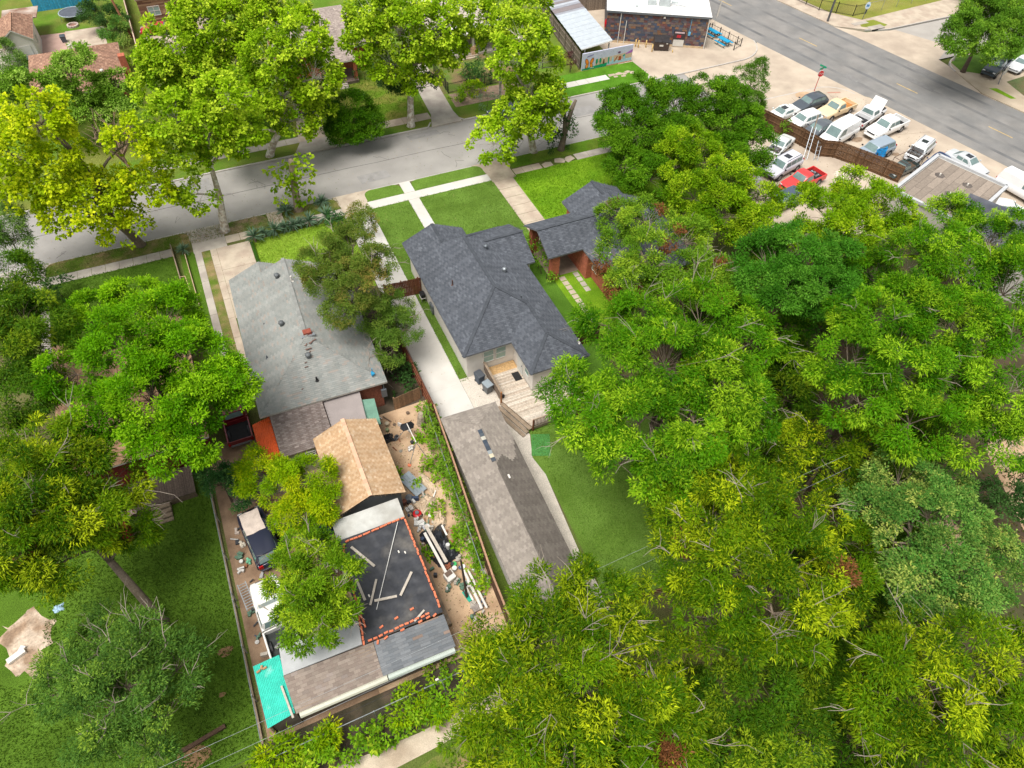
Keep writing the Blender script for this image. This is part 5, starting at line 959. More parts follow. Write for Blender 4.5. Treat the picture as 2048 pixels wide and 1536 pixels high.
for (x, y, s), l_ in zip([(.55, 57.1, 1.5), (1.5, 57.5, 1.1), (2.5, 57.4, 1.5), (3.5, 57.6, 1.2), (4.2, 57.5, 1.3), (4.9, 57.7, 1.1), (5.8, 57.5, 1.5), (7.5, 57.4, 1.7), (4.1, 59.9, 1.5), (7.7, 60.0, 1.4), (-5.75, 57.9, 1.1)], yl): yucca(l_, x, y, s)
# trampoline, fire pit
t = thing('trampoline', 'round trampoline in front of the blue fence', 'trampoline', (-12.4, 112.9, 0)); MB().disc((0, 0, .86), 1.55, 24, .02).build('mat', mat('tramp_mat', S(92, 98, 108)), t)
MB().tube([(1.65 * math.cos(a), 1.65 * math.sin(a), .88) for a in [i * math.pi / 12 for i in range(25)]], .06, 6).build('rim', mat('tramp_rim', S(176, 190, 198)), t)
for i in range(4): a = i * math.pi / 2 + .4; MB().tube([(1.6 * math.cos(a), 1.6 * math.sin(a), .86), (1.7 * math.cos(a), 1.7 * math.sin(a), 0)], .03, 6).build('leg', m_galv, t)
t = thing('fire_pit', 'round stone fire pit on the lawn near the trampoline', 'fire pit', (-12.7, 110.6, 0))
for i in range(12): a = i * math.pi / 6; MB().cbox((.62 * math.cos(a), .62 * math.sin(a), .12), (.3, .2, .26), a + math.pi / 2).build('stone', mat('pit_stone', S(206, 186, 176)), t)
MB().disc((0, 0, .02), .55, 12, .05).build('ash_bed', mat('ash', S(150, 110, 96)), t)
# red mower, sheet metal etc. in the sandy yard
t = thing('parasol_frame', 'black folded parasol on a slanting pole with three rods in the sandy yard', 'parasol', (6.2, 28.6, 0))
b = MB()
for i in range(8): a0, a1 = i * math.pi / 4, (i + 1) * math.pi / 4; b.poly([(.25, 1.6, 1.75), (.25 + .55 * math.cos(a0), 1.6 + .4 * math.sin(a0), 1.35 + .1 * math.sin(3 * a0)), (.25 + .55 * math.cos(a1), 1.6 + .4 * math.sin(a1), 1.35 + .1 * math.sin(3 * a1))])
b.build('canopy', mat('black_cloth', S(36, 38, 42), rough=.7), t); MB().tube([(.25, 1.6, 1.7), (.35, -.1, 1.5)], .035, 6).build('pole', m_white, t)
for e in [(-.5, -.8), (.9, -.9), (-.8, 1.6)]: MB().tube([(.35, -.1, 1.5) if e[1] < 0 else (.2, 1.5, 1.4), (e[0], e[1], .02)], .025, 5).build('rod', m_galv, t)
MB().disc((-.52, -.82, 0), .14, 8, .08).build('foot', m_obrick, t)
t = thing('clothes_stump', 'rough grey tree stump beside the vine fence', 'stump', (7.75, 31.0, 0)); t.name = 'stump'; MB().tube([(0, 0, -.1), (0, 0, .3), (.03, 0, .9), (.05, .05, 1.2)], [.42, .32, .28, .2], 9).build('wood', mat('stump_wood', S(176, 160, 140), var=.25, scale=5), t)
tag(MB().cbox((5.35, 26.1, .25), (.95, 2.0, .04), .35).cbox((5.2, 26.15, .285), (.05, 2.0, .03), .35).cbox((5.5, 26.05, .285), (.05, 2.0, .03), .35).build('metal_sheet', mat('grey_sheet', S(166, 176, 182), rough=.45, metal=.3)), 'grey ribbed metal sheets leaning beside the tan shed', 'metal sheet')
def cloth(label, name, c, rx, ry, h, m, seed=0, cat='tarp', a=0, n=12, wob=.12):
    r_ = random.Random(seed); b = MB(); W = n
    for j in range(W + 1):
        for i in range(W + 1):
            u, v = i / W * 2 - 1, j / W * 2 - 1; f = max(0, 1 - max(abs(u), abs(v)) ** 3); e = 1 + wob * math.sin(5 * math.atan2(v, u) + seed)
            x, y = u * rx * e, v * ry * e; ca, sa = math.cos(a), math.sin(a)
            b.v.append((c[0] + x * ca - y * sa, c[1] + x * sa + y * ca, c[2] + h * f * (.55 + .45 * r_.random()) + .01))
    for j in range(W):
        for i in range(W): q = j * (W + 1) + i; b.f.append((q, q + 1, q + W + 2, q + W + 1)); b.c.append(None)
    return tag(b.build(name, m, smooth=False), label, cat)
m_beige = mat('beige_canvas', S(208, 186, 158), var=.12, scale=3); m_btarp = mat('black_plastic', S(44, 46, 52), rough=.4, var=.3, scale=4, spec=.5)
cloth('narrow beige tarp beside the grey metal sheets', 'tarp', (6.35, 25.9, 0), .35, .95, .35, m_beige, 1, a=.35); cloth('beige tarp over boxes by the tan shed corner', 'tarp', (5.7, 24.3, 0), .75, .6, .55, m_beige, 2, a=.4); cloth('second beige tarp draped below the first', 'tarp', (6.15, 22.9, 0), .45, .75, .5, m_beige, 3, a=-.3)
cloth('big heap under black plastic right of the tarp roof', 'tarp', (5.45, 20.9, 0), .85, 1.45, .8, m_btarp, 4, a=.12); cloth('black sack pile by the flower pots', 'tarp', (4.95, 30.6, 0), .45, .35, .5, m_btarp, 5)
for i, (p, q, w_, l_, nm) in enumerate([((5.0, 22.3, .95), (5.35, 19.3, .9), .22, 'long pale board on the black plastic heap', 'board'), ((4.75, 21.8, .95), (5.1, 18.8, .6), .18, 'broken white board left on the black plastic heap', 'board'), ((5.05, 19.5, .55), (5.1, 18.4, .5), .1, 'short white pole sticking out below the heap', 'pole'), ((6.0, 21.9, .9), (6.05, 21.1, .85), .12, 'white slat lying on top of the heap', 'slat'), ((7.35, 20.6, .15), (7.5, 17.2, .12), .16, 'bundle of weathered boards along the fence', 'board'), ((7.15, 20.0, .2), (7.35, 16.9, .2), .12, 'thin weathered board beside the bundle at the fence', 'board'), ((6.25, 18.6, .3), (6.35, 15.8, .25), .2, 'left white pipe by the pecan', 'pipe'), ((6.5, 18.5, .35), (6.65, 15.7, .3), .16, 'right white pipe by the pecan', 'pipe'), ((5.95, 17.6, .25), (6.1, 16.0, .2), .12, 'white post on the turquoise scrap', 'post'), ((6.55, 21.6, .3), (6.65, 20.9, .3), .16, 'rusty pipe at the edge of the heap', 'pipe')]):
    mm = m_white if 'white' in l_ else (mat('rust', S(150, 96, 66)) if 'rust' in l_ else mat('pale_plank', S(196, 186, 172)))
    b = MB().tube([p, q], w_ / 2, 8) if nm in ('pipe', 'pole') else MB().bar(p, q, w_, .05)
    tag(b.build(nm, mm), l_, nm)
t = thing('cabinet', 'tipped white cabinet below the black plastic heap', 'cabinet', (5.25, 18.5, 0), .3); MB().hexa([(-.3, -.25, 0), (.3, -.25, 0), (.3, .35, .12), (-.3, .35, .12)], [(-.32, -.3, .55), (.32, -.3, .55), (.32, .3, .75), (-.32, .3, .75)]).build('case', m_white, t, bevel=.05); MB().cbox((0, .12, .72), (.45, .3, .06), 0, (.25, 'X')).build('opening', mat('dirty_inside', S(110, 92, 80)), t)
t = thing('lawn_mower', 'red lawn mower beside the black tarp roof', 'mower', (4.85, 23.7, 0), .4); MB().tube([(0, 0, .15), (0, 0, .32), (0, 0, .38)], [.3, .3, .15], 12).build('deck_cover', mat('mower_red', S(214, 30, 36), rough=.4), t); MB().tube([(0, 0, .36), (0, 0, .5)], .14, 10).build('engine', m_grey, t); MB().bar((-.2, .2, .3), (-.25, .9, .9), .03).bar((.2, .2, .3), (.15, .9, .9), .03).bar((-.25, .9, .9), (.15, .9, .9), .03).build('handle', m_black, t)
for sx, sy in ((-.25, -.2), (.25, -.2), (-.25, .22), (.25, .22)): MB().tube([(sx - .03, sy, .1), (sx + .03, sy, .1)], .1, 8).build('wheel', m_black, t)
for i, (x, y, sx, sy, sz, c, l_, nm) in enumerate([(4.5, 24.3, .5, .35, .3, (206, 202, 196), 'white crate beside the red mower', 'crate'), (4.75, 23.0, .7, .35, .25, (222, 220, 214), 'white fibreglass panel below the red mower', 'panel'), (5.1, 22.6, .5, .25, .2, (206, 206, 210), 'small white box at the top of the black heap', 'box'), (4.35, 24.9, .3, .3, .45, (150, 90, 70), 'rusty red drum beside the shed corner', 'drum'), (4.75, 25.1, .5, .5, .35, (118, 122, 126), 'grey round tub at the shed corner', 'tub'), (5.85, 19.3, .3, .3, .25, (60, 176, 96), 'bright green can at the foot of the heap', 'can'), (5.75, 19.0, .3, .3, .3, (222, 220, 214), 'white bucket next to the green can', 'bucket'), (5.45, 19.4, .5, .35, .15, (160, 96, 66), 'stack of rusty bricks under the heap', 'bricks'), (5.85, 17.0, .3, .8, .1, (40, 176, 150), 'turquoise plastic scrap near the white pipes', 'scrap'), (6.05, 16.0, .5, .4, .25, (150, 140, 132), 'pile of white and brown junk near the white pipes', 'junk pile'), (6.3, 18.9, .3, .3, .25, (230, 228, 224), 'white tub above the white pipes', 'tub'), (5.3, 31.8, .3, .25, .35, (190, 176, 150), 'beige pail below the yard window', 'pail'), (5.15, 31.3, .25, .25, .3, (140, 150, 110), 'green flower pot below the yard window', 'pot'), (5.5, 29.2, .25, .25, .04, (150, 142, 128), 'round stepping disc in the sandy yard', 'disc'), (5.85, 20.4, .25, .25, .95, (206, 206, 202), 'white can standing on the black heap', 'can')]):
    b = MB().tube([(x, y, 0), (x, y, sz)], [sx * .5, sx * .55], 10) if nm in ('drum', 'tub', 'bucket', 'can', 'pail', 'pot', 'disc') else MB().cbox((x, y, sz / 2), (sx, sy, sz), rnd(-.5, .5)).cbox((x + rnd(-.1, .1), y + .05, sz + .03), (sx * .7, sy * .6, .06), rnd(-.8, .8))
    tag(b.build(nm.replace(' ', '_'), mat('junk_%d' % i, S(*c), var=.15, scale=5, rough=.6)), l_, nm)
def ladder(label, p, q, w=.4, m=None, n=9):
    t = thing('ladder', label, 'ladder'); p, q = Vector(p), Vector(q); d = (q - p); s = d.cross(Vector((0, 0, 1))); s = (s.normalized() if s.length > .01 else Vector((1, 0, 0))) * w / 2
    for k_ in (-1, 1): MB().bar(p + s * k_, q + s * k_, .05, .06).build('rail', m or m_galv, t)
    for i in range(n): c = p + d * ((i + .5) / n); MB().bar(c - s, c + s, .04, .03).build('rung', m or m_galv, t)
ladder('aluminium rack lying along the chain-link fence', (-6.95, 23.3, .5), (-6.7, 21.4, .5), .5, m_galv, 10)
ladder('wooden ladder leaning at the left fence under the trees', (-6.6, 33.0, 1.2), (-6.1, 30.8, .3), .45, m_wood, 7)
ladder('long aluminium ladder leaning on the car lot fence', (58.6, 48.5, .05), (60.3, 50.3, 2.6), .4, m_galv, 9); ladder('short ladder leaning on the car lot fence', (59.6, 47.9, .05), (60.5, 49.0, 1.6), .4, m_galv, 5)
tag(MB().bar((60.2, 50.0, .6), (60.9, 50.9, 3.6), .1, .08).build('beam', m_wood), 'tall wooden beam sticking up over the car lot fence', 'beam')
# stones and bits along the left yard strip
for i, (x, y, c, l_) in enumerate([(-6.6, 27.3, (206, 190, 176), 'pale stone nearest the dark glossy tree'), (-6.45, 26.2, (214, 204, 186), 'row of pale stones beside the chain-link fence'), (-6.35, 24.9, (110, 176, 140), 'green garden ornament beside the chain-link fence'), (-6.2, 20.0, (196, 186, 140), 'tan block beside the chain-link fence'), (-5.75, 23.4, (170, 168, 166), 'heap of silver scrap behind the navy pickup')]):
    b = MB()
    for k_ in range(6): b.cbox((x + rnd(-.12, .12), y + rnd(-.3, .3), .08), (.16, .14, .14), rnd(0, 3), (rnd(-.4, .4), 'X'))
    tag(b.build('stone_row' if 'stone' in l_ else 'yard_clutter', mat('clut_%d' % i, S(*c), var=.2, scale=6)), l_, 'clutter')
for i, (x, y, sx, c, l_) in enumerate([(-4.0, 26.0, .7, (40, 42, 44), 'black bags piled beside the navy pickup'), (-3.9, 24.9, .45, (34, 60, 50), 'dark green tub beside the navy pickup'), (-4.0, 23.8, .4, (190, 170, 150), 'pale bowl beside the navy pickup'), (-1.3, 25.1, .7, (40, 70, 110), 'blue wheelbarrow tray under the yellow-green tree'), (-1.4, 23.9, .4, (150, 160, 150), 'cluster of pale buckets left of the white flat roof')]):
    cloth(l_, 'yard_pile', (x, y, 0), sx, sx * .7, .7, mat('pile_%d' % i, S(*c), rough=.5, var=.25, scale=4), 20 + i, cat='pile')
for i, (p, q, l_) in enumerate([((-1.3, 23.3, .8), (-1.25, 21.5, .7), 'white post leaning left of the white flat roof'), ((-1.0, 22.9, 1.3), (-.85, 20.9, 1.2), 'long white board leaning at the left of the tarp roof')]): tag(MB().bar(p, q, .12, .06).build('leaning_board', m_white), l_, 'board')
t = thing('wheelbarrow_fire', 'grey wash tub on the stained patio by the orange roof', 'tub', (-4.9, 31.8, 0)); t.name = 'wash_tub'; MB().hexa([(-.3, -.2, .02), (.3, -.2, .02), (.3, .2, .02), (-.3, .2, .02)], [(-.4, -.3, .45), (.4, -.3, .45), (.4, .3, .45), (-.4, .3, .45)]).build('basin', m_galv, t)
# left lawn bits
tag(MB().bar((-11.9, 15.0, .12), (-9.4, 15.4, .1), .22, .2).build('log', mat('log_bark', S(96, 74, 58), var=.2, scale=5)), 'long log lying at the edge of the bottom left lawn', 'log')
tag(MB().cbox((-19.9, 24.2, .12), (1.0, .35, .2), .4).cbox((-19.6, 24.5, .1), (.4, .3, .2), 1.0).build('broken_board', m_white), 'white broken board on the bare sandy patch', 'board')
cloth('pile of white and pink cloth at the left back deck', 'rag_pile', (-12.9, 31.6, .5), .5, .6, .4, mat('rags', S(226, 206, 196), var=.15, scale=6, col2=S(196, 130, 120)), 41, cat='rags')
cloth('small blue and white rag near the sandy patch', 'rag', (-17.6, 26.4, 0), .3, .25, .15, mat('blue_rag', S(170, 200, 220), var=.2, scale=8), 42, cat='rag')
tag(MB().cbox((-13.8, 29.8, .6), (1.8, 1.0, 1.2), .1).build('storage_box', mat('red_box', S(140, 36, 36), var=.1)), 'red storage box under the leaning pecan', 'box')
# rubbish seen through the bottom right trees
for i, (x, y, sx, sy, sz, c, l_) in enumerate([(17.6, 2.0, 1.2, .5, .3, (196, 196, 192), 'white sheet seen between the bottom trees'), (19.2, 1.4, 1.4, 1.0, .4, (226, 226, 222), 'white panel on the ground between the bottom right pecans'), (20.3, .8, 1.2, .8, .5, (120, 124, 130), 'grey sheet on the ground between the bottom right pecans'), (16.2, .6, .5, .6, .5, (200, 190, 176), 'cream box on the ground below the bottom trees'), (18.6, 3.0, 1.0, .6, .4, (176, 170, 166), 'pale junk in the shade between the bottom trees')]):
    tag(MB().cbox((x, y, sz / 2), (sx, sy, sz), rnd(-.6, .6)).build('panel', mat('rub_%d' % i, S(*c), var=.2, scale=4)), l_, 'panel')
tag(MB().tube([(8.3, 27.6, .0), (8.0, 26.9, .03)], .05, 5).build('white_tube', m_white), 'short white tube lying in the sandy yard', 'tube')

# small scrap packed along the junk strips
rj = random.Random(5); jc = [(206, 202, 196), (150, 96, 66), (60, 62, 66), (176, 168, 156), (110, 92, 76), (196, 186, 172), (90, 120, 100), (70, 84, 110), (222, 220, 214)]
def junk(n, box, label, group):
    for i in range(n):
        x, y = rj.uniform(box[0], box[2]), rj.uniform(box[1], box[3]); c = rj.choice(jc); k = rj.random(); sx, sy, sz = rj.uniform(.12, .5), rj.uniform(.1, .3), rj.uniform(.08, .4); a = rj.uniform(0, 3)
        if k < .35: b = MB().cbox((x, y, sz / 2), (sx, sy, sz), a, (rj.uniform(-.1, .1), 'X'))
        elif k < .6: b = MB().bar((x, y, .08), (x + .9 * sx * math.cos(a) * 2, y + .9 * math.sin(a) * 2 * sx, .12 + sz * .5), .07, .05)
        elif k < .8: b = MB().tube([(x, y, 0), (x, y, sz * .7), (x, y, sz * .8)], [.1, .14, .12], 9)
        else: b = MB().cbox((x, y, .12), (sx, sy, .2), a).cbox((x + .1, y + .05, .28), (sx * .7, sy * .7, .12), a + .6).cbox((x - .12, y - .1, .1), (sx * .5, sy * .9, .18), a + 1.2)
        tag(b.build('scrap_piece', mat('scrap_%d' % jc.index(c), S(*c), var=.2, scale=6, rough=.6)), label, 'scrap', group)
junk(34, (4.25, 21.8, 6.3, 25.0), 'small scrap piece in the junk strip beside the red mower', 'scrap beside the red mower'); junk(26, (4.4, 17.6, 6.6, 21.8), 'small scrap piece around the black plastic heap', 'scrap around the black heap'); junk(18, (5.6, 15.2, 7.0, 18.4), 'small scrap piece beside the white pipes', 'scrap beside the white pipes')
junk(26, (-4.1, 22.6, -1.2, 27.0), 'small scrap piece between the navy SUV and the tarp roof', 'scrap beside the navy SUV'); junk(16, (-6.9, 16.5, -6.5, 28), 'small scrap piece along the chain-link fence', 'scrap along the chain-link fence'); junk(14, (-6.9, 29.5, -3.9, 34), 'small scrap piece on the patio by the orange roof', 'scrap by the orange roof'); junk(12, (4.9, 28.5, 7.4, 32.6), 'small scrap piece in the sandy yard by the gate', 'scrap by the yard gate')
# ================================================================ vehicles
m_cglass = mat('car_glass', S(118, 140, 138), rough=.06, var=.15, scale=2, spec=.7); m_tyre = mat('tyre', (.02, .02, .021), rough=.8, var=.2); m_rim = mat('wheel_rim', S(150, 152, 156), rough=.35, metal=.5, var=.1)
m_hl = mat('headlight', S(214, 216, 214), rough=.15, spec=.6, var=.05); m_tl = mat('tail_light', S(180, 24, 26), rough=.25, var=.05); m_plas = mat('dark_plastic', (.03, .03, .032), rough=.6)
def paint(c): return mat('paint_%d_%d_%d' % c, S(*c, k=.9), rough=.35, var=.04, scale=1.0, fine=.03, spec=.5, coat=.5)
def loft(sections, name, m, parent, bevel=.0, smooth=True, caps=True):
    """sections: list of equal-length closed rings of points"""
    b = MB(); k = len(sections[0])
    for s in sections: b.v += [tuple(p) for p in s]
    for i in range(len(sections) - 1):
        for j in range(k): j2 = (j + 1) % k; b.f.append((i * k + j, i * k + j2, (i + 1) * k + j2, (i + 1) * k + j)); b.c.append(None)
    if caps: b.f.append(tuple(reversed(range(k)))); b.f.append(tuple((len(sections) - 1) * k + j for j in range(k))); b.c += [None] * 2
    o = b.build(name, m, parent, smooth=smooth)
    if smooth:
        me = o.data
        try: me.set_sharp_from_angle(angle=math.radians(38))
        except Exception: pass
    return o
def ring(x, w, zb, zt, cr=.03):
    return [(x, -w * .9, zb), (x, -w, zb + .18), (x, -w, zt - .14), (x, -w * .93, zt - .02), (x, -w * .5, zt + cr), (x, w * .5, zt + cr), (x, w * .93, zt - .02), (x, w, zt - .14), (x, w, zb + .18), (x, w * .9, zb)]
CAR = dict(  # L, W, hood z (front, cowl), belt z, roof z, x of windshield base, roof front, roof rear, rear-glass base, tail z
    sedan=(4.75, 1.80, .70, .93, .96, 1.43, .95, .30, -.95, -1.65, .98), coupe=(4.5, 1.76, .68, .90, .93, 1.34, .80, .10, -.95, -1.75, .95),
    hatch=(4.25, 1.76, .76, .98, 1.0, 1.50, 1.05, .45, -1.55, -1.98, 1.0), suv=(4.9, 1.92, .95, 1.12, 1.14, 1.78, 1.25, .65, -1.95, -2.33, 1.14),
    wagon=(4.7, 1.80, .78, 1.0, 1.02, 1.55, 1.1, .45, -1.65, -2.2, 1.02), minivan=(4.6, 1.82, .9, 1.08, 1.1, 1.68, 1.15, .55, -1.8, -2.2, 1.1), van=(5.6, 2.0, 1.0, 1.2, 1.25, 2.25, 1.75, 1.05, -2.55, -2.78, 1.25),
    pickup=(5.5, 1.92, .98, 1.12, 1.14, 1.76, 1.1, .5, -.45, -.62, 1.05), crew=(5.9, 1.98, 1.05, 1.2, 1.22, 1.88, 1.35, .75, -.85, -1.02, 1.15))
def vehicle(kind, label, col, x, y, deg, group='cars parked in the lot', scale=1.0, roofcol=None, hood_open=0, sunroof=False, cat=None, rack=False, bedcol=None, glass=None, engine=False):
    L, W, zh0, zh1, zb, zr, xw, xr0, xr1, xg, zt = CAR[kind]; w = W / 2; hl = L / 2; gl = glass or m_cglass
    nm = {'pickup': 'pickup_truck', 'crew': 'pickup_truck', 'van': 'cargo_van', 'suv': 'sport_utility_car', 'minivan': 'minivan', 'coupe': 'coupe_car', 'sedan': 'sedan_car', 'hatch': 'hatchback_car', 'wagon': 'station_wagon'}[kind]
    t = thing(nm, label, cat or {'pickup': 'pickup', 'crew': 'pickup', 'van': 'van', 'suv': 'SUV'}.get(kind, 'car'), (x, y, .008), math.radians(deg), group); t.scale = (scale,) * 3
    m = paint(col); lo = .30 if kind in ('sedan', 'coupe', 'hatch', 'wagon', 'minivan') else .42
    pk = kind in ('pickup', 'crew')
    secs = [ring(hl, w * .80, lo + .12, zh0 - .12, .0), ring(hl - .12, w * .93, lo + .02, zh0 - .02), ring(hl - .5, w * .98, lo, zh0 + .03), ring(xw + .1, w, lo, zh1), ring(xw - .2, w, lo, zb)]
    if pk: secs += [ring(xg, w, lo, zb)]
    else: secs += [ring(0, w, lo, zb), ring(xg + .1, w, lo, zb), ring(-hl + .35, w * .98, lo, zt), ring(-hl + .08, w * .93, lo + .04, zt - .06), ring(-hl, w * .84, lo + .14, zt - .2)]
    body = loft(secs, 'body', m, t)
    rw = w * .76 if kind != 'van' else w * .84; bw = w * .92
    mid = .5 * (xr0 + xr1)
    def gring(x, wb, wt, z0, z1): return [(x, -wb, z0), (x, -wt, z1 - .05), (x, -wt * .8, z1), (x, wt * .8, z1), (x, wt, z1 - .05), (x, wb, z0)]
    gs = [[(xw + .02, -bw * .9, zb - .05), (xw, -bw * .9, zb - .02), (xw, -bw * .8, zb), (xw, bw * .8, zb), (xw, bw * .9, zb - .02), (xw + .02, bw * .9, zb - .05)], gring(xr0, bw, rw, zb - .05, zr - .03), gring(mid, bw, rw, zb - .05, zr + .02), gring(xr1, bw, rw * .97, zb - .05, zr - .02),
          [(xg, -bw * .9, zb - .05), (xg, -bw * .9, zb - .02), (xg, -bw * .8, zb), (xg, bw * .8, zb), (xg, bw * .9, zb - .02), (xg, bw * .9, zb - .05)]]
    cab = loft(gs, 'cabin', paint(roofcol) if roofcol else m, t)
    def pane(name, p, off=.018):
        P = [Vector(q) for q in p]; n = (P[1] - P[0]).cross(P[2] - P[0]).normalized(); c = sum(P, Vector()) / len(P)
        if n.dot(c - Vector((mid, 0, zb))) < 0: n = -n; P = P[::-1]
        MB().hexa([tuple(q - n * .03) for q in P], [tuple(q + n * off) for q in P]).build(name, gl, t)
    def on(a, b, f): return tuple(a[i] + (b[i] - a[i]) * f for i in range(3))
    f0, f1 = .1, .9
    WS = [((xw, s * bw * .8, zb), (xr0, s * rw * .8, zr - .03)) for s in (-1, 1)]
    pane('windshield', [on(*WS[0], f0), on(*WS[1], f0), on(*WS[1], f1), on(*WS[0], f1)])
    if kind != 'van':
        RG = [((xg, s * bw * .8, zb), (xr1, s * rw * .76, zr - .02)) for s in (-1, 1)]
        pane('rear_window', [on(*RG[0], .15), on(*RG[1], .15), on(*RG[1], .88), on(*RG[0], .88)])
    n_side = {'coupe': 1, 'pickup': 1, 'van': 1, 'sedan': 2, 'crew': 2}.get(kind, 3)
    xa, xb = (xr0 + .35 * (xw - xr0), xr1 - .02) if kind != 'van' else (xr0 + .35 * (xw - xr0), xr0 - .85)
    for s in (-1, 1):
        for i in range(n_side):
            a = xa + (xb - xa) * i / n_side; b = xa + (xb - xa) * (i + 1) / n_side; a -= .04 if i else 0; b += .04
            def sp(x, f):
                wb_, wt_ = bw, rw; return (x, s * (wb_ + (wt_ - wb_) * f), zb - .05 + (zr - .08 - (zb - .05)) * f)
            top0 = a - (.30 if i == 0 else 0)
            if top0 < b + .05: top0 = a - .1
            pane('side_window', [sp(a, .18), sp(top0, .86), sp(b, .86), sp(b, .18)], .012)
        MB().cbox((xw - .15, s * (w + .08), zb + .08), (.12, .16, .13)).build('mirror', m if kind in ('sedan', 'coupe', 'hatch', 'wagon') else m_plas, t)
        MB().cbox((hl - .10, s * w * .66, zh0 - .10), (.16, w * .34, .14)).build('headlight', m_hl, t)
        MB().cbox((-hl + .03 if not pk else -hl + .02, s * w * (.72 if not pk else .88), zt - (.25 if kind not in ('suv', 'van', 'minivan') else .1)), (.1, w * (.3 if not pk else .16), .16 if kind not in ('suv', 'minivan') else .3)).build('tail_light', m_tl, t)
        for wx in ((hl * .64), (-hl * .58)):
            R_ = .33 if lo < .35 else .39; wh = MB().tube([(wx, s * (w - .20), R_), (wx, s * (w + .012), R_)], R_, 18).build('wheel', m_tyre, t); MB().tube([(wx, s * (w + .0), R_), (wx, s * (w + .025), R_)], R_ * .62, 12).build('rim', m_rim, wh)
            MB().tube([(wx, s * (w - .3), R_ + .02), (wx, s * (w + .004), R_ + .02)], R_ + .07, 18).build('wheel_arch', m_plas, t)
    MB().cbox((hl - .01, 0, zh0 - .16), (.06, w * 1.0, .14)).build('grille', m_plas, t)
    MB().cbox((hl - .02, 0, lo + .12), (.14, w * 1.6, .16)).build('bumper', m_plas if kind in ('suv',) else m, t, bevel=.03); MB().cbox((-hl + .02, 0, lo + .14), (.14, w * 1.6, .16)).build('bumper', m_rim if pk else m, t, bevel=.03)
    if sunroof: MB().cbox((mid + .25, 0, zr + .012), (.7, rw * 1.0, .02)).build('sunroof', m_dglass, t)
    if rack:
        for s in (-1, 1): MB().bar((xr0 - .1, s * rw * .85, zr + .06), (xr1 + .1, s * rw * .85, zr + .06), .04).build('roof_rail', m_rim, t)
    if pk:
        bx0, bx1 = -hl + .05, xg - .06; bt = zt
        for s in (-1, 1): MB().box(bx0, min(s * w, s * (w - .12)), lo + .05, bx1, max(s * w, s * (w - .12)), bt).build('bed_side', m, t, bevel=.03)
        MB().box(bx1 - .06, -w + .12, lo + .05, bx1, w - .12, bt).build('bed_front', m, t); MB().box(bx0 - .02, -w + .12, lo + .08, bx0 + .05, w - .12, bt - .02).build('tailgate', m, t)
        MB().box(bx0 + .05, -w + .12, lo + .02, bx1 - .06, w - .12, lo + .22).build('bed_floor', mat('bed_%d' % (bedcol or (40, 0, 0))[0], S(*(bedcol or (52, 52, 54))), var=.25, scale=3), t)
    if hood_open:
        h_ = MB(); hx = xw + .05; Lh = hl - .25 - hx; a = math.radians(hood_open)
        h_.hexa([(hx, -w * .86, zh1 + .03), (hx + Lh * math.cos(a), -w * .8, zh1 + Lh * math.sin(a)), (hx + Lh * math.cos(a), w * .8, zh1 + Lh * math.sin(a)), (hx, w * .86, zh1 + .03)], [(hx, -w * .86, zh1 + .07), (hx + Lh * math.cos(a) - .04, -w * .8, zh1 + Lh * math.sin(a) + .04), (hx + Lh * math.cos(a) - .04, w * .8, zh1 + Lh * math.sin(a) + .04), (hx, w * .86, zh1 + .07)])
        h_.build('open_hood', m, t)
    if hood_open or engine:
        e = MB(); e.box(xw + .2, -w * .78, zh0, hl - .25, w * .78, zh1 + .045); e.build('engine_bay', mat('engine_dark', S(60, 56, 54), var=.5, scale=8, col2=S(130, 124, 118)), t)
        for i in range(7): MB().cbox((rnd(xw + .4, hl - .4), rnd(-w * .6, w * .6), zh1 + .07), (rnd(.15, .4), rnd(.12, .3), .1), rnd(0, 2)).build('engine_part', random.choice([m_rim, m_plas, m_galv]), t)
    return t
CL = 'cars parked in the lot'
vehicle('wagon', 'charcoal station wagon at the top left of the car lot', (74, 82, 90), 66.3, 57.3, 186)
vehicle('coupe', 'white coupe with black sunroof behind the fence end', (236, 236, 232), 61.6, 56.6, 188, sunroof=True)
vehicle('hatch', 'white crossover between the white coupe and the tan pickup', (238, 238, 236), 63.0, 54.3, 187, scale=1.06)
vehicle('pickup', 'tan pickup with rusty open bed', (232, 206, 164), 68.2, 54.9, 190, bedcol=(190, 130, 70))
vehicle('sedan', 'dark grey sedan squeezed beside the white van', (88, 94, 100), 63.3, 52.2, 193)
vehicle('van', 'white cargo van with rounded roof nose to the fence', (240, 240, 238), 64.4, 50.2, 195)
vehicle('pickup', 'white pickup facing the street with its hood raised', (236, 236, 236), 70.8, 52.3, 17, hood_open=62, bedcol=(46, 46, 50))
vehicle('crew', 'white four-door pickup with black bed', (242, 242, 240), 71.0, 49.5, 190, bedcol=(40, 40, 42))
vehicle('suv', 'blue-grey SUV with a blue sheet over its side', (150, 164, 176), 66.2, 46.2, 187)
vehicle('pickup', 'dark green old pickup with a rack behind the workshop', (60, 74, 74), 66.75, 42.5, 189, scale=.75, bedcol=(96, 80, 66))
vehicle('minivan', 'silver people carrier with hood raised and engine showing', (214, 216, 218), 71.1, 44.4, 201, hood_open=55, sunroof=True, rack=True, scale=.97)
vehicle('sedan', 'dark blue car behind the corner of the workshop roof', (46, 62, 100), 71.3, 42.1, 196, scale=.85)
vehicle('sedan', 'silver sedan with sunroof parked along the street side of the workshop', (200, 204, 206), 74.2, 40.6, -82, sunroof=True)
vehicle('van', 'white van at the right edge beside the workshop', (242, 242, 242), 75.6, 34.6, -82, scale=.92)
vehicle('hatch', 'white hatchback with front wheel missing its cover below the workshop', (236, 236, 234), 71.4, 32.9, -38, scale=.95)
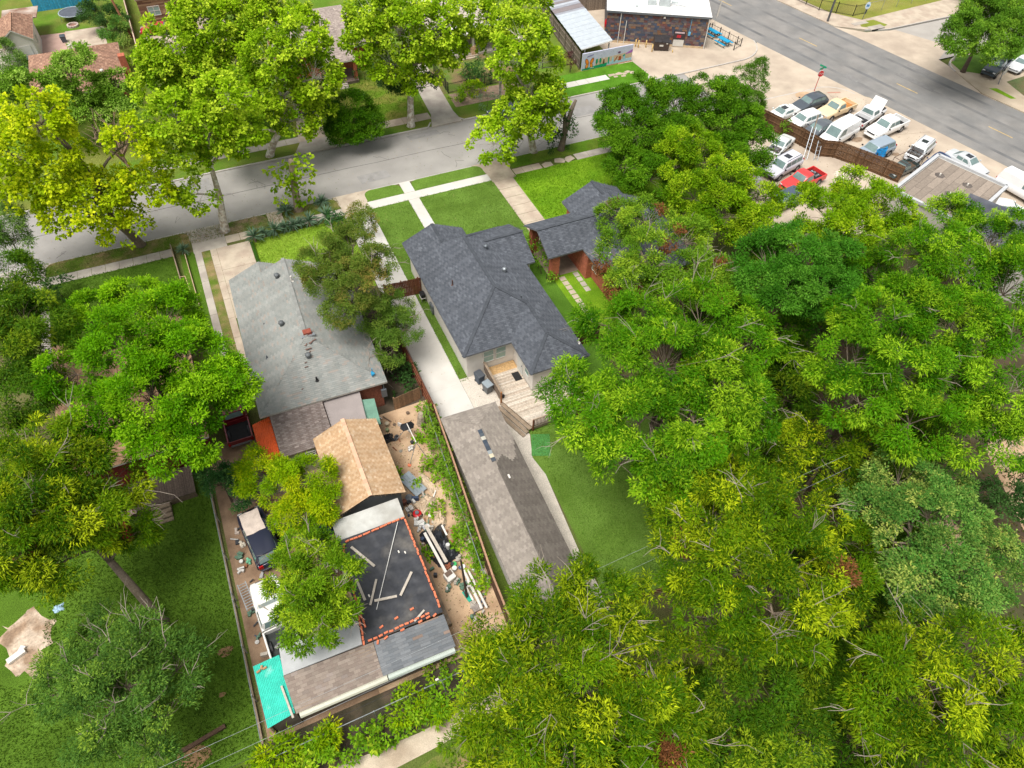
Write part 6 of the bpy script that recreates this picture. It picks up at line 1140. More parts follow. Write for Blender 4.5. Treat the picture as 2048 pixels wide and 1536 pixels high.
vehicle('sedan', 'dark grey car at the right edge in front of the black roof', (92, 98, 104), 72.9, 29.6, -50)
vehicle('suv', 'silver SUV with sunroof inside the fenced yard', (214, 214, 222), 54.6, 47.6, 194, sunroof=True, rack=True)
vehicle('pickup', 'red pickup with cluttered bed inside the fenced yard', (226, 62, 60), 54.9, 44.7, 190, bedcol=(50, 48, 50))
vehicle('sedan', 'stripped white car without hood at the fence end', (214, 216, 214), 57.2, 51.2, 205, engine=True, scale=.9)
vehicle('suv', 'dark car half hidden under the tree left of the red pickup', (70, 84, 104), 50.8, 42.6, 190, scale=.9)
vehicle('van', 'old beige camper roof under the trees below the red pickup', (206, 188, 164), 46.6, 38.7, 190, scale=.8)
G2 = 'cars in the yards and streets'
vehicle('suv', 'navy SUV with beige cloth on its roof in the cluttered yard', (34, 38, 58), -5.2, 25.9, 98, G2, scale=.93)
cloth('beige cloth spread over the navy SUV roof', 'cloth', (-5.35, 26.6, 1.69), .62, .85, .06, mat('roof_cloth', S(206, 190, 178), var=.14, scale=3), 61, cat='cloth', a=.12, n=8, wob=.03)
vehicle('pickup', 'white pickup with junk in its bed under the leafy tree', (236, 234, 228), -5.45, 20.1, 94, G2, bedcol=(60, 64, 62), scale=.98)
vehicle('pickup', 'maroon pickup tucked between the trees and the grey-green roof', (120, 30, 34), -4.9, 36.6, 90, G2, scale=.95)
vehicle('sedan', 'dark blue car parked at the far kerb behind the slim sycamore', (40, 50, 74), 31.8, 68.9, 180, G2)
vehicle('sedan', 'red car in front of the plank cabin', (190, 40, 60), -2.6, 104.6, 170, G2, scale=.9)
vehicle('sedan', 'dark car under the sycamore on the far driveway', (56, 66, 90), 10.7, 79.5, 85, G2)
vehicle('pickup', 'dark green pickup under the top right tree', (44, 58, 66), 95.6, 55.6, 200, G2); vehicle('sedan', 'white car right of the dark pickup under the top right tree', (226, 228, 230), 99.5, 55.0, 195, G2)
# loose loads and oddments in the lot
b = MB(); 
for j in range(7):
    for i in range(5): b.v.append((64.9 + i * .4 + .1 * math.sin(j * 2), 45.15 - .25 * (j / 6) - .06 * math.sin(i * 3 + j), 1.75 - j * .26 + .05 * math.sin(i * 2)))
for j in range(6):
    for i in range(4): q = j * 5 + i; b.f.append((q, q + 1, q + 6, q + 5)); b.c.append(None)
o = b.build('blue_tarp', mat('blue_sheet', S(40, 150, 220), rough=.4, var=.15, scale=3)); sm = o.modifiers.new('s', 'SOLIDIFY'); sm.thickness = .03; tag(o, 'bright blue sheet hanging over the side of the blue-grey SUV', 'sheet')
t = thing('pipe_rack', 'dark pipe rack standing over the dark green pickup', 'rack', (67.2, 42.6, 0), math.radians(9))
for p, q in [((-1.6, -.8, 0), (-1.6, -.8, 1.9)), ((1.5, -.8, 0), (1.5, -.8, 1.9)), ((-1.6, .8, 0), (-1.6, .8, 1.9)), ((1.5, .8, 0), (1.5, .8, 2.4)), ((-1.6, -.8, 1.9), (1.5, -.8, 1.9)), ((-1.6, .8, 1.9), (1.5, .8, 1.9)), ((-1.6, -.8, 1.9), (-1.6, .8, 1.9)), ((1.5, -.8, 1.9), (1.5, .8, 1.9))]: MB().tube([p, q], .03, 5).build('bar', mat('rack_rust', S(90, 66, 54)), t)
for i, (x, y, z, sx, c, l_) in enumerate([(56.6, 45.1, .75, .8, (176, 180, 186), 'silver scrap in the red pickup bed'), (68.9, 51.6, .75, .5, (206, 206, 202), 'white tub in the bed of the white pickup with raised hood'), (69.6, 55.2, .65, .4, (110, 90, 76), 'tools in the tan pickup bed'), (-5.5, 18.2, .72, .7, (150, 150, 146), 'junk in the bed of the yard pickup')]):
    b = MB()
    for k_ in range(12): b.cbox((x + rnd(-.6, .6) * sx, y + rnd(-.5, .5) * sx, z + rnd(.0, .2)), (rnd(.1, .4) * sx, rnd(.1, .3) * sx, .12), rnd(0, 3), (rnd(-.5, .5), 'X'))
    tag(b.build('scrap_load', mat('load_%d' % i, S(*c), var=.4, scale=6, col2=S(90, 84, 80))), l_, 'scrap')
for i, (x, y, sx, h, c, l_) in enumerate([(57.2, 49.4, .9, .9, (96, 104, 112), 'heap of dark car parts at the lot fence'), (55.6, 50.2, .8, .7, (206, 196, 180), 'pale rubbish heap behind the silver SUV'), (52.6, 50.2, 1.2, .8, (224, 224, 226), 'white covered heap under the grove trees'), (51.2, 47.2, .5, .6, (236, 236, 236), 'white drum beside the front of the silver SUV'), (60.6, 44.4, .9, 1.0, (226, 214, 196), 'round tan and white boat hull behind the lot fence')]):
    cloth(l_, 'scrap_heap', (x, y, 0), sx, sx * .8, h, mat('heap_%d' % i, S(*c), var=.35, scale=4, rough=.5), 80 + i, cat='heap')
tag(MB().tube([(57.0, 46.3, .02), (57.0, 46.3, .35), (57.0, 46.3, .4)], [.22, .2, .05], 8).build('red_can', m_signred), 'red can above the red pickup tailgate', 'can')
for i, (x, y) in enumerate([(73.6, 32.1), (74.1, 31.7)]): tag(MB().tube([(x, y, .0), (x, y, .5)], .38, 14).build('tyre_stack', m_tyre), ('left' if i == 0 else 'right') + ' dark tyre stack beside the white hatchback', 'tyres', 'tyre stacks')
# ================================================================ vegetation
RNG = np.random.default_rng(11)
m_leaf = mat_attr('leaf', rough=.5, transl=.30, spec=.06, fine=.05, fscale=6); m_leafm = mat_attr('matt_leaf', rough=.75, transl=.30, spec=.06, fine=.05, fscale=6)
def bark(name, c, c2=None): return mat(name, S(*c), var=.2, scale=4, bump=.5, bscale=12, fine=.2, fscale=14, col2=S(*c2) if c2 else None, thr=(.45, .55))
b_syc = bark('sycamore_bark', (232, 226, 214), (196, 180, 162)); b_grey = bark('grey_bark', (128, 114, 98)); b_dark = bark('dark_bark', (92, 78, 66)); b_twig = mat('bare_twig', S(158, 146, 132), var=.15, scale=5)
# species: leaf length, width, leaves per m2 of bough, bough radius, boughs per r^2, droop, dark / mid / tip colours, tip share, bark, name, bare twig share, rust share
def sp(L, W, dens, br, bd, droop, cd, cm, ct, tip, bk, name, bare=0.0, rust=0.0, mt=None, zs=.85): return dict(L=L, W=W, dens=dens, br=br, bd=bd, droop=droop, cd=S(*cd), cm=S(*cm), ct=S(*ct), tip=tip, bark=bk, name=name, bare=bare, rust=rust, mt=mt or m_leaf, zs=zs)
SPEC = dict(
    syc=sp(.36, .34, 46, .72, 7.5, .35, (94, 132, 10), (140, 174, 20), (198, 214, 60), .42, b_syc, 'sycamore_tree'),
    sycy=sp(.36, .34, 46, .72, 7.5, .35, (118, 146, 8), (158, 182, 14), (212, 214, 36), .5, b_grey, 'sycamore_tree'),
    elm=sp(.28, .16, 105, .74, 9.5, .3, (50, 92, 8), (76, 122, 14), (120, 160, 34), .25, b_grey, 'elm_tree'),
    elm2=sp(.34, .20, 80, .85, 6.5, .3, (66, 104, 24), (94, 136, 34), (132, 166, 50), .25, b_dark, 'elm_tree'),
    dark=sp(.28, .16, 90, .65, 7.5, .2, (44, 76, 34), (60, 94, 42), (84, 116, 58), .2, b_dark, 'evergreen_tree'),
    lime=sp(.32, .24, 80, .68, 9, .3, (88, 126, 30), (120, 158, 46), (170, 198, 90), .35, b_grey, 'maple_tree'),
    willow=sp(.36, .09, 110, .65, 7.5, .7, (70, 104, 40), (94, 126, 50), (124, 150, 70), .2, b_grey, 'honey_locust_tree'),
    pecd=sp(.34, .11, 115, .75, 6.5, .55, (44, 80, 12), (66, 106, 16), (150, 166, 30), .12, b_dark, 'pecan_tree'),
    bright=sp(.28, .15, 105, .72, 7.5, .25, (54, 104, 2), (90, 144, 6), (152, 192, 28), .32, b_dark, 'ash_tree'),
    bright2=sp(.28, .17, 105, .70, 7.5, .3, (66, 108, 4), (108, 148, 10), (172, 194, 36), .36, b_grey, 'elm_tree'),
    pec=sp(.36, .105, 105, .74, 6.0, .55, (40, 78, 4), (78, 116, 8), (190, 202, 30), .24, b_grey, 'pecan_tree', bare=.28, rust=.005),
    pec2=sp(.36, .12, 110, .76, 6.0, .5, (40, 90, 4), (76, 130, 10), (166, 198, 40), .28, b_grey, 'pecan_tree', bare=.12),
    ash=sp(.26, .11, 130, .62, 8.5, .3, (60, 94, 36), (82, 120, 46), (146, 172, 54), .12, b_grey, 'mulberry_tree', bare=.3),
    myrtle=sp(.18, .11, 230, .52, 13, .2, (76, 102, 34), (100, 128, 44), (150, 124, 66), .18, b_grey, 'crape_myrtle', bare=.1, mt=m_leafm),
    myrtle2=sp(.18, .11, 240, .48, 11, .2, (74, 104, 36), (98, 132, 46), (138, 158, 62), .26, b_grey, 'crape_myrtle', bare=.2, mt=m_leafm),
    citrus=sp(.20, .12, 240, .42, 10, .1, (40, 76, 40), (56, 98, 48), (110, 150, 80), .2, b_dark, 'citrus_tree'),
    ygreen=sp(.26, .10, 240, .52, 11, .4, (88, 128, 6), (122, 158, 8), (192, 194, 18), .32, b_grey, 'willow_oak_tree'),
    ygreen2=sp(.28, .12, 210, .54, 11, .35, (62, 100, 10), (98, 138, 18), (172, 194, 40), .32, b_grey, 'hackberry_tree', bare=.3),
    juniper=sp(.28, .11, 120, .55, 8, -.5, (60, 98, 26), (88, 126, 36), (120, 150, 60), .25, b_dark, 'juniper_tree'),
    hack=sp(.28, .14, 105, .66, 7.5, .3, (70, 108, 20), (98, 138, 30), (160, 184, 50), .25, b_grey, 'hackberry_tree', bare=.25, rust=.05),
    blue=sp(.28, .14, 115, .72, 7.5, .25, (44, 94, 16), (66, 122, 26), (104, 154, 48), .25, b_grey, 'oak_tree'),
    oak=sp(.24, .15, 120, .62, 8, .2, (58, 102, 36), (86, 136, 54), (190, 194, 96), .2, b_grey, 'oak_tree'),
    vine=sp(.18, .14, 170, .35, 14, .4, (74, 112, 22), (102, 144, 32), (150, 176, 60), .25, b_dark, 'vine', zs=.8),
    weed=sp(.24, .17, 130, .42, 10, .3, (78, 122, 18), (112, 156, 24), (176, 192, 50), .28, b_dark, 'shrub', zs=.8),
    silver=sp(.2, .09, 170, .4, 10, .0, (110, 134, 104), (130, 152, 120), (160, 176, 140), .2, b_dark, 'shrub'),
    purple=sp(.2, .12, 150, .4, 10, .1, (64, 36, 40), (84, 46, 50), (100, 60, 60), .2, b_dark, 'plum_tree'))
def foliage(lobes, s, rng, dens=1.0, lsc=1.0):
    """leaf rhombi grouped in boughs spread over the lobes; returns verts, colours, bough centres"""
    lobes = np.array(lobes, float); B = []; Bd = []; Bl = []
    for li, (x, y, z, r) in enumerate(lobes):
        n = max(4, int(s['bd'] * .78 * r * r + 2)); d = rng.normal(size=(n * 2, 3)); d /= np.linalg.norm(d, axis=1)[:, None]
        d = d[d[:, 2] > -.45 - .3 * rng.random(len(d))][:n]
        rad = r * (.60 + .46 * rng.random(len(d)) ** .8); p = np.array([x, y, z]) + d * rad[:, None] * np.array([1, 1, s['zs']])
        keep = np.ones(len(p), bool)
        for lj, (a, b, c, q) in enumerate(lobes):
            if lj != li: keep &= ~((np.linalg.norm((p - [a, b, c]) / [1, 1, s['zs']], axis=1) < q * .55) & (rng.random(len(p)) < .8))
        B.append(p[keep]); Bd.append(d[keep]); Bl += [li] * int(keep.sum())
    B = np.concatenate(B); Bd = np.concatenate(Bd); Bl = np.array(Bl); nb = len(B)
    brad = s['br'] * 1.25 * rng.uniform(.65, 1.3, nb)
    # twigs spread over the outer, upper shell of each bough; leaves radiate from each twig end
    K = 7
    cnt = np.maximum(3, (s['dens'] * dens * brad ** 2 * rng.uniform(.75, 1.2, nb) / K * .62).astype(int)); ti = np.repeat(np.arange(nb), cnt); Nt = len(ti)
    dt = rng.normal(size=(Nt, 3)); dt /= np.linalg.norm(dt, axis=1)[:, None]
    dt = dt + .85 * Bd[ti] + np.array([0, 0, .45]); dt /= np.linalg.norm(dt, axis=1)[:, None]
    rt = brad[ti] * (.38 + .62 * rng.random(Nt) ** .8); Pt = B[ti] + dt * rt[:, None] * np.array([1, 1, .7])
    idx = np.repeat(np.arange(Nt), K); N = len(idx); bi = ti[idx]
    d = rng.normal(size=(N, 3)); d /= np.linalg.norm(d, axis=1)[:, None]
    ax = d + .75 * dt[idx]; ax[:, 2] -= s['droop'] * (.3 + rng.random(N)); ax /= np.linalg.norm(ax, axis=1)[:, None]
    P = Pt[idx] + d * (.05 + .14 * rng.random(N))[:, None] + ax * s['L'] * .15 * rng.random(N)[:, None]; d = dt[idx]; rr = rt[idx]
    nr = np.array([0, 0, .9]) + d * .8 + rng.normal(size=(N, 3)) * .38; sd = np.cross(ax, nr); sd /= np.linalg.norm(sd, axis=1)[:, None] + 1e-9
    up = np.cross(sd, ax); Ls = (s['L'] * lsc * rng.uniform(.6, 1.25, N))[:, None]; Ws = (s['W'] * lsc * rng.uniform(.7, 1.2, N))[:, None] * .5
    fold = up * Ws * rng.uniform(-.1, .5, N)[:, None]
    tipv = P + ax * Ls - np.array([0, 0, 1]) * Ls * .18 * max(s['droop'], 0); tri = s['W'] < .25; nv = 3 if tri else 4
    V = np.empty((N, nv, 3), np.float32)
    if tri: V[:, 0] = P + sd * Ws; V[:, 1] = tipv; V[:, 2] = P - sd * Ws + fold + ax * Ls * .25
    else: V[:, 0] = P; V[:, 1] = P + ax * Ls * .45 + sd * Ws + fold; V[:, 2] = tipv; V[:, 3] = P + ax * Ls * .45 - sd * Ws + fold
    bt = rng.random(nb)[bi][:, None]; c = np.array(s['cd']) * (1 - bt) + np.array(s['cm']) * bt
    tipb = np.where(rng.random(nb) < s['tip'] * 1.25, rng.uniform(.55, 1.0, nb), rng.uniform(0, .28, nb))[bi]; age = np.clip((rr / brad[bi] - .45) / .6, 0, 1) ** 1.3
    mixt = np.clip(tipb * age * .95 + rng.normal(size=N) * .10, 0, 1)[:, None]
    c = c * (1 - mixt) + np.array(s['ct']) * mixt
    idx = bi
    if s['rust']:
        ru = (rng.random(nb) < s['rust'])[idx]; c = np.where(ru[:, None], np.array(S(126, 82, 50)) * rng.uniform(.6, 1.2, N)[:, None], c)
    c = c * (rng.uniform(.85, 1.15, N)[:, None] * LEAFK)
    C = np.ones((N, nv, 4), np.float32); C[:, :, :3] = c[:, None, :]
    return V, C, B, Bd, Bl
def leaf_mesh(name, V, C, m, parent=None):
    N, k = V.shape[:2]; me = bpy.data.meshes.new(name); me.vertices.add(N * k); me.vertices.foreach_set('co', V.reshape(-1)); me.loops.add(N * k); me.loops.foreach_set('vertex_index', np.arange(N * k, dtype=np.int32))
    me.polygons.add(N); me.polygons.foreach_set('loop_start', np.arange(0, N * k, k, dtype=np.int32)); me.update(calc_edges=True)
    at = me.color_attributes.new('Col', 'FLOAT_COLOR', 'POINT'); at.data.foreach_set('color', C.reshape(-1)); me.materials.append(m)
    o = bpy.data.objects.new(name, me); COL.objects.link(o)
    if parent: o.parent = parent
    global LEAVES; LEAVES += N; return o
LEAVES = 0; LEAFK = 1.4
def curve_pts(p, q, n=5, bow=.12, up=.0):
    p, q = Vector(p), Vector(q); d = q - p; L = d.length; o = Vector((rnd(-1, 1), rnd(-1, 1), rnd(-.3, 1))) * L * bow
    return [p + d * (i / n) + o * (4 * (i / n) * (1 - i / n)) + Vector((0, 0, up * L * math.sin(math.pi * i / n))) for i in range(n + 1)]
def T(kind, bx, by, label, lobes, group='trees', lean=None, dens=1.0, name=None, cat='tree', trunk=True, fork=.45, lsc=1.0):
    s = SPEC[kind]; t = thing(name or s['name'], label, cat, (bx, by, 0), 0, group)
    Ls = [(x - bx, y - by, z, r) for x, y, z, r in lobes]
    Ls = [(x, y, z, r * 1.03) for x, y, z, r in Ls]
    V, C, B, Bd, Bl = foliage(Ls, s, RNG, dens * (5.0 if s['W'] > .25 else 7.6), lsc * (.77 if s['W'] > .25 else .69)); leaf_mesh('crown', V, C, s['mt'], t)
    if not trunk: return t
    rt = max(.06, min(.42, .045 * sum(l[3] for l in Ls) ** .85 * .55)); rt = max(rt, .36) if kind in ('syc', 'sycy') and len(Ls) > 5 else rt; cx = sum(l[0] * l[3] for l in Ls) / sum(l[3] for l in Ls); cy = sum(l[1] * l[3] for l in Ls) / sum(l[3] for l in Ls); zmin = min(l[2] - l[3] * .6 for l in Ls); zmax = max(l[2] for l in Ls)
    fz = max(zmin * .9, zmax * fork * .6, .3); fk = Vector((cx * .55, cy * .55, fz)) if lean is None else Vector(lean)
    tr = MB(); mid = Vector((fk.x * .4, fk.y * .4, fk.z * .5)); tr.tube([(0, 0, -.2), (fk.x * .04, fk.y * .04, .25), tuple(mid), tuple(fk)], [rt * 1.7, rt * 1.15, rt, rt * .8], 9)
    tips = {}
    top = Vector((cx, cy, zmax - .3)); lead = curve_pts(fk, top, 5, .06); tr.tube(lead, [rt * .8 * (1 - .8 * i / 5) for i in range(6)], 7)
    for li, l in enumerate(Ls):
        st = lead[min(4, max(0, int(5 * (l[2] - fz) / (zmax - fz + 1e-3) * .7)))] if l[2] > fz else fk
        pts = curve_pts(st, (l[0], l[1], l[2] - l[3] * .15), 5, .10, .03); tr.tube(pts, [max(.02, rt * .42 * (1 - .72 * i / 5)) for i in range(6)], 6); tips[li] = pts[2:]
    tr.build('trunk', s['bark'], t, smooth=True)
    tw = MB(); ba = MB()
    for i in range(len(B)):
        e = Vector(B[i]); c = min(tips[Bl[i]], key=lambda q: (q - e).length + rnd(0, .8)); tw.tube(curve_pts(c, e, 2, .12), [.026, .016, .007], 3, cap=False)
        if random.random() < s['bare']:
            dv = Vector(Bd[i]); dv = (dv + Vector((rnd(-.6, .6), rnd(-.6, .6), rnd(-.1, .6)))).normalized(); L = rnd(1.1, 2.5) * (.55 + .6 * s['br']); e2 = e + dv * L
            pts = curve_pts(e, e2, 3, .18); ba.tube(pts, [.028, .022, .015, .007], 3, cap=False)
            for k in range(random.randint(2, 4)):
                a = pts[random.randint(1, 2)]; w = (dv + Vector((rnd(-1, 1), rnd(-1, 1), rnd(-.5, .8)))).normalized(); ba.tube(curve_pts(a, a + w * L * rnd(.35, .7), 2, .15), [.018, .013, .006], 3, cap=False)
    tw.build('branchwork', s['bark'], t)['kind'] = 'stuff'
    if ba.v: ba.build('bare_twigs', b_twig, t)['kind'] = 'stuff'
    return t
def shrub(kind, label, lobes, name='shrub', dens=1.0, group='shrubs and bushes', cat='shrub'):
    bx = sum(l[0] for l in lobes) / len(lobes); by = sum(l[1] for l in lobes) / len(lobes); s = SPEC[kind]
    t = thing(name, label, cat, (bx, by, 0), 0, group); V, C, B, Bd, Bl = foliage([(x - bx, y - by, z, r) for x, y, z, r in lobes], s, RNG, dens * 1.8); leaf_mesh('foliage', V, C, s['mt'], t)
    st = MB()
    for l in lobes: st.tube(curve_pts((l[0] - bx, l[1] - by, -.05), (l[0] - bx, l[1] - by, l[2]), 2, .1), [.05, .03, .015], 4)
    so = st.build('stem', s['bark'], t)
    if len(lobes) > 1: so['kind'] = 'stuff'
    return t
T('sycy',-9.3,60.6,'yellow-leaved sycamore leaning over the street at the left edge',dens=.8,lobes=[(-12,60.7,13.1,2.3),(-14.8,60.5,10.8,2.2),(-12.5,60.2,9.5,2.4),(-6.1,59.6,10.9,1.7),(-6.8,58.9,7,2.1),(-10.8,59.2,6.4,2.7),(-9.5,58.8,4.2,2),(-13.4,59.6,5.8,1.7),(-15.8,60.5,7.8,1.8)])
T('syc',-1.8,59.8,'sycamore with a bare white trunk beside the kerb at the left',
  [(-2.6,59.5,11.7,2.1),(-0.1,59.6,10.7,2.2),(-3,59.8,9,2),(1.9,60.1,12.3,2),(-3.3,59.4,5,1.6),(2.2,59.6,9.8,1.7)])
T('syc',-1.5,77.8,'tall round lime-green sycamore beyond the street, right of the brown-roofed house',
  [(-1,74.7,10.6,2.8),(0.5,73.6,8.4,2.6),(-3.6,74.3,8,2.1),(-1.2,73.6,6.1,2.4),(-2.3,74.6,9.4,1.9)])
T('syc',4.8,70.9,'sycamore with a dark mottled trunk across the street',
  [(7,68.4,7.6,2.4),(4.2,68.4,7.6,2.2),(10.5,68.6,8.9,2.4),(1.9,68.4,4.4,2.2),(7.9,68.2,5.2,2),(11,69.3,6.4,1.7),(6.9,68.6,11,2.4),(10.2,69.2,11.6,2.1)])
T('syc',2.8,80.0,'huge pale sycamore at the top edge, left of the grey-roofed house',
  [(2.9,76.7,11.5,2.9),(5.5,76.9,10.6,2.9),(3.4,75.9,8.6,2.5),(8.5,76.2,11.1,2.6),(2.2,78,12.5,2.1),(11.3,77.2,9.8,2),(7.1,77.6,12.2,2.3)])
T('syc',20.7,71.0,'sycamore with a pale patchy trunk across the street from the white-walled house',
  [(20.1,69.9,11.1,2.9),(17.2,70.3,10.5,2.3),(23.4,70.3,10.5,2.7),(18.8,70.1,8.2,2.3),(22.5,69.7,7.8,2.2),(17.2,70.6,12.7,2.1),(20.8,70,6.6,1.6),(25,70.3,8.4,1.9),(25.7,70.4,11.6,1.9)])
T('syc',31.4,61.1,'slim tall sycamore on the near verge, in front of the mural',
  [(29.2,61,12.9,2.1),(28,60.4,11.3,1.9),(31.3,60.5,10.4,1.6),(30.1,59.7,7.5,2.3),(28.2,59.3,5.9,2.2),(31.1,59.3,4.8,1.9),(25.8,59.2,3.6,2.1),(31.9,60,6.7,1.6)])
T('syc',32.4,72.6,'sycamore behind the slim one at the top edge',
  [(31.8,70.2,11,2.2),(34.6,70.1,10.9,2),(29.1,70.5,10.3,1.8),(30.5,70.4,8,1.7)])
T('elm',14.5,70.0,'small bushy shade tree at the far kerb beside the driveway',
  [(13.7,69.5,3.5,2.2),(15.9,69,2.5,1.4),(12.9,69.4,2.4,1.3)])
T('dark',21.2,72.7,'dark green tree behind the pale patchy sycamore trunk',
  [(20.2,73.9,4.5,1.8),(22.6,71.7,4,1.5),(21.1,72.1,4.5,1.5)])
T('lime',-11.4,79.7,'pointed bright green tree in front of the brown-roofed house',
  [(-10.8,79.8,8,1.5),(-11.3,79.8,6,1.9),(-12.6,79.6,4.5,2.1),(-9.8,80.5,9,0.9),(-11.2,79,4,1.7)])
T('lime',-8.0,79.5,'small bright green tree beside the pointed one',
  [(-7.5,79.7,6,1.2),(-7.3,79.2,5,1.5),(-8.9,79.5,4,1.6)])
T('lime',-17.1,83.4,'green tree behind the yellow sycamore at the left edge',
  [(-17.2,83.4,6,1.6),(-15.9,83.7,5,1.7),(-18.4,83,5,1.4)])
T('willow',-18.1,59.0,'feathery green tree reaching in over the street at the left edge',
  [(-18.4,59.5,6,1.8),(-17.6,58.1,5,1)])
T('pecd',-16.3,41.9,'dark green tree at the left edge below the sidewalk',
  [(-17.9,52.4,5.5,2),(-15,42.3,9.4,1.9),(-15.9,39.5,9.3,1.9),(-15.3,36.9,8.2,1.6),(-16.7,36.7,8.3,1.6),(-14.2,39.8,9.2,1.3),(-17.2,44.5,9.1,2),(-17.3,40.5,9.3,1.9)])
T('bright',-8.2,35.6,'big rounded bright green tree beside the grey-roofed house',dens=1.25,lobes=
  [(-9.3,45.7,5.9,1.7),(-12.1,45.1,5.4,2),(-6.6,38.3,9.6,1.9),(-9.1,36.1,10.1,2.3),(-5.9,34.3,9.8,2),(-12.3,36.5,9.2,1.6),(-8.3,32.1,9.5,2.3),(-4.9,31.8,8.9,1.7),(-3.7,32.6,8.8,1.3),(-11,32.4,9.3,1.6),(-6.3,29.7,8.4,1.6),(-8.1,29.3,8.4,1.3)])
T('pec',-11.8,22.9,'pecan with a long dark trunk leaning left over the lawn',dens=1.5,lobes=
  [(-15,31.5,9,1.7),(-12.7,29.8,9,1.7),(-11.1,28.5,8,1.3),(-14.6,27.5,10,2),(-12.9,26,9,1.7),(-11.4,26.2,7,1.2),(-15.6,25.3,9,1.7),(-13.9,24.5,8,1.5),(-16,24.1,7,1.2),(-10.9,25.9,6,0.8)])
T('ash',-12.8,17.7,'low dark tree full of bare grey twigs in the bottom left lawn',
  [(-14,20.9,4,1.5),(-11.4,19.3,5.2,1.5),(-10.3,17.5,4.8,1.4),(-15.1,19.1,4.7,1.3),(-12.3,17.2,5.9,1.8),(-11.1,15.5,4.6,1.5),(-13.8,16.2,5.4,1.5),(-12.3,14.6,4.2,1.4),(-16.5,19.4,3.1,1)])
T('myrtle',6.5,42.4,'crape myrtle with rusty tips between the grey roof and the white driveway',
  [(6.9,43.4,7.5,1.9),(4.7,42.6,7.4,1.6),(6.5,39.6,7.3,1.9),(4.5,40.4,7.3,1.3),(7.9,41.2,7.4,1.5),(8.8,47.6,6.3,1.1),(4.9,38,6.7,1.2),(10,53.3,3.3,0.6)])
T('myrtle2',8.0,37.9,'smaller green crape myrtle over the white driveway',
  [(8,38,4.5,1.5),(6.9,38.7,5,1.4),(9,37.2,4,1),(7.5,36.3,3,1),(9.2,39.1,4.5,0.9)])
T('citrus',-6.5,29.8,'small dark glossy tree against the chain-link fence',
  [(-6.5,29.8,2.4,1.2),(-6.2,28.9,2,0.9),(-6.8,30.8,2.4,0.7)])
T('ygreen',-2.4,27.0,'yellow-green tree beside the tan shingle roof',
  [(-3.7,29.4,3.4,1.2),(-2.6,26.9,4,1.3),(-1,26.7,4,1.4),(-0.8,25.3,3.5,1),(-2.4,25.2,3.5,1.1),(-4.8,28.9,3,0.7)])
T('ygreen2',-2.6,18.6,'leafy green tree over the white pickup beside the black tarp',
  [(-2.3,21.5,4.1,1.2),(-3.8,20.3,4.9,1.03),(-1.3,18.5,5.9,1.03),(-2.8,17.8,6.1,1.29),(-3.9,17.2,5.2,0.86),(-2.4,16.7,5.4,0.95),(-1.3,17.4,5.4,0.77)])
T('elm',39.1,54.9,'dark green tree at the left end of the grove by the street',
  [(39.5,57.7,5,2.2),(37.6,55.1,4,1.9),(41.9,56.9,6,2.2),(39,52.7,5,2.3),(36.9,51.2,3,1.7)])
T('elm',43.5,51.8,'tall dark green tree in the middle of the grove by the street',
  [(44.2,54.8,6,2.4),(46.1,53.3,7,2.3),(41.8,51.4,5,2.3),(47.4,51.6,7,2.3),(37,47.2,4,1.9)])
T('bright2',41.0,46.7,'brighter green tree at the front of the grove by the street',
  [(41.4,47.6,6,2.2),(42.1,45.7,5.5,2),(39.3,46.7,5,1.9)])
T('elm',47.0,47.7,'dark green tree of the grove beside the car lot fence',
  [(47.9,49.4,6,2.1),(47.9,47,5,2.1),(44.9,46.4,5,1.8)])
T('juniper',56.4,57.8,'spiky juniper-like tree at the street end of the car lot',
  [(57.1,58.9,5,1.4),(56.2,57.7,4,1.8),(55.1,56.3,3,1.8),(58.3,59.2,5.5,0.8)])
T('bright2',38.9,38.7,'rust-tinged yellow-green tree left of the red pickup',
  [(37.4,40.8,6,2),(39.7,40,7,2.2),(41.9,38.3,6.5,2),(37.8,37.6,6,2.2),(40.5,35.8,5.5,1.7),(35.6,39.1,5,1.4)])
T('bright2',45.6,31.1,'yellow-green tree in front of the flat brown roof',
  [(48.4,33.2,8.2,2.1),(43.3,31.4,8.7,2),(47.6,30.2,8.9,1.8),(43.4,29.2,8.8,2),(47.9,28.2,7.7,1.8),(42,30.3,7.4,1.6),(46.7,36.4,6,1.2)])
T('hack',28.6,33.5,'tree with rust-brown dead leaf patches beside the brick carport',
  [(30.2,41.4,5.1,1.8),(30.2,38,7.4,1.7),(25.3,34.4,8.1,1.5),(27,32.3,8.6,1.9),(30.9,33.4,8.5,1.8),(29.3,30.2,8.1,1.7),(24.7,31.1,8,1.3),(31.4,29.5,7.4,1.6),(27.2,29.5,7.5,1.3)])
T('pec2',21.4,21.1,'huge bright green pecan behind the wooden deck',
  [(20.1,26.8,9.8,1.4),(21.9,26.2,10,1.7),(26,24.7,9.8,2.3),(28,22.8,9.4,2.1),(34.9,24.5,4.8,1.6),(21.2,21.8,10.8,2.5),(23.9,19.2,10.5,2.3),(18.4,22.4,10.5,2.1),(15.6,23.4,9.6,1.2),(15.5,20.5,9.8,1.5),(17.7,18.8,10.3,2),(20.4,17.1,10.4,2),(23.9,17,10.1,1.6),(15.6,17.2,9.4,1.5),(17.9,15.7,9.6,1.4),(14.8,22.3,9.5,0.9),(17.2,14.9,9.2,0.9)])
T('blue',36.4,26.6,'smooth mid-green tree between the huge pecan and the flat brown roof',
  [(34.4,28.3,9.4,1.8),(37,27.9,9.8,2),(38.8,26.4,9.5,1.7),(34,25.6,9.3,2),(35.9,24.1,9.5,1.8),(32.7,26.5,9.1,1.4),(42.9,27.2,6.5,1.4)])
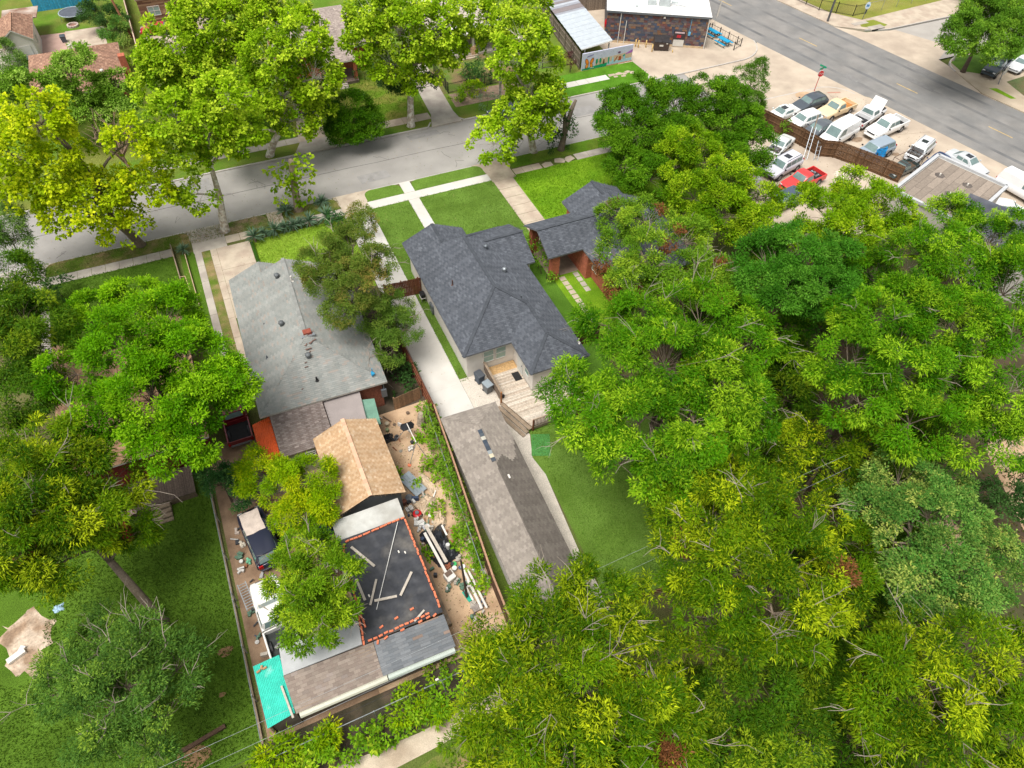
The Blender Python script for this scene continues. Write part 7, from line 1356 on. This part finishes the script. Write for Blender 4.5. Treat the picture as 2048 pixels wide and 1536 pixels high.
T('pec2',35.6,17.8,'tall green pecan right of the huge one',
  [(43.1,24.7,7.4,2.3),(38.5,18.8,11.3,2.4),(34.7,19.1,11.6,1.9),(31.6,17.2,11.1,1.7),(33.9,15.5,11.4,2.3),(30.8,14.8,10.3,1.6),(32.8,12.5,10,1.7)])
T('pec2',43.3,17.8,'tall green pecan at the right edge below the black roof',
  [(43.4,23.2,11.4,2.1),(55.5,28.7,6.1,2.2),(54.2,24.5,8,2.4),(43.5,20.1,12,2.3),(44.6,17.4,12.1,2.4),(39.3,16,11.7,2.3),(41.3,13.8,11.7,2),(36.8,13.6,10.6,2.1),(38.3,11.6,10.7,1.9),(35.9,10.8,9.5,1.6),(36.9,9.2,9.5,1.4)])
T('pec',30.5,14.5,'small yellow-tipped pecan below the tall ones',
  [(30,15.3,6,1.5),(31.5,14.2,6.5,1.4),(28.4,15,5.5,1.3),(30.1,13.8,5,1.3),(33.4,14.2,6,0.9)])
T('oak',29.4,6.7,'blue-green oak with pale yellow tips',
  [(31.2,10.3,7.6,1.6),(35.5,9.9,5.5,1.5),(28.3,9.3,8.3,1.4),(30,7.5,8.8,1.7),(31.7,6.7,8.4,1.2),(27.3,7.2,8.6,1.5),(28.7,5.5,8.7,1.5),(26.9,5,8.2,1.5),(29.3,3.9,8.3,1.2),(27.7,3.1,7.7,1.3),(26.2,3.7,7.2,1.2)])
T('oak',34.2,4.3,'smaller blue-green oak at the right edge',
  [(34.8,5.3,5.5,1.3),(35.6,4.1,5,1.1),(32,3.1,5,1)])
T('pec',19.0,9.2,'yellow-green pecan with bare twigs right of the back lawn',
  [(20,15,7.8,1.6),(20.8,12.9,9.4,1.8),(17.3,13.4,9,1.1),(17.7,11.3,10.3,1.9),(19.9,10.1,10.7,1.9),(23.8,10.2,8.7,1.5),(26.1,8.7,6.6,1.3),(15.9,10.2,9.9,1.5),(17.3,8.6,10.5,1.9),(20,7.7,10.5,1.7),(22,6.3,9.3,1.3),(14.4,9.6,8.8,1),(15.7,7.6,9.5,1.7),(17.9,6.4,10,1.7),(20,5.2,9.3,1.1),(15.7,5.7,8.8,1.3),(18.2,4.6,8.9,1.1)])
T('pec',7.4,7.3,'huge yellow-green pecan at the bottom centre over the alley',
  [(10.9,12.7,6.9,0.7),(8,11.8,9,1.1),(10.4,10.7,9,1.4),(5.7,10.9,9.4,1.2),(7.4,9.4,10.6,1.7),(10.1,8.4,10.2,1.4),(4,9.7,9.3,1),(5.4,8.4,10.5,1.7),(7.4,7.1,11,1.7),(9.9,6.2,10.3,1.4),(12.5,6.7,8.3,1.1),(3.7,7.8,9.6,1.2),(5.3,6.2,10.4,1.6),(7.4,5,10.5,1.6),(10.1,4.5,9.5,1.3),(2.3,7.1,8.4,0.9),(3.7,5.6,9.4,1.2),(5.8,4.2,9.8,1.4),(10.5,3.1,8.3,1.2),(7.8,3.4,9.5,1.2)])
T('pec',22.5,-0.2,'yellow-green pecan with bare branches in the bottom right corner',
  [(21.1,1.9,10.5,1.1),(22.8,1.6,10.7,1.4),(25.3,0.9,10.2,1.4),(29.1,0,7.5,1.3),(19.7,0.6,10.3,1.2),(21.6,-0,10.9,1.5),(23.7,-1,10.8,1.5),(24,-2.7,10.3,1.2),(20.8,-1.6,10.6,1.4),(19,-1,9.8,1.1),(21.7,-2.8,10.4,1.2),(19.4,1.9,9.9,0.8)])
T('pecd',15.6,2.7,'low dark tree in the shade between the bottom pecans',
  [(14.5,4.3,6.8,1.4),(16.6,3.5,7.2,1.3),(19.9,3.1,4.6,1.3),(14,2.5,7,1.3),(16.3,1.7,7.2,1.3),(15.1,0.7,6.7,1.3),(12.8,2.8,6.1,1.1)])
T('dark',40.1,7.8,'dark shrubby tree beside the dirt patch at the right edge',
  [(39.4,7.2,4,1.3),(39.2,8.3,3,0.9),(41.8,8.1,4,1.1)])
T('elm2',91.7,57.1,'broad green tree over parked cars in the top right corner',
  [(88.5,56.7,7.7,2.3),(92.3,56.3,7.8,2.6),(84.4,54,7.1,2.3),(86.5,51.5,7.2,2.3),(90.1,52.1,7.5,2.2),(83.3,54.1,6.6,1.5),(109.7,71.1,2.5,2.8)])
T('dark',-8.5,106.9,'round dark green shrub beside the trampoline',
  [(-8.6,107.6,2.5,1.8),(-7.4,105.9,2,1.4),(-9.8,107.1,2.5,1.2)])
T('oak',-7.3,102.3,'pale flowering bush behind the brown-roofed house',
  [(-7.7,102.9,2,1.4),(-6.7,101.6,1.8,1.1)])
T('willow',-19.0,96.9,'feathery shrub at the left edge below the white garage',
  [(-19.3,96.5,2.5,1.5),(-18.2,95.3,2,1.3),(-19.6,99.2,3,1.1)])
# leaning pecan trunk and the cut sycamore trunks
def stump_tree(label, x, y, prongs, lobes, kind, bk):
    t = thing('cut_tree', label, 'tree', (x, y, 0), 0, 'cut street trees'); b = MB()
    for pr in prongs: b.tube([(0, 0, -.2)] + pr[0], pr[1], 9)
    b.build('trunk', bk, t, smooth=True); s = SPEC[kind]; V, C, *_ = foliage(lobes, s, RNG, 1.0); leaf_mesh('foliage', V, C, s['mt'], t)
stump_tree('cut sycamore trunk with leafy tufts beside the yuccas', 5.4, 60.4, [([(0, 0, .3), (.1, .1, 2), (.3, .3, 4.0), (.45, .4, 5.3)], [.6, .42, .34, .3, .24])], [(-.7, .2, 4.4, .55), (1.25, .3, 4.8, .5), (1.2, .4, 3.6, .4), (-.8, .2, 2.6, .55), (-.75, .1, 1.7, .5), (.9, .5, 1.2, .5), (-.8, .3, 3.6, .4)], 'syc', bark('stump_bark', (178, 158, 136)))
stump_tree('forked dead trunk wrapped in green vine near the grove', 34.4, 60.3, [([(0, 0, .3), (.4, .2, 2.0), (1.1, .5, 4.2), (1.6, .6, 5.2)], [.5, .38, .3, .24, .14]), ([(.3, .1, 1.5), (.3, .3, 3.2), (.4, .9, 5.2)], [.4, .25, .2, .14])], [(-.3, -.2, 1.2, .8), (0, -.2, 2.2, .8), (.3, -.1, 3.0, .7), (-.4, .2, .6, .7), (.7, .1, 3.8, .4)], 'dark', b_grey)
for i, (x, y, l_) in enumerate([(24, 16, 'behind the back lawn'), (27.5, 9, 'right of the yellow-green pecan'), (33, 21, 'between the two tall pecans'), (13.5, 4.5, 'left of the bottom gap'), (10, 2.5, 'over the alley at the bottom edge'), (26, 4, 'below the blue-green oak'), (40, 14, 'above the blue-green oak at the right'), (37, 24.5, 'below the smooth mid-green tree'), (45, 28, 'beside the black roof'), (29, 20, 'inside the dark gap behind the huge pecan'), (22.5, 4.5, 'left of the white panels'), (34, 10, 'below the small pecan'), (43, 34, 'beside the beige camper'), (36, 33, 'beside the brick house'), (31, 27, 'behind the rust-patched tree'), (20, -1, 'at the bottom edge right of centre'), (8, 4.5, 'under the bottom centre pecan')]):
    r_ = random.Random(i); T('pecd', x, y, 'low dark undergrowth tree ' + l_, [(x + r_.uniform(-1.6, 1.6), y + r_.uniform(-1.6, 1.6), r_.uniform(1.2, 3.4), r_.uniform(1.2, 1.8)) for _ in range(5)], 'undergrowth trees', dens=.4, lsc=1.3)
# shrubs, vines and hedges
shrub('weed', 'lush green hedge along the alley fence, left stretch', [(x, 11.55 + .2 * math.sin(x), .7, .75) for x in np.arange(-6.6, -2.5, .8)] , 'hedge', 1.0)
shrub('weed', 'lush green hedge along the alley fence, middle stretch', [(x, 11.6 + .15 * math.sin(2 * x), .8, .8) for x in np.arange(-2.2, 1.6, .8)], 'hedge', 1.0)
shrub('weed', 'lush green hedge along the alley fence, right stretch', [(x, 11.7 + .15 * math.sin(2 * x), .8, .8) for x in np.arange(2.0, 5.0, .8)], 'hedge', 1.0)
shrub('ygreen', 'small yellow-green bush at the corner below the turquoise roof', [(-6.9, 12.5, 1.2, .6), (-6.5, 12.2, .9, .5), (-7.4, 12.9, 1.0, .4)], 'bush')
shrub('ygreen', 'yellow-green sprout against the chain-link fence below the long shed', [(-4.6, 12.3, 1.2, .45), (-4.3, 12.1, .9, .4)], 'bush'); shrub('ygreen', 'bright yellow-green bush in the alley hedge', [(.3, 11.9, 1.3, .6), (.9, 11.7, 1.1, .5), (1.6, 11.4, 1.0, .45)], 'bush')
shrub('weed', 'yellow-green bush at the bottom left edge of the alley', [(-9.0, 10.4, .8, .7), (-8.2, 10.0, .7, .6), (-10, 10.6, .7, .6)], 'bush')
for i, (x, y) in enumerate([(8.35, 31.6), (8.2, 29.4), (8.05, 27.2), (7.85, 25.0), (7.65, 22.8), (7.45, 20.6)]):
    shrub('vine', ['topmost clump of vine on the fence beside the white driveway', 'second clump of vine down the chain-link fence', 'third clump of vine down the chain-link fence', 'fourth clump of vine, beside the garage front', 'fifth clump of vine, beside the middle of the garage', 'lowest clump of vine beside the black plastic heap'][i], [(x + .12 * math.sin(k * 2.1), y - .45 * k, .75 + .2 * math.sin(k * 1.7 + i), .36 if i < 2 else .24) for k in range(5)], 'vine', 1.0, 'vine along the fence', 'vine')
shrub('vine', 'vine-covered hedge beside the brick carport', [(23.9, 45.4, 1.4, .6), (23.7, 44.5, 1.2, .6), (23.6, 43.6, 1.1, .55), (23.5, 42.7, .9, .6), (23.6, 41.9, .7, .6), (23.9, 46.2, 1.0, .5)], 'hedge')
shrub('vine', 'green vine hanging on the car lot fence', [(59.25, 53.5, 1.6, .45), (59.35, 53.2, 1.0, .4), (59.4, 53.0, .5, .35)], 'vine', 1.0, 'vine along the fence', 'vine')
shrub('dark', 'round dark bush inside the far iron fence', [(31.2, 77.8, 1.2, 1.1), (30.4, 77.2, .9, .8), (32, 77.4, .9, .8)], 'bush'); shrub('ygreen', 'yellow-green bush in front of the far iron fence', [(29.4, 74.9, .7, .8), (30.4, 74.7, .6, .7)], 'bush'); shrub('weed', 'low green groundcover at the corner of the far driveway', [(27.8, 75.0, .3, .6), (28.4, 74.4, .3, .6), (27.9, 73.9, .3, .5)], 'bush'); shrub('silver', 'silvery bush at the far kerb', [(30.4, 71.7, .7, .9), (31.2, 71.6, .6, .7)], 'bush')
shrub('ygreen', 'yellow bush in front of the carport fence', [(42.9, 78.6, .9, .8), (42.2, 78.4, .7, .6)], 'bush'); shrub('purple', 'small purple-leaved tree in front of the mural wall', [(43.4, 75.6, 1.8, .4), (43.4, 75.6, 1.1, .35)], 'plum_tree'); shrub('dark', 'dark bushes beside the far porch', [(18.9, 83.0, 1.0, 1.0), (19.9, 82.8, .9, .8)], 'bush'); shrub('weed', 'clipped green bush on the garden path behind the iron fence', [(31.0, 79.6, .4, .6)], 'bush')
shrub('weed', 'green weeds around the yard window and umbrella', [(8.0, 30.0, .1, .4), (7.4, 29.8, .05, .3)], 'weeds'); shrub('weed', 'tuft of weeds on the sandy yard near the tripod', [(7.3, 27.4, .05, .4), (7.1, 27.0, .05, .3)], 'weeds'); shrub('weed', 'tuft of weeds below the tripod by the vine fence', [(7.3, 26.0, .05, .35), (7.5, 25.4, .05, .3)], 'weeds'); shrub('weed', 'weeds beside the grey metal sheets', [(5.9, 26.5, .2, .35), (4.6, 27.4, .1, .25)], 'weeds'); shrub('weed', 'weeds around the black plastic heap', [(6.6, 20.9, .1, .35), (6.55, 20.3, .1, .3), (4.4, 20.8, .1, .25), (6.1, 23.5, .1, .3)], 'weeds')
shrub('weed', 'weeds along the boards by the wooden fence', [(7.1, 19.2, .1, .3), (7.0, 18.2, .1, .3), (6.9, 17.3, .1, .3)], 'weeds'); shrub('weed', 'green weeds at the end of the long shed', [(4.3, 13.4, .2, .4), (2.4, 13.2, .15, .3), (-.5, 13.0, .15, .3)], 'weeds')
shrub('dark', 'dark green plants crowding the lower part of the side passage', [(7.9, 35.6, .5, .5), (7.7, 34.8, .5, .5), (8.1, 36.4, .4, .4)], 'bush'); shrub('citrus', 'pale green bush at the corner of the yellow front lawn', [(8.3, 55.8, 1.2, .9), (8.6, 54.9, 1.0, .8), (7.8, 56.4, .9, .6)], 'bush')
shrub('dark', 'wispy bush on the left front walk', [(-16.2, 56.0, .9, .8), (-16.9, 54.6, .8, .7)], 'bush'); shrub('weed', 'tall weeds beside the leaning grey board', [(-7.4, 53.2, .4, .6), (-7.6, 52.2, .4, .6), (-6.9, 51.2, .4, .5)], 'weeds')
shrub('weed', 'green hedge behind the brown-roofed house chimney', [(-6.4, 97.3, .7, .8), (-6.3, 96.2, .6, .6)], 'bush'); shrub('dark', 'dark shrub at the top edge behind the grey-beige house', [(12.5, 101, 1.5, 1.4), (10.5, 101.5, 1.2, 1.2)], 'bush')
# bare dead tree among the yellow sycamore branches
t = thing('dead_tree', 'bare brown dead tree behind the yellow sycamore', 'tree', (-8.6, 70.9, 0), 0, 'trees'); b = MB(); b.tube([(0, 0, -.2), (-.1, .2, 1.5), (-.3, .4, 3)], [.22, .17, .13], 7)
for i in range(14):
    a = rnd(0, 6.28); e = Vector((-.3 + 2.4 * math.cos(a), .4 + 1.8 * math.sin(a), rnd(4, 7.5))); pts = curve_pts((-.3, .4, rnd(2, 3)), e, 4, .15); b.tube(pts, [.1, .07, .05, .03, .015], 5, cap=False)
    for k in range(4): q = pts[random.randint(2, 3)]; b.tube(curve_pts(q, q + Vector((rnd(-1, 1), rnd(-1, 1), rnd(0, 1.2))), 2, .2), [.03, .018, .008], 3, cap=False)
b.build('trunk', mat('dead_wood', S(150, 126, 104), var=.2, scale=4), t)
# loose grass tufts and fallen leaves give the flat sheets some relief
def scatter(name, label, poly, n, L, W, cols, h, cat, seed):
    r = np.random.default_rng(seed); xs = [p[0] for p in poly]; ys = [p[1] for p in poly]; P = np.stack([r.uniform(min(xs), max(xs), n), r.uniform(min(ys), max(ys), n)], 1)
    ins = np.zeros(n, bool); j = len(poly) - 1
    for i in range(len(poly)):
        xi, yi = poly[i]; xj, yj = poly[j]; cnd = ((yi > P[:, 1]) != (yj > P[:, 1])) & (P[:, 0] < (xj - xi) * (P[:, 1] - yi) / (yj - yi + 1e-9) + xi); ins ^= cnd; j = i
    P = P[ins]; n = len(P); a = r.uniform(0, 6.28, n); e = r.uniform(.3, 1.3, n) if h else r.uniform(0, .25, n); Ls = L * r.uniform(.5, 1.3, n)
    ax = np.stack([np.cos(a) * np.cos(e), np.sin(a) * np.cos(e), np.sin(e)], 1) * Ls[:, None]; sd = np.stack([-np.sin(a), np.cos(a), 0 * a], 1) * W * .5
    B0 = np.concatenate([P, np.full((n, 1), .012)], 1); V = np.empty((n, 4, 3), np.float32); V[:, 0] = B0; V[:, 1] = B0 + ax * .5 + sd; V[:, 2] = B0 + ax; V[:, 3] = B0 + ax * .5 - sd
    cc = np.array([S(*c) for c in cols])[r.integers(0, len(cols), n)] * r.uniform(.75, 1.2, n)[:, None]; C = np.ones((n, 4, 4), np.float32); C[:, :, :3] = cc[:, None]
    o = leaf_mesh(name, V, C, m_leafm); tag(o, label, cat, kind='stuff')
gc = [(92, 130, 34), (110, 148, 40), (78, 112, 28)]; gd = [(74, 108, 28), (86, 120, 34), (66, 96, 22), (104, 134, 40)]
scatter('grass', 'dark grass of the left lawn', [(-21, 13.4), (-7.8, 13.4), (-7.8, 31), (-18.3, 31), (-18.1, 27), (-18.5, 25), (-18.2, 23), (-20, 22.2), (-21, 23)], 24000, .16, .05, gd, 1, 'grass', 1)
scatter('grass', 'mown grass of the back lawn', [(14.2, 13), (22, 13), (22, 27.5), (14.9, 27.5)], 12000, .10, .04, [(94, 132, 42), (104, 142, 48), (84, 120, 36)], 1, 'grass', 2)
scatter('grass', 'yellow-green grass of the front lawn behind the yuccas', [(.3, 48.5), (8.8, 48.5), (8.8, 57.2), (.3, 57.2)], 9000, .14, .05, [(140, 172, 46), (156, 180, 60), (122, 156, 34)], 1, 'grass', 3)
scatter('grass', 'bright grass of the brick house lawn', [(27.4, 46.5), (40, 46.5), (40, 57.7), (27.4, 57.7)], 12000, .16, .06, [(114, 160, 24), (130, 172, 34), (96, 140, 18)], 1, 'grass', 4)
scatter('fallen_leaves', 'fallen leaves on the kerbside verge', [(-17, 59.1), (9, 59.1), (9, 60.8), (-17, 60.8)], 1400, .12, .10, [(170, 140, 104), (196, 170, 130), (140, 112, 80)], 0, 'leaves', 5)
scatter('ground_litter', 'leaf litter on the woodland floor', [(24, -4), (46, -4), (46, 34), (24, 34)], 9000, .22, .16, [(80, 92, 36), (104, 90, 60), (60, 78, 24), (120, 100, 70)], 0, 'litter', 6)
scatter('grass', 'rough grass beside the alley path', [(-9, 6), (12, 6), (12, 9.3), (-9, 8)], 5000, .18, .06, gc, 1, 'grass', 7)
scatter('grass', 'olive grass at the bottom left corner', [(-24, 4), (-8, 4), (-8, 13), (-24, 13)], 9000, .18, .06, [(84, 112, 30), (110, 130, 40), (70, 100, 24)], 1, 'grass', 8)
scatter('ground_litter', 'scattered debris on the sandy yard', [(4.2, 13), (7.3, 13), (8, 32), (4.9, 32)], 900, .12, .06, [(120, 96, 72), (96, 116, 44), (210, 196, 176), (80, 64, 52)], 0, 'litter', 9)
sg = [(108, 140, 56), (96, 126, 46), (120, 150, 62), (88, 118, 40)]
scatter('grass', 'mown sod right of the front walk', [(16.98, 47.8), (25.12, 47.8), (25.12, 57.92), (16.98, 57.92)], 14000, .09, .035, sg, 1, 'grass', 11)
scatter('grass', 'mown sod left of the front walk', [(11.9, 45.5), (15.94, 45.5), (15.94, 57.92), (11.9, 57.92)], 8000, .09, .035, sg, 1, 'grass', 12)
scatter('grass', 'narrow sod strip beside the white driveway', [(11.9, 33.6), (12.7, 33.6), (12.7, 44.6), (11.9, 44.6)], 2200, .09, .035, sg, 1, 'grass', 13)
scatter('grass', 'grass of the left front lawn', [(-17.2, 47), (-6.6, 47), (-6.6, 57.9), (-17.2, 57.9)], 14000, .13, .05, gd, 1, 'grass', 14)
scatter('grass', 'ragged grass of the kerbside verges', [(-17.5, 58.95), (9.3, 58.95), (9.3, 61.0), (-17.5, 61.0)], 5000, .12, .05, [(96, 122, 42), (124, 134, 60), (150, 140, 90)], 1, 'grass', 15)
scatter('grass', 'grass of the far front lawns', [(2, 73.3), (23.5, 73.3), (23.5, 83), (2, 83)], 9000, .16, .07, [(104, 136, 36), (124, 142, 50), (90, 122, 30)], 1, 'grass', 16)
scatter('fallen_leaves', 'dry leaves blown over the street and driveways', [(-20, 47.5), (28, 47.5), (28, 69.8), (-20, 69.8)], 1100, .10, .08, [(160, 132, 96), (120, 104, 60), (186, 164, 124), (104, 116, 50)], 0, 'leaves', 17)
scatter('fallen_leaves', 'dry leaves and twigs on the car lot', [(60, 42), (76, 42), (74, 59), (60, 59)], 500, .12, .08, [(150, 120, 90), (110, 96, 70), (90, 80, 66)], 0, 'leaves', 18)
scatter('fallen_leaves', 'leaf litter on the gravel and white driveway', [(9.3, 29), (14, 29), (13, 57), (9.3, 57)], 220, .09, .07, [(150, 124, 90), (112, 116, 60), (170, 140, 100)], 0, 'leaves', 19)
print('LEAVES', LEAVES)
